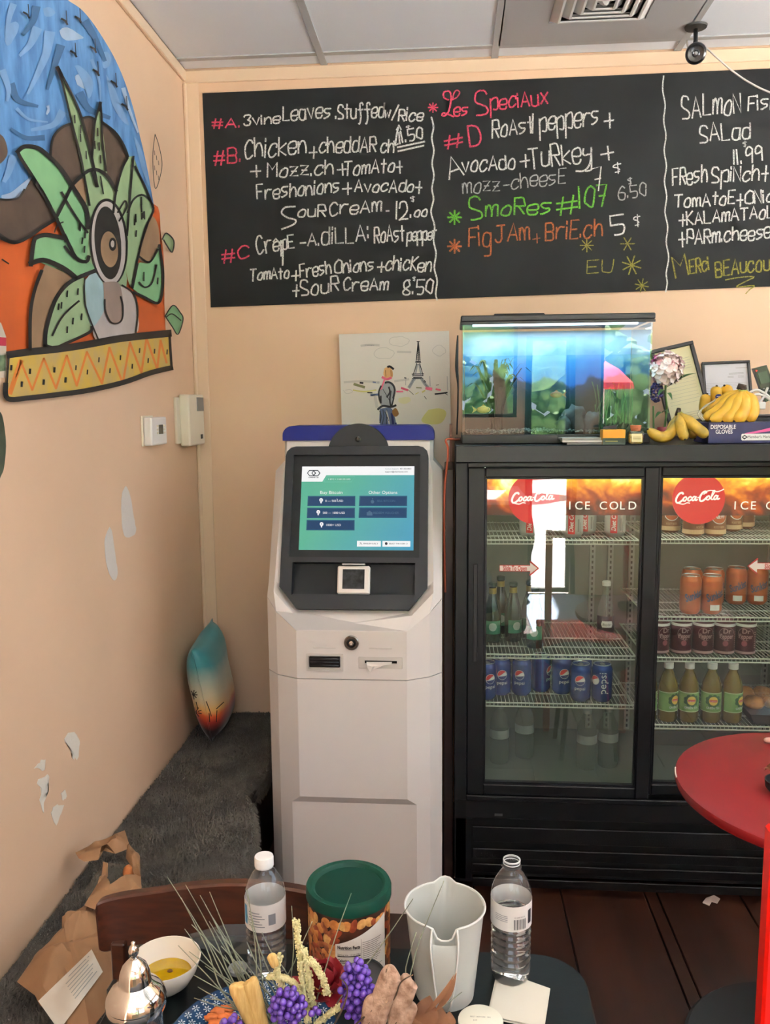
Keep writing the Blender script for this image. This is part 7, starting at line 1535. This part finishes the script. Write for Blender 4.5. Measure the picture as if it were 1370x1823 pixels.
# ================================================================ PAPER BAG on the bench
BG_ = thing('paper_bag', 'torn brown paper bread bag with a clear window and white label on the fur throw', 'bag', (-.80, 1.55, .38))
KR = mat('kraft_paper', '#8C6847', .8, var=.08, vs_=12, bump=.35, bs=22); LBP = mat('bag_label', '#D5CFC2', .6)
def sheet(outline, zf, seed, th_=.012, amp=.014, fq=28):
    """a crumpled two-sided paper form over an outline given in photo pixels on a height zf"""
    b = BM(); P = [Vector(p) for p in outline]; c = sum(P, Vector((0, 0)))/len(P); rings = []
    K_ = 6
    for k in range(K_+1):
        s = k/K_; row = []
        for i in range(len(P)*3):
            t = i/3; i0 = int(t) % len(P); f = t-int(t); e = P[i0].lerp(P[(i0+1) % len(P)], f); q = c + (e-c)*s; z = zf(q.x, q.y); p3 = onZ(q.x, q.y, z)
            nz = noise.noise(Vector((p3.x*fq+seed, p3.y*fq, 0)))*amp + abs(noise.noise(Vector((p3.x*fq*.5, p3.y*fq*.5+seed, 2))))*amp*1.2
            row.append((p3, nz*(1-s**6) + th_*(1-s**4)))
        rings.append(row)
    top = [[b.verts.new(p + Vector((0, 0, h))) for p, h in r] if k else [b.verts.new(r[0][0]+Vector((0, 0, r[0][1])))] for k, r in enumerate(rings)]
    n_ = len(rings[-1])
    for k in range(K_):
        for i in range(n_):
            j = (i+1) % n_
            if k == 0: b.faces.new((top[0][0], top[1][i], top[1][j]))
            else: b.faces.new((top[k][i], top[k+1][i], top[k+1][j], top[k][j]))
    bt = b.verts.new(rings[0][0][0] - Vector((0, 0, .004))); e = top[-1]
    for i in range(n_): b.faces.new((e[i], bt, e[(i+1) % n_]))
    return b
zf0 = lambda x, y: .40 + .0*(x)
body = [(30, 1748), (55, 1712), (62, 1700), (88, 1676), (112, 1664), (110, 1648), (122, 1634), (150, 1612), (168, 1602), (178, 1640), (200, 1690), (205, 1728), (188, 1800), (160, 1835), (120, 1835), (70, 1788), (62, 1772)]
obj('bag_body', sheet(body, lambda x, y: .415, 1, .035, .03, 16), KR, BG_, sm=28)
obj('bag_neck', sheet([(150, 1612), (172, 1575), (185, 1560), (192, 1588), (250, 1556), (252, 1582), (200, 1604), (176, 1622)], lambda x, y: .45, 2, .010, .02, 26), KR, BG_, sm=25)
obj('torn_strip', sheet([(134, 1518), (160, 1505), (200, 1488), (222, 1478), (229, 1500), (231, 1510), (205, 1520), (188, 1508), (170, 1522), (175, 1531), (150, 1534), (140, 1528)], lambda x, y: .46, 3, .008, .02, 30), KR, BG_, sm=25)
obj('torn_strip', sheet([(226, 1500), (249, 1524), (250, 1560), (238, 1556), (232, 1540), (224, 1528)], lambda x, y: .455, 4, .007, .015, 30), KR, BG_, sm=25)
obj('torn_strip', sheet([(184, 1534), (192, 1536), (192, 1560), (178, 1585), (168, 1592), (180, 1562)], lambda x, y: .45, 5, .005, .01, 30), KR, BG_, sm=25)
obj('bread_crust', sheet([(218, 1552), (232, 1546), (244, 1552), (230, 1562), (219, 1562)], lambda x, y: .445, 6, .012, .01, 40), mat('crust', '#A8622E', .7, var=.2, vs_=60), BG_, sm=True)
obj('clear_window', sheet([(150, 1585), (185, 1535), (235, 1540), (248, 1560), (190, 1600), (160, 1625)], lambda x, y: .425, 7, .010, .012, 30), mat('bag_window', '#8A8A80', .12, alpha=.22), BG_, sm=30)
bv = BVHTree.FromObject([o for o in BG_.children if o.name.startswith('bag_body')][0], bpy.context.evaluated_depsgraph_get())
def bagpt(x, y, off=.008):
    d = ray(x, y).normalized(); h = bv.ray_cast(CAM - chain_loc(BG_), d, 10); return (h[0] + chain_loc(BG_) - d*off) if h[0] is not None else onZ(x, y, .43)
b = BM(); cor = [(68, 1782), (163, 1690), (183, 1730), (105, 1835)]; g = []
for i in range(9):
    row = []
    for j in range(9):
        u, v = i/8, j/8; x = (cor[0][0]*(1-u)+cor[1][0]*u)*(1-v) + (cor[3][0]*(1-u)+cor[2][0]*u)*v; y = (cor[0][1]*(1-u)+cor[1][1]*u)*(1-v) + (cor[3][1]*(1-u)+cor[2][1]*u)*v; row.append(b.verts.new(bagpt(x, y)))
    g.append(row)
for i in range(8):
    for j in range(8): b.faces.new((g[i][j], g[i+1][j], g[i+1][j+1], g[i][j+1]))
lb_ = obj('bag_label', b, LBP, BG_, sm=True)
b = BM()
for k in range(7):
    v = .12+k*.11; P = []
    for u in (.45, .55, .65, .75, .85, .92-.03*(k % 3)): P.append(Vector(((cor[0][0]*(1-u)+cor[1][0]*u)*(1-v) + (cor[3][0]*(1-u)+cor[2][0]*u)*v, (cor[0][1]*(1-u)+cor[1][1]*u)*(1-v) + (cor[3][1]*(1-u)+cor[2][1]*u)*v)))
    ribbon(b, P, 1.4, lambda x, y: bagpt(x, y, .0105))
obj('label_print', b, mat('bag_ink', '#9AA09A', .7), lb_)
# ================================================================ RED TABLE, RED CHAIR, BLACK STOOL, LITTER
RT = thing('round_table', 'round bright red cafe table in front of the drinks cooler', 'table', (.806, 1.765, 0))
RM_ = mat('red_laminate', '#761014', .42, var=.06, vs_=8); RE = None
obj('tabletop', lathem([(0, .722), (.29, .722), (.303, .728), (.3065, .738), (.304, .748), (.300, .75), (0, .75)], (.806, 1.765, 0), 96), RM_, RT, sm=35)
obj('edge_chip', tube(BM(), [Vector((.806+.3045*cos(a), 1.765+.3045*sin(a), .747)) for a in [radians(163+k*2) for k in range(6)]], .0018, 6), mat('chip_white', '#D8CFC4', .7), RT)
obj('pedestal', lathem([(0, 0), (.2, 0), (.19, .015), (.03, .03), (.03, .70), (.1, .7215), (0, .7215)], (.806, 1.765, 0), 24), MATS['iron_black'], RT, sm=40)
bo = thing('black_bowl', 'black round dish at the right edge of the red table', 'bowl', tuple(onZ(1392, 1412, .7505)))
c_ = onZ(1392, 1412, .7505); obj('dish', lathem([(0, 0), (.024, 0), (.034, .012), (.036, .028), (.034, .028), (.030, .012), (0, .006)], c_, 28), BM_, bo, sm=40)
b = BM(); leaf(b, onZ(1354, 1369, .756), onZ(1378, 1380, .76), .004); leaf(b, onZ(1360, 1372, .756), onZ(1385, 1366, .765), .004); tag(obj('dried_sprig', b, LB), 'small dried brown sprig lying on the red table', 'leaf')
b = BM(); c_ = onZ(1372, 1318, .758); bmesh.ops.create_icosphere(b, subdivisions=2, radius=.014, matrix=Matrix.Translation(c_) @ Matrix.Diagonal((1.3, .8, .5, 1))); tag(obj('pink_item', b, mat('pale_pink', '#C99A8C', .6), sm=True), 'pale pink object at the right edge of the red table', 'object')
ch2 = thing('red_chair', 'bright red painted chair side at the lower right edge', 'chair', (.62, 1.2, 0))
xr_ = onY(1352, 1700, 1.15).x; RC = mat('red_paint', '#D01408', .35)
obj('side_panel', boxm((xr_, 1.13, 0), (xr_+.03, 1.16, .98), .004), RC, ch2); obj('side_panel', boxm((xr_+.36, 1.13, 0), (xr_+.39, 1.16, .98), .004), RC, ch2)
obj('back_rail', boxm((xr_+.0305, 1.135, .945), (xr_+.3595, 1.155, .978), .004), RC, ch2); obj('seat', boxm((xr_+.0005, .75, .42), (xr_+.39, 1.1295, .45), .006), RC, ch2)
for x in (xr_+.0005, xr_+.36): obj('leg', boxm((x, .76, 0), (x+.03, .79, .4195), .003), RC, ch2)
st2 = thing('stool', 'black round stool seat in the lower right corner', 'stool', (.615, 1.352, 0))
obj('seat', lathem([(0, .42), (.19, .42), (.2, .43), (.2, .443), (.193, .45), (0, .452)], (.615, 1.352, 0), 56), mat('stool_black', '#0E0F10', .55), st2, sm=40)
for k in range(4): a = pi/4+k*pi/2; obj('leg', tube(BM(), [(.615+.12*cos(a), 1.352+.12*sin(a), .4195), (.615+.17*cos(a), 1.352+.17*sin(a), 0)], .011, 8), MATS['iron_black'], st2, sm=True)
lt = obj('paper_scrap', poly(BM(), [onZ(x, y, .002) for x, y in ((1250, 1608), (1256, 1600), (1270, 1595), (1281, 1601), (1276, 1609), (1266, 1606), (1262, 1613))], (0, 0, .003)), mat('scrap_white', '#C9B8AE', .8)); tag(lt, 'small torn scrap of white paper on the dark floor', 'litter')
# ================================================================ OUTSIDE THE STREET FRONT (added out of view for light and reflections)
o = obj('street_pavement', boxm((-14, -30, -.3), (16, 12, -.08)), mat('pavement', '#DAD8D2', .9, var=.06, vs_=2)); o['kind'] = 'structure'
TRB = mat('bark', '#5A4A3C', .9); TL = mat('tree_leaves', '#3F6A38', .8, col2='#7FA060', vs_=2.5)
for i, (x, y, r, lab) in enumerate(((-2.6, -9.5, 1.15, 'street tree left of the red parasol, outside the window'), (.9, -11, 1.2, 'street tree in the middle outside the window'), (4.8, -10, 1.25, 'street tree right of the red parasol, outside the window'))):
    t = thing('street_tree', lab, 'tree', (x, y, -.05)); obj('trunk', tube(BM(), [(x, y, -.05), (x+.1, y, 1.2), (x, y, 2.4)], [.16, .12, .1], 8), TRB, t)
    b = BM()
    for k in range(6): rock(b, (x+math.cos(k*2.1)*r*.5, y+math.sin(k*2.1)*r*.4, 2.6+(k % 3)*.6), r*.62, i*7+k)
    obj('crown', b, TL, t)
t = thing('parasol', 'red parasol outside the shop window', 'parasol', (2.35, -8, -.05))
obj('pole', tube(BM(), [(2.35, -8, -.05), (2.35, -8, 2.2)], .03, 8), MATS['white_plastic'], t)
obj('canopy', lathem([(.46, 1.85), (.48, 1.76), (.46, 1.85), (.24, 2.06), (.0, 2.2)], (2.35, -8, 0), 8, cap0=False), mat('parasol_red', '#D8232C', .7), t)
HD = thing('hedge', 'long green hedge across the street outside', 'hedge', (1, -13, -.05)); b = BM()  # leaf bank added to hide far pavement from the aquarium glass
rh = random.Random(2)
for k in range(1400):
    bmesh.ops.create_icosphere(b, subdivisions=1, radius=rh.uniform(.12, .3), matrix=Matrix.Translation((rh.uniform(-9, 12), -14.8+rh.uniform(-.5, .5), rh.uniform(.0, 3.4)*(.5+.5*abs(sin(k))))))
obj('leaves', b, TL, HD, kind='stuff')
aw_ = obj('added_awning', poly(BM(), [(1.14, FY-.13, 2.74), (3.1, FY-.13, 2.74), (3.1, FY-1.75, 2.66), (1.14, FY-1.75, 2.66)], (0, 0, .03)), mat('awning_canvas', '#5A2A24', .8)); tag(aw_, 'dark red canvas slab added over the unseen street window to block sun', 'added_awning')  # canvas slab added out of view to keep sun off the floor
for x in (1.16, 3.07): obj('awning_arm', tube(BM(), [(x, FY-.14, 2.3), (x, FY-1.7, 2.65)], .012, 6), FRM, aw_)
# pale mat, white bounce surface and dark strips, added for bounce light and reflections
mt = obj('added_door_mat', boxm((.57, FY+.05, .001), (1.08, -.15, .012), .003), mat('mat_pale_blue', '#93A3B8', .85, bump=.3, bs=200)); tag(mt, 'large pale blue-grey mat added behind the camera for reflections and bounced light', 'mat')  # added mat, mirrored in the cooler glass and bouncing sun upward
ct = thing('counter', 'white serving counter under the street window behind the camera', 'counter', (.15, -1.2, 0))  # white surface added out of view, bounces sunlight up to the ceiling
obj('bounce_top', boxm((-.25, FY+.01, .87), (.55, -.72, .9), .004), mat('bounce_white', '#E8E6E2', .5), ct); obj('front_panel', boxm((-.23, -.8, 0), (.545, -.78, .8695)), mat('bounce_front', '#B8A88C', .6), ct); obj('side_panel', boxm((-.23, FY+.02, 0), (-.21, -.8005, .8695)), MATS['bounce_front'], ct); obj('side_panel', boxm((.525, FY+.02, 0), (.545, -.8005, .8695)), MATS['bounce_front'], ct)
DR = mat('drape_dark', '#15161A', .9)
for sx, lab in ((-1, 'dark strip added left of the street door to shape its reflection'), (1, 'dark strip added right of the street door to shape its reflection')):  # added dark strips that shape the doorway's outline in the cooler glass
    b = BM(); prof = [(0, .02), (.02, .3), (.05, .5), (.015, .75), (.01, 1.2), (.03, 2.1)]
    for k in range(4):
        pts = smooth([(.81+sx*(.19-p*(1-k*.2)), FY+.04+.01*(k % 2), z) for p, z in prof], 4); tube(b, pts, .018, 8)
    tag(obj('added_door_drape', b, DR, sm=True), lab, 'curtain')
